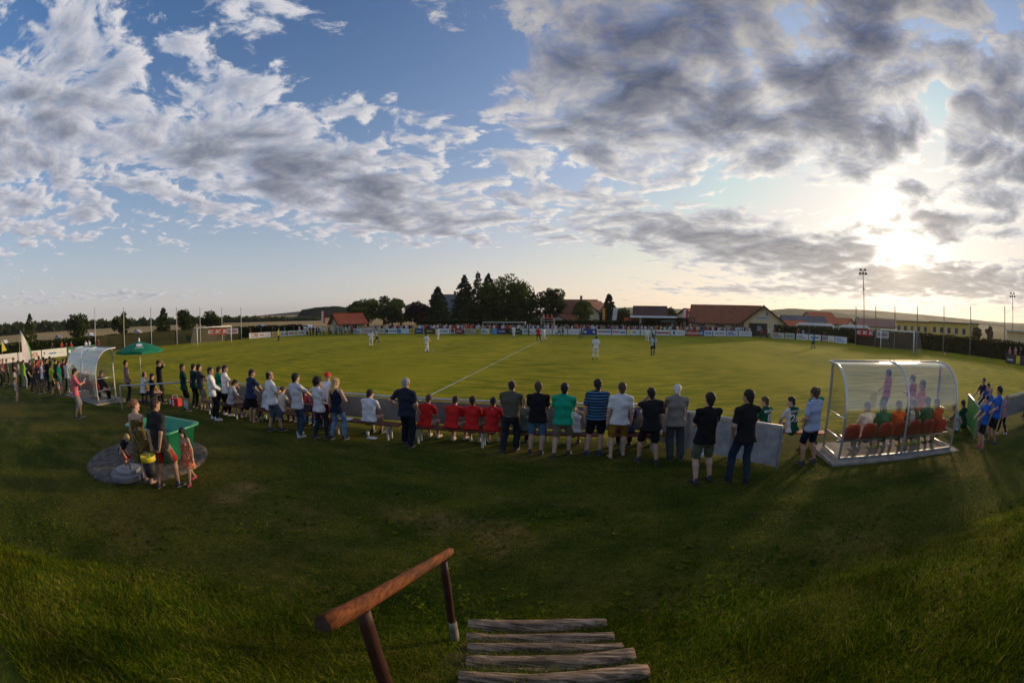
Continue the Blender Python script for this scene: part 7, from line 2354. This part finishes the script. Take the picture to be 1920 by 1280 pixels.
def flagpole(px, D, py0, py1, w, cols, label, lean=0.0, pole=True):
    b = gdist(px, D); b.z = 0; z1, z0 = zpix(px, py0, D), zpix(px, py1, D)
    root = empty('banner_flag', b, ang_perp(px)); tag(root, label, 'flag')
    MB().tube([(0, 0, 0), (0, 0, z1 + .1)], .03, 6).build('pole', M_POLE, root)
    n = len(cols)
    for i, c in enumerate(cols):
        V, F = [], []
        for k in range(9):
            t = k / 8; z = z1 + (z0 - z1) * t
            for e in (0, 1):
                x = .04 + w * (i + e) / n
                V.append((x + lean * t, .10 * math.sin(t * 7 + x * 4) * (x / w), z))
        for k in range(8): F.append((2 * k, 2 * k + 1, 2 * k + 3, 2 * k + 2))
        nv = len(V); V += [(x, y + .012, z) for x, y, z in V]; F += [tuple(nv + q for q in reversed(f)) for f in F]
        me = bpy.data.meshes.new('cloth'); me.from_pydata(V, [], F); me.update(); me.materials.append(mat(c, rough=.85, var=.1)); link('cloth', me, root)


flagpole(603, 84, 583, 606, .62, [(.62, .58, .56), (.52, .05, .05)], 'hanging red and white banner left of the hut')
flagpole(1130, 80, 577.5, 612, .42, [(.62, .27, .01)], 'tall orange yellow banner in front of the pointed spruce')
flagpole(1150, 81, 577, 600, .85, [(.58, .56, .56)], 'white flag between the spruce and the kiosk', lean=-.3)
flagpole(1281, 80, 580, 597, .90, [(.64, .60, .60), (.60, .05, .05)], 'red and white flag left of the clubhouse')
flagpole(1199, 79.5, 595, 606, .36, [(.62, .62, .64)], 'small white pennant at the corner of the grandstand')
# supporters' flags at the left edge
fp = on_ground(-30.5, 4.6)
fo = empty('supporter_flag', fp); tag(fo, 'big white flag with green edge carried in the left crowd', 'flag')
MB().tube([(0, 0, 1.0), (.1, .3, 3.45)], .018, 6).build('pole', M_POLE, fo)
V, F = [], []
for k in range(10):
    t = k / 9
    for j in range(6):
        s = j / 5; V.append((.1 - .04 * t + .10 * math.sin(3 * s + 4 * t), .30 + .10 * t + (.15 + .75 * math.sin(min(t * 1.3, 1) * math.pi / 2)) * s, 3.40 - 1.85 * t - .18 * s))
F = [(k * 6 + j, k * 6 + j + 1, k * 6 + j + 7, k * 6 + j + 6) for k in range(9) for j in range(5)]
nv = len(V); V += [(x - .012, y, z) for x, y, z in V]; F += [tuple(nv + q for q in reversed(f)) for f in F]
me = bpy.data.meshes.new('cloth'); me.from_pydata(V, [], F)
me.polygons.foreach_set('material_index', [1 if (i % 45) % 5 == 4 else 0 for i in range(len(F))]); me.polygons.foreach_set('use_smooth', [True] * len(F)); me.update()
me.materials.append(mat((.56, .50, .56), rough=.85, var=.15, scale=3)); me.materials.append(mat((.10, .34, .12), rough=.85)); link('cloth', me, fo)
fo = empty('supporter_flag', on_ground(-34.5, 3.6)); tag(fo, 'small yellow pennant raised in the left crowd', 'flag')
MB().tube([(0, 0, 1.2), (0, 0, 2.9)], .012, 6).build('pole', M_POLE, fo)
MB().add([(0, .02, 2.88), (0, .02, 2.15), (.05, .5, 2.2), (.01, .02, 2.88), (.01, .02, 2.15), (.06, .5, 2.2)], [(0, 1, 2), (5, 4, 3)]).build('cloth', mat((.60, .52, .03), rough=.85), fo)

# scaffold platform with three people, low shelter left of it
sx0, sx1 = x_at(1015, 76), x_at(1039, 76); zp = zpix(1027, 606, 76); zr_ = zpix(1027, 596, 76)
sf = empty('scaffold_platform', ((sx0 + sx1) / 2, 76, 0)); tag(sf, 'scaffold platform with three people behind the far boards', 'platform')
hw = (sx1 - sx0) / 2
for x in (-hw, hw):
    for y in (-.6, .6): MB().tube([(x, y, 0), (x, y, zr_)], .035, 6).build('upright', M_POLE, sf)
MB().box((0, 0, zp - .04), (hw * 2, 1.3, .08)).build('deck', mat((.32, .27, .2), var=.2), sf)
for z in (zr_ - .02, (zp + zr_) / 2): MB().tube([(-hw, -.6, z), (hw, -.6, z)], .03, 6).build('guard_rail', M_POLE, sf)
shb = empty('shelter', (x_at(945, 75.5), 75.5, 0)); tag(shb, 'low open shelter with a pale roof beam behind the far boards', 'shelter')
w2 = (x_at(984, 75.5) - x_at(905, 75.5)) / 2; z2 = zpix(945, 604.5, 75.5)
MB().box((0, .4, z2), (w2 * 2, 1.6, .16)).build('roof', mat((.38, .36, .32), var=.1), shb)
for x in (-w2, 0, w2): MB().bar((x, -.3, 0), (x, -.3, z2), .08, .08).build('post', M_POLE, shb)
bl = MB(); import bmesh
bm = bmesh.new(); bmesh.ops.create_icosphere(bm, subdivisions=2, radius=.11); me = bpy.data.meshes.new('football'); bm.to_mesh(me); bm.free()
me.polygons.foreach_set('use_smooth', [True] * len(me.polygons)); me.materials.append(M_WHITE); me.materials.append(M_BLACK)
me.polygons.foreach_set('material_index', [1 if i % 7 == 0 else 0 for i in range(len(me.polygons))])
q = gp(1771.5, 665); o = link('football', me, loc=(q.x, q.y, .11)); tag(o, 'white football on the grass right of the right goal', 'ball')


# ------------------------------------------------------------------ far spectators (few pixels each): one mesh apiece, shared between alike builds
def far_mesh(sp):
    sp = dict(sp); sp['res'] = .05
    r = figure(sp)
    Vs, Fs, Ms, nb = [], [], [], 0
    for i, k in ((0, 'body'), (1, 'shirt'), (2, 'bottom')):
        if k not in r: continue
        V, F = r[k][0], r[k][1]
        Vs.append(V); Fs.append(F + nb); Ms.append(np.full(len(F), i)); nb += len(V)
    f = Field((-.13, -.15, -.12), (.13, .13, .17), .03); f.ell((0, -.02, .04), (.09, .108, .10), 0); f.cut((0, -.01, -.02), (0, -.8, 1))
    V, F = f.mesh(); hc, HR, s = r['head']
    Vs.append(V @ np.array(HR).T + np.array(hc)); Fs.append(F + nb); Ms.append(np.full(len(F), 3))
    return mesh_np('person', np.concatenate(Vs), np.concatenate(Fs), True, np.concatenate(Ms))


FM = [far_mesh(dict(seed=900 + i, **d)) for i, d in enumerate([dict(arms=('down', 'down')), dict(arms=('cross', 'cross')), dict(arms=('rail', 'rail'), lean=.12), dict(arms=('down', 'drink')), dict(arms=('pocket', 'pocket'), fem=True), dict(arms=('hip', 'down'), bottom='shorts'), dict(arms=('front', 'front'), fem=True), dict(arms=('face', 'belly'))])]
TOPS = [('white', (.62, .62, .63), 7), ('red', (.42, .04, .04), 5), ('black', (.015, .015, .018), 5), ('navy', (.03, .045, .11), 4), ('grey', (.22, .22, .23), 4), ('pink', (.48, .22, .24), 2), ('orange', (.62, .16, .03), 2), ('light blue', (.25, .36, .50), 2), ('green', (.04, .22, .10), 2), ('cream', (.50, .44, .34), 3), ('maroon', (.16, .03, .04), 3), ('yellow', (.58, .45, .06), 1)]
_tp = [t for t in TOPS for _ in range(t[2])]
rf = random.Random(21)


def far_person(x, y, z, where, grp, face=180, top=None):
    t = top or rf.choice(_tp)
    o = link('person', rf.choice(FM), None, [skinmat(rf.randrange(3))[0], cloth(t[1]), cloth(rf.choice([(.02, .02, .025), (.04, .05, .08), (.12, .11, .09), (.05, .05, .05)])), mat(HAIRC[rf.choice(['black', 'dark', 'brown', 'brown', 'grey', 'blond'])], rough=.7, var=.2)], loc=(x, y, z), rot=(0, 0, R(face + rf.uniform(-35, 35))))
    s = rf.uniform(.93, 1.05); o.scale = (s, s, s)
    tag(o, 'spectator in %s top, %s' % (t[0], where) if 'row behind' in where else 'spectator in %s top %s' % (t[0], where), 'person', grp)
    return o


def board_at(px):
    for (p0, p1, c, mk, lb) in FAR:
        if p0 - .6 <= px <= p1 + .6:
            for cut in (' left of', ' right of', ' nearest', ' behind', ' before', ' by the', ' in front', ' directly', ' under', ' at its', ' and half', ' of print', ' lettering'):
                lb = lb.split(cut)[0]
            return lb
    return 'far boards'


for px0, px1, n, where in [(700, 850, 38, ''), (850, 1010, 42, ''), (1018, 1180, 38, ''), (1180, 1300, 46, 'stand'), (1300, 1410, 46, '')]:
    for k in range(n):
        px = px0 + (px1 - px0) * (k + rf.uniform(.1, .9)) / n
        row = rf.choice([0, 0, 1, 1, 2]); Y = 73.2 + row * 1.1 + rf.uniform(0, .5); zz = 0.0
        ph = '%s row behind %s' % (('front', 'second', 'back')[row], board_at(px))
        if where and k % 3 == 0:
            Y = 79.7 + .8 * (k % 2); zz = .44 + .4 * (k % 2); ph = 'on the %s step of the covered grandstand' % ('upper' if k % 2 else 'lower')
        far_person(x_at(px, Y), Y, zz, ph, 'spectators along the far touchline')
for k in range(26):
    px = rf.uniform(572, 662); D = rf.uniform(80, 85)
    g_ = gdist(px, D); far_person(g_.x, g_.y, 0, 'standing around the red roofed hut', 'spectators at the hut', 150)
for k, px in enumerate((470, 490, 512, 517, 524, 534, 551, 562, 569)):
    a = gp(px, 634 - (px - 467) * .07); d = Vector((a.x, a.y, 0)).normalized() * rf.uniform(1.0, 2.0)
    far_person(a.x + d.x, a.y + d.y, 0, 'behind the corner boards left of the hut', 'spectators at the left corner', 150)
for px, t in ((123, 2), (133, 1), (161, 0), (169, 0), (186, 10), (116, 1), (97, 2)):
    yy = 57.2 * 0 + 0
    d = cam_ray(px, 620); sc_ = -58.6 / d.x
    far_person(-58.6 - rf.uniform(0, .6), d.y * sc_, 0, 'standing behind the white boards by the left hedge', 'spectators at the left hedge', -100, TOPS[t])
for px in (1452, 1462, 1497, 1507, 1518, 1547, 1570, 1578, 1591):
    g_ = gdist(px, 75.5 if px < 1500 else 75.5 - (px - 1500) * .03); far_person(g_.x, g_.y, 0, 'behind the boards before the dark hedge and coaches', 'spectators at the right corner', 160)
for px in (1428, 1438, 1442):
    g_ = gdist(px, 74.5); far_person(g_.x, g_.y, 0, 'standing in the gateway before the clubhouse gable', 'spectators in the gateway', 180)
for k, y in enumerate((26.5, 25.4, 24.4, 23.2, 22.4, 21.6)):
    far_person(47.2 + rf.uniform(0, .5), y, 0, 'behind the dark board at the right edge', 'spectators at the right edge', 95, [TOPS[5], TOPS[5], TOPS[2], TOPS[1], TOPS[4], TOPS[1]][k])
for k, (t, lb) in enumerate([(TOPS[5], 'in pale pink at the left of the scaffold platform'), (TOPS[1], 'in red in the middle of the scaffold platform'), (TOPS[1], 'in red at the right of the scaffold platform')]):
    far_person(sf.location.x - hw * .6 + hw * .6 * k, 76, zp, lb, 'people on the scaffold platform', 180, t)
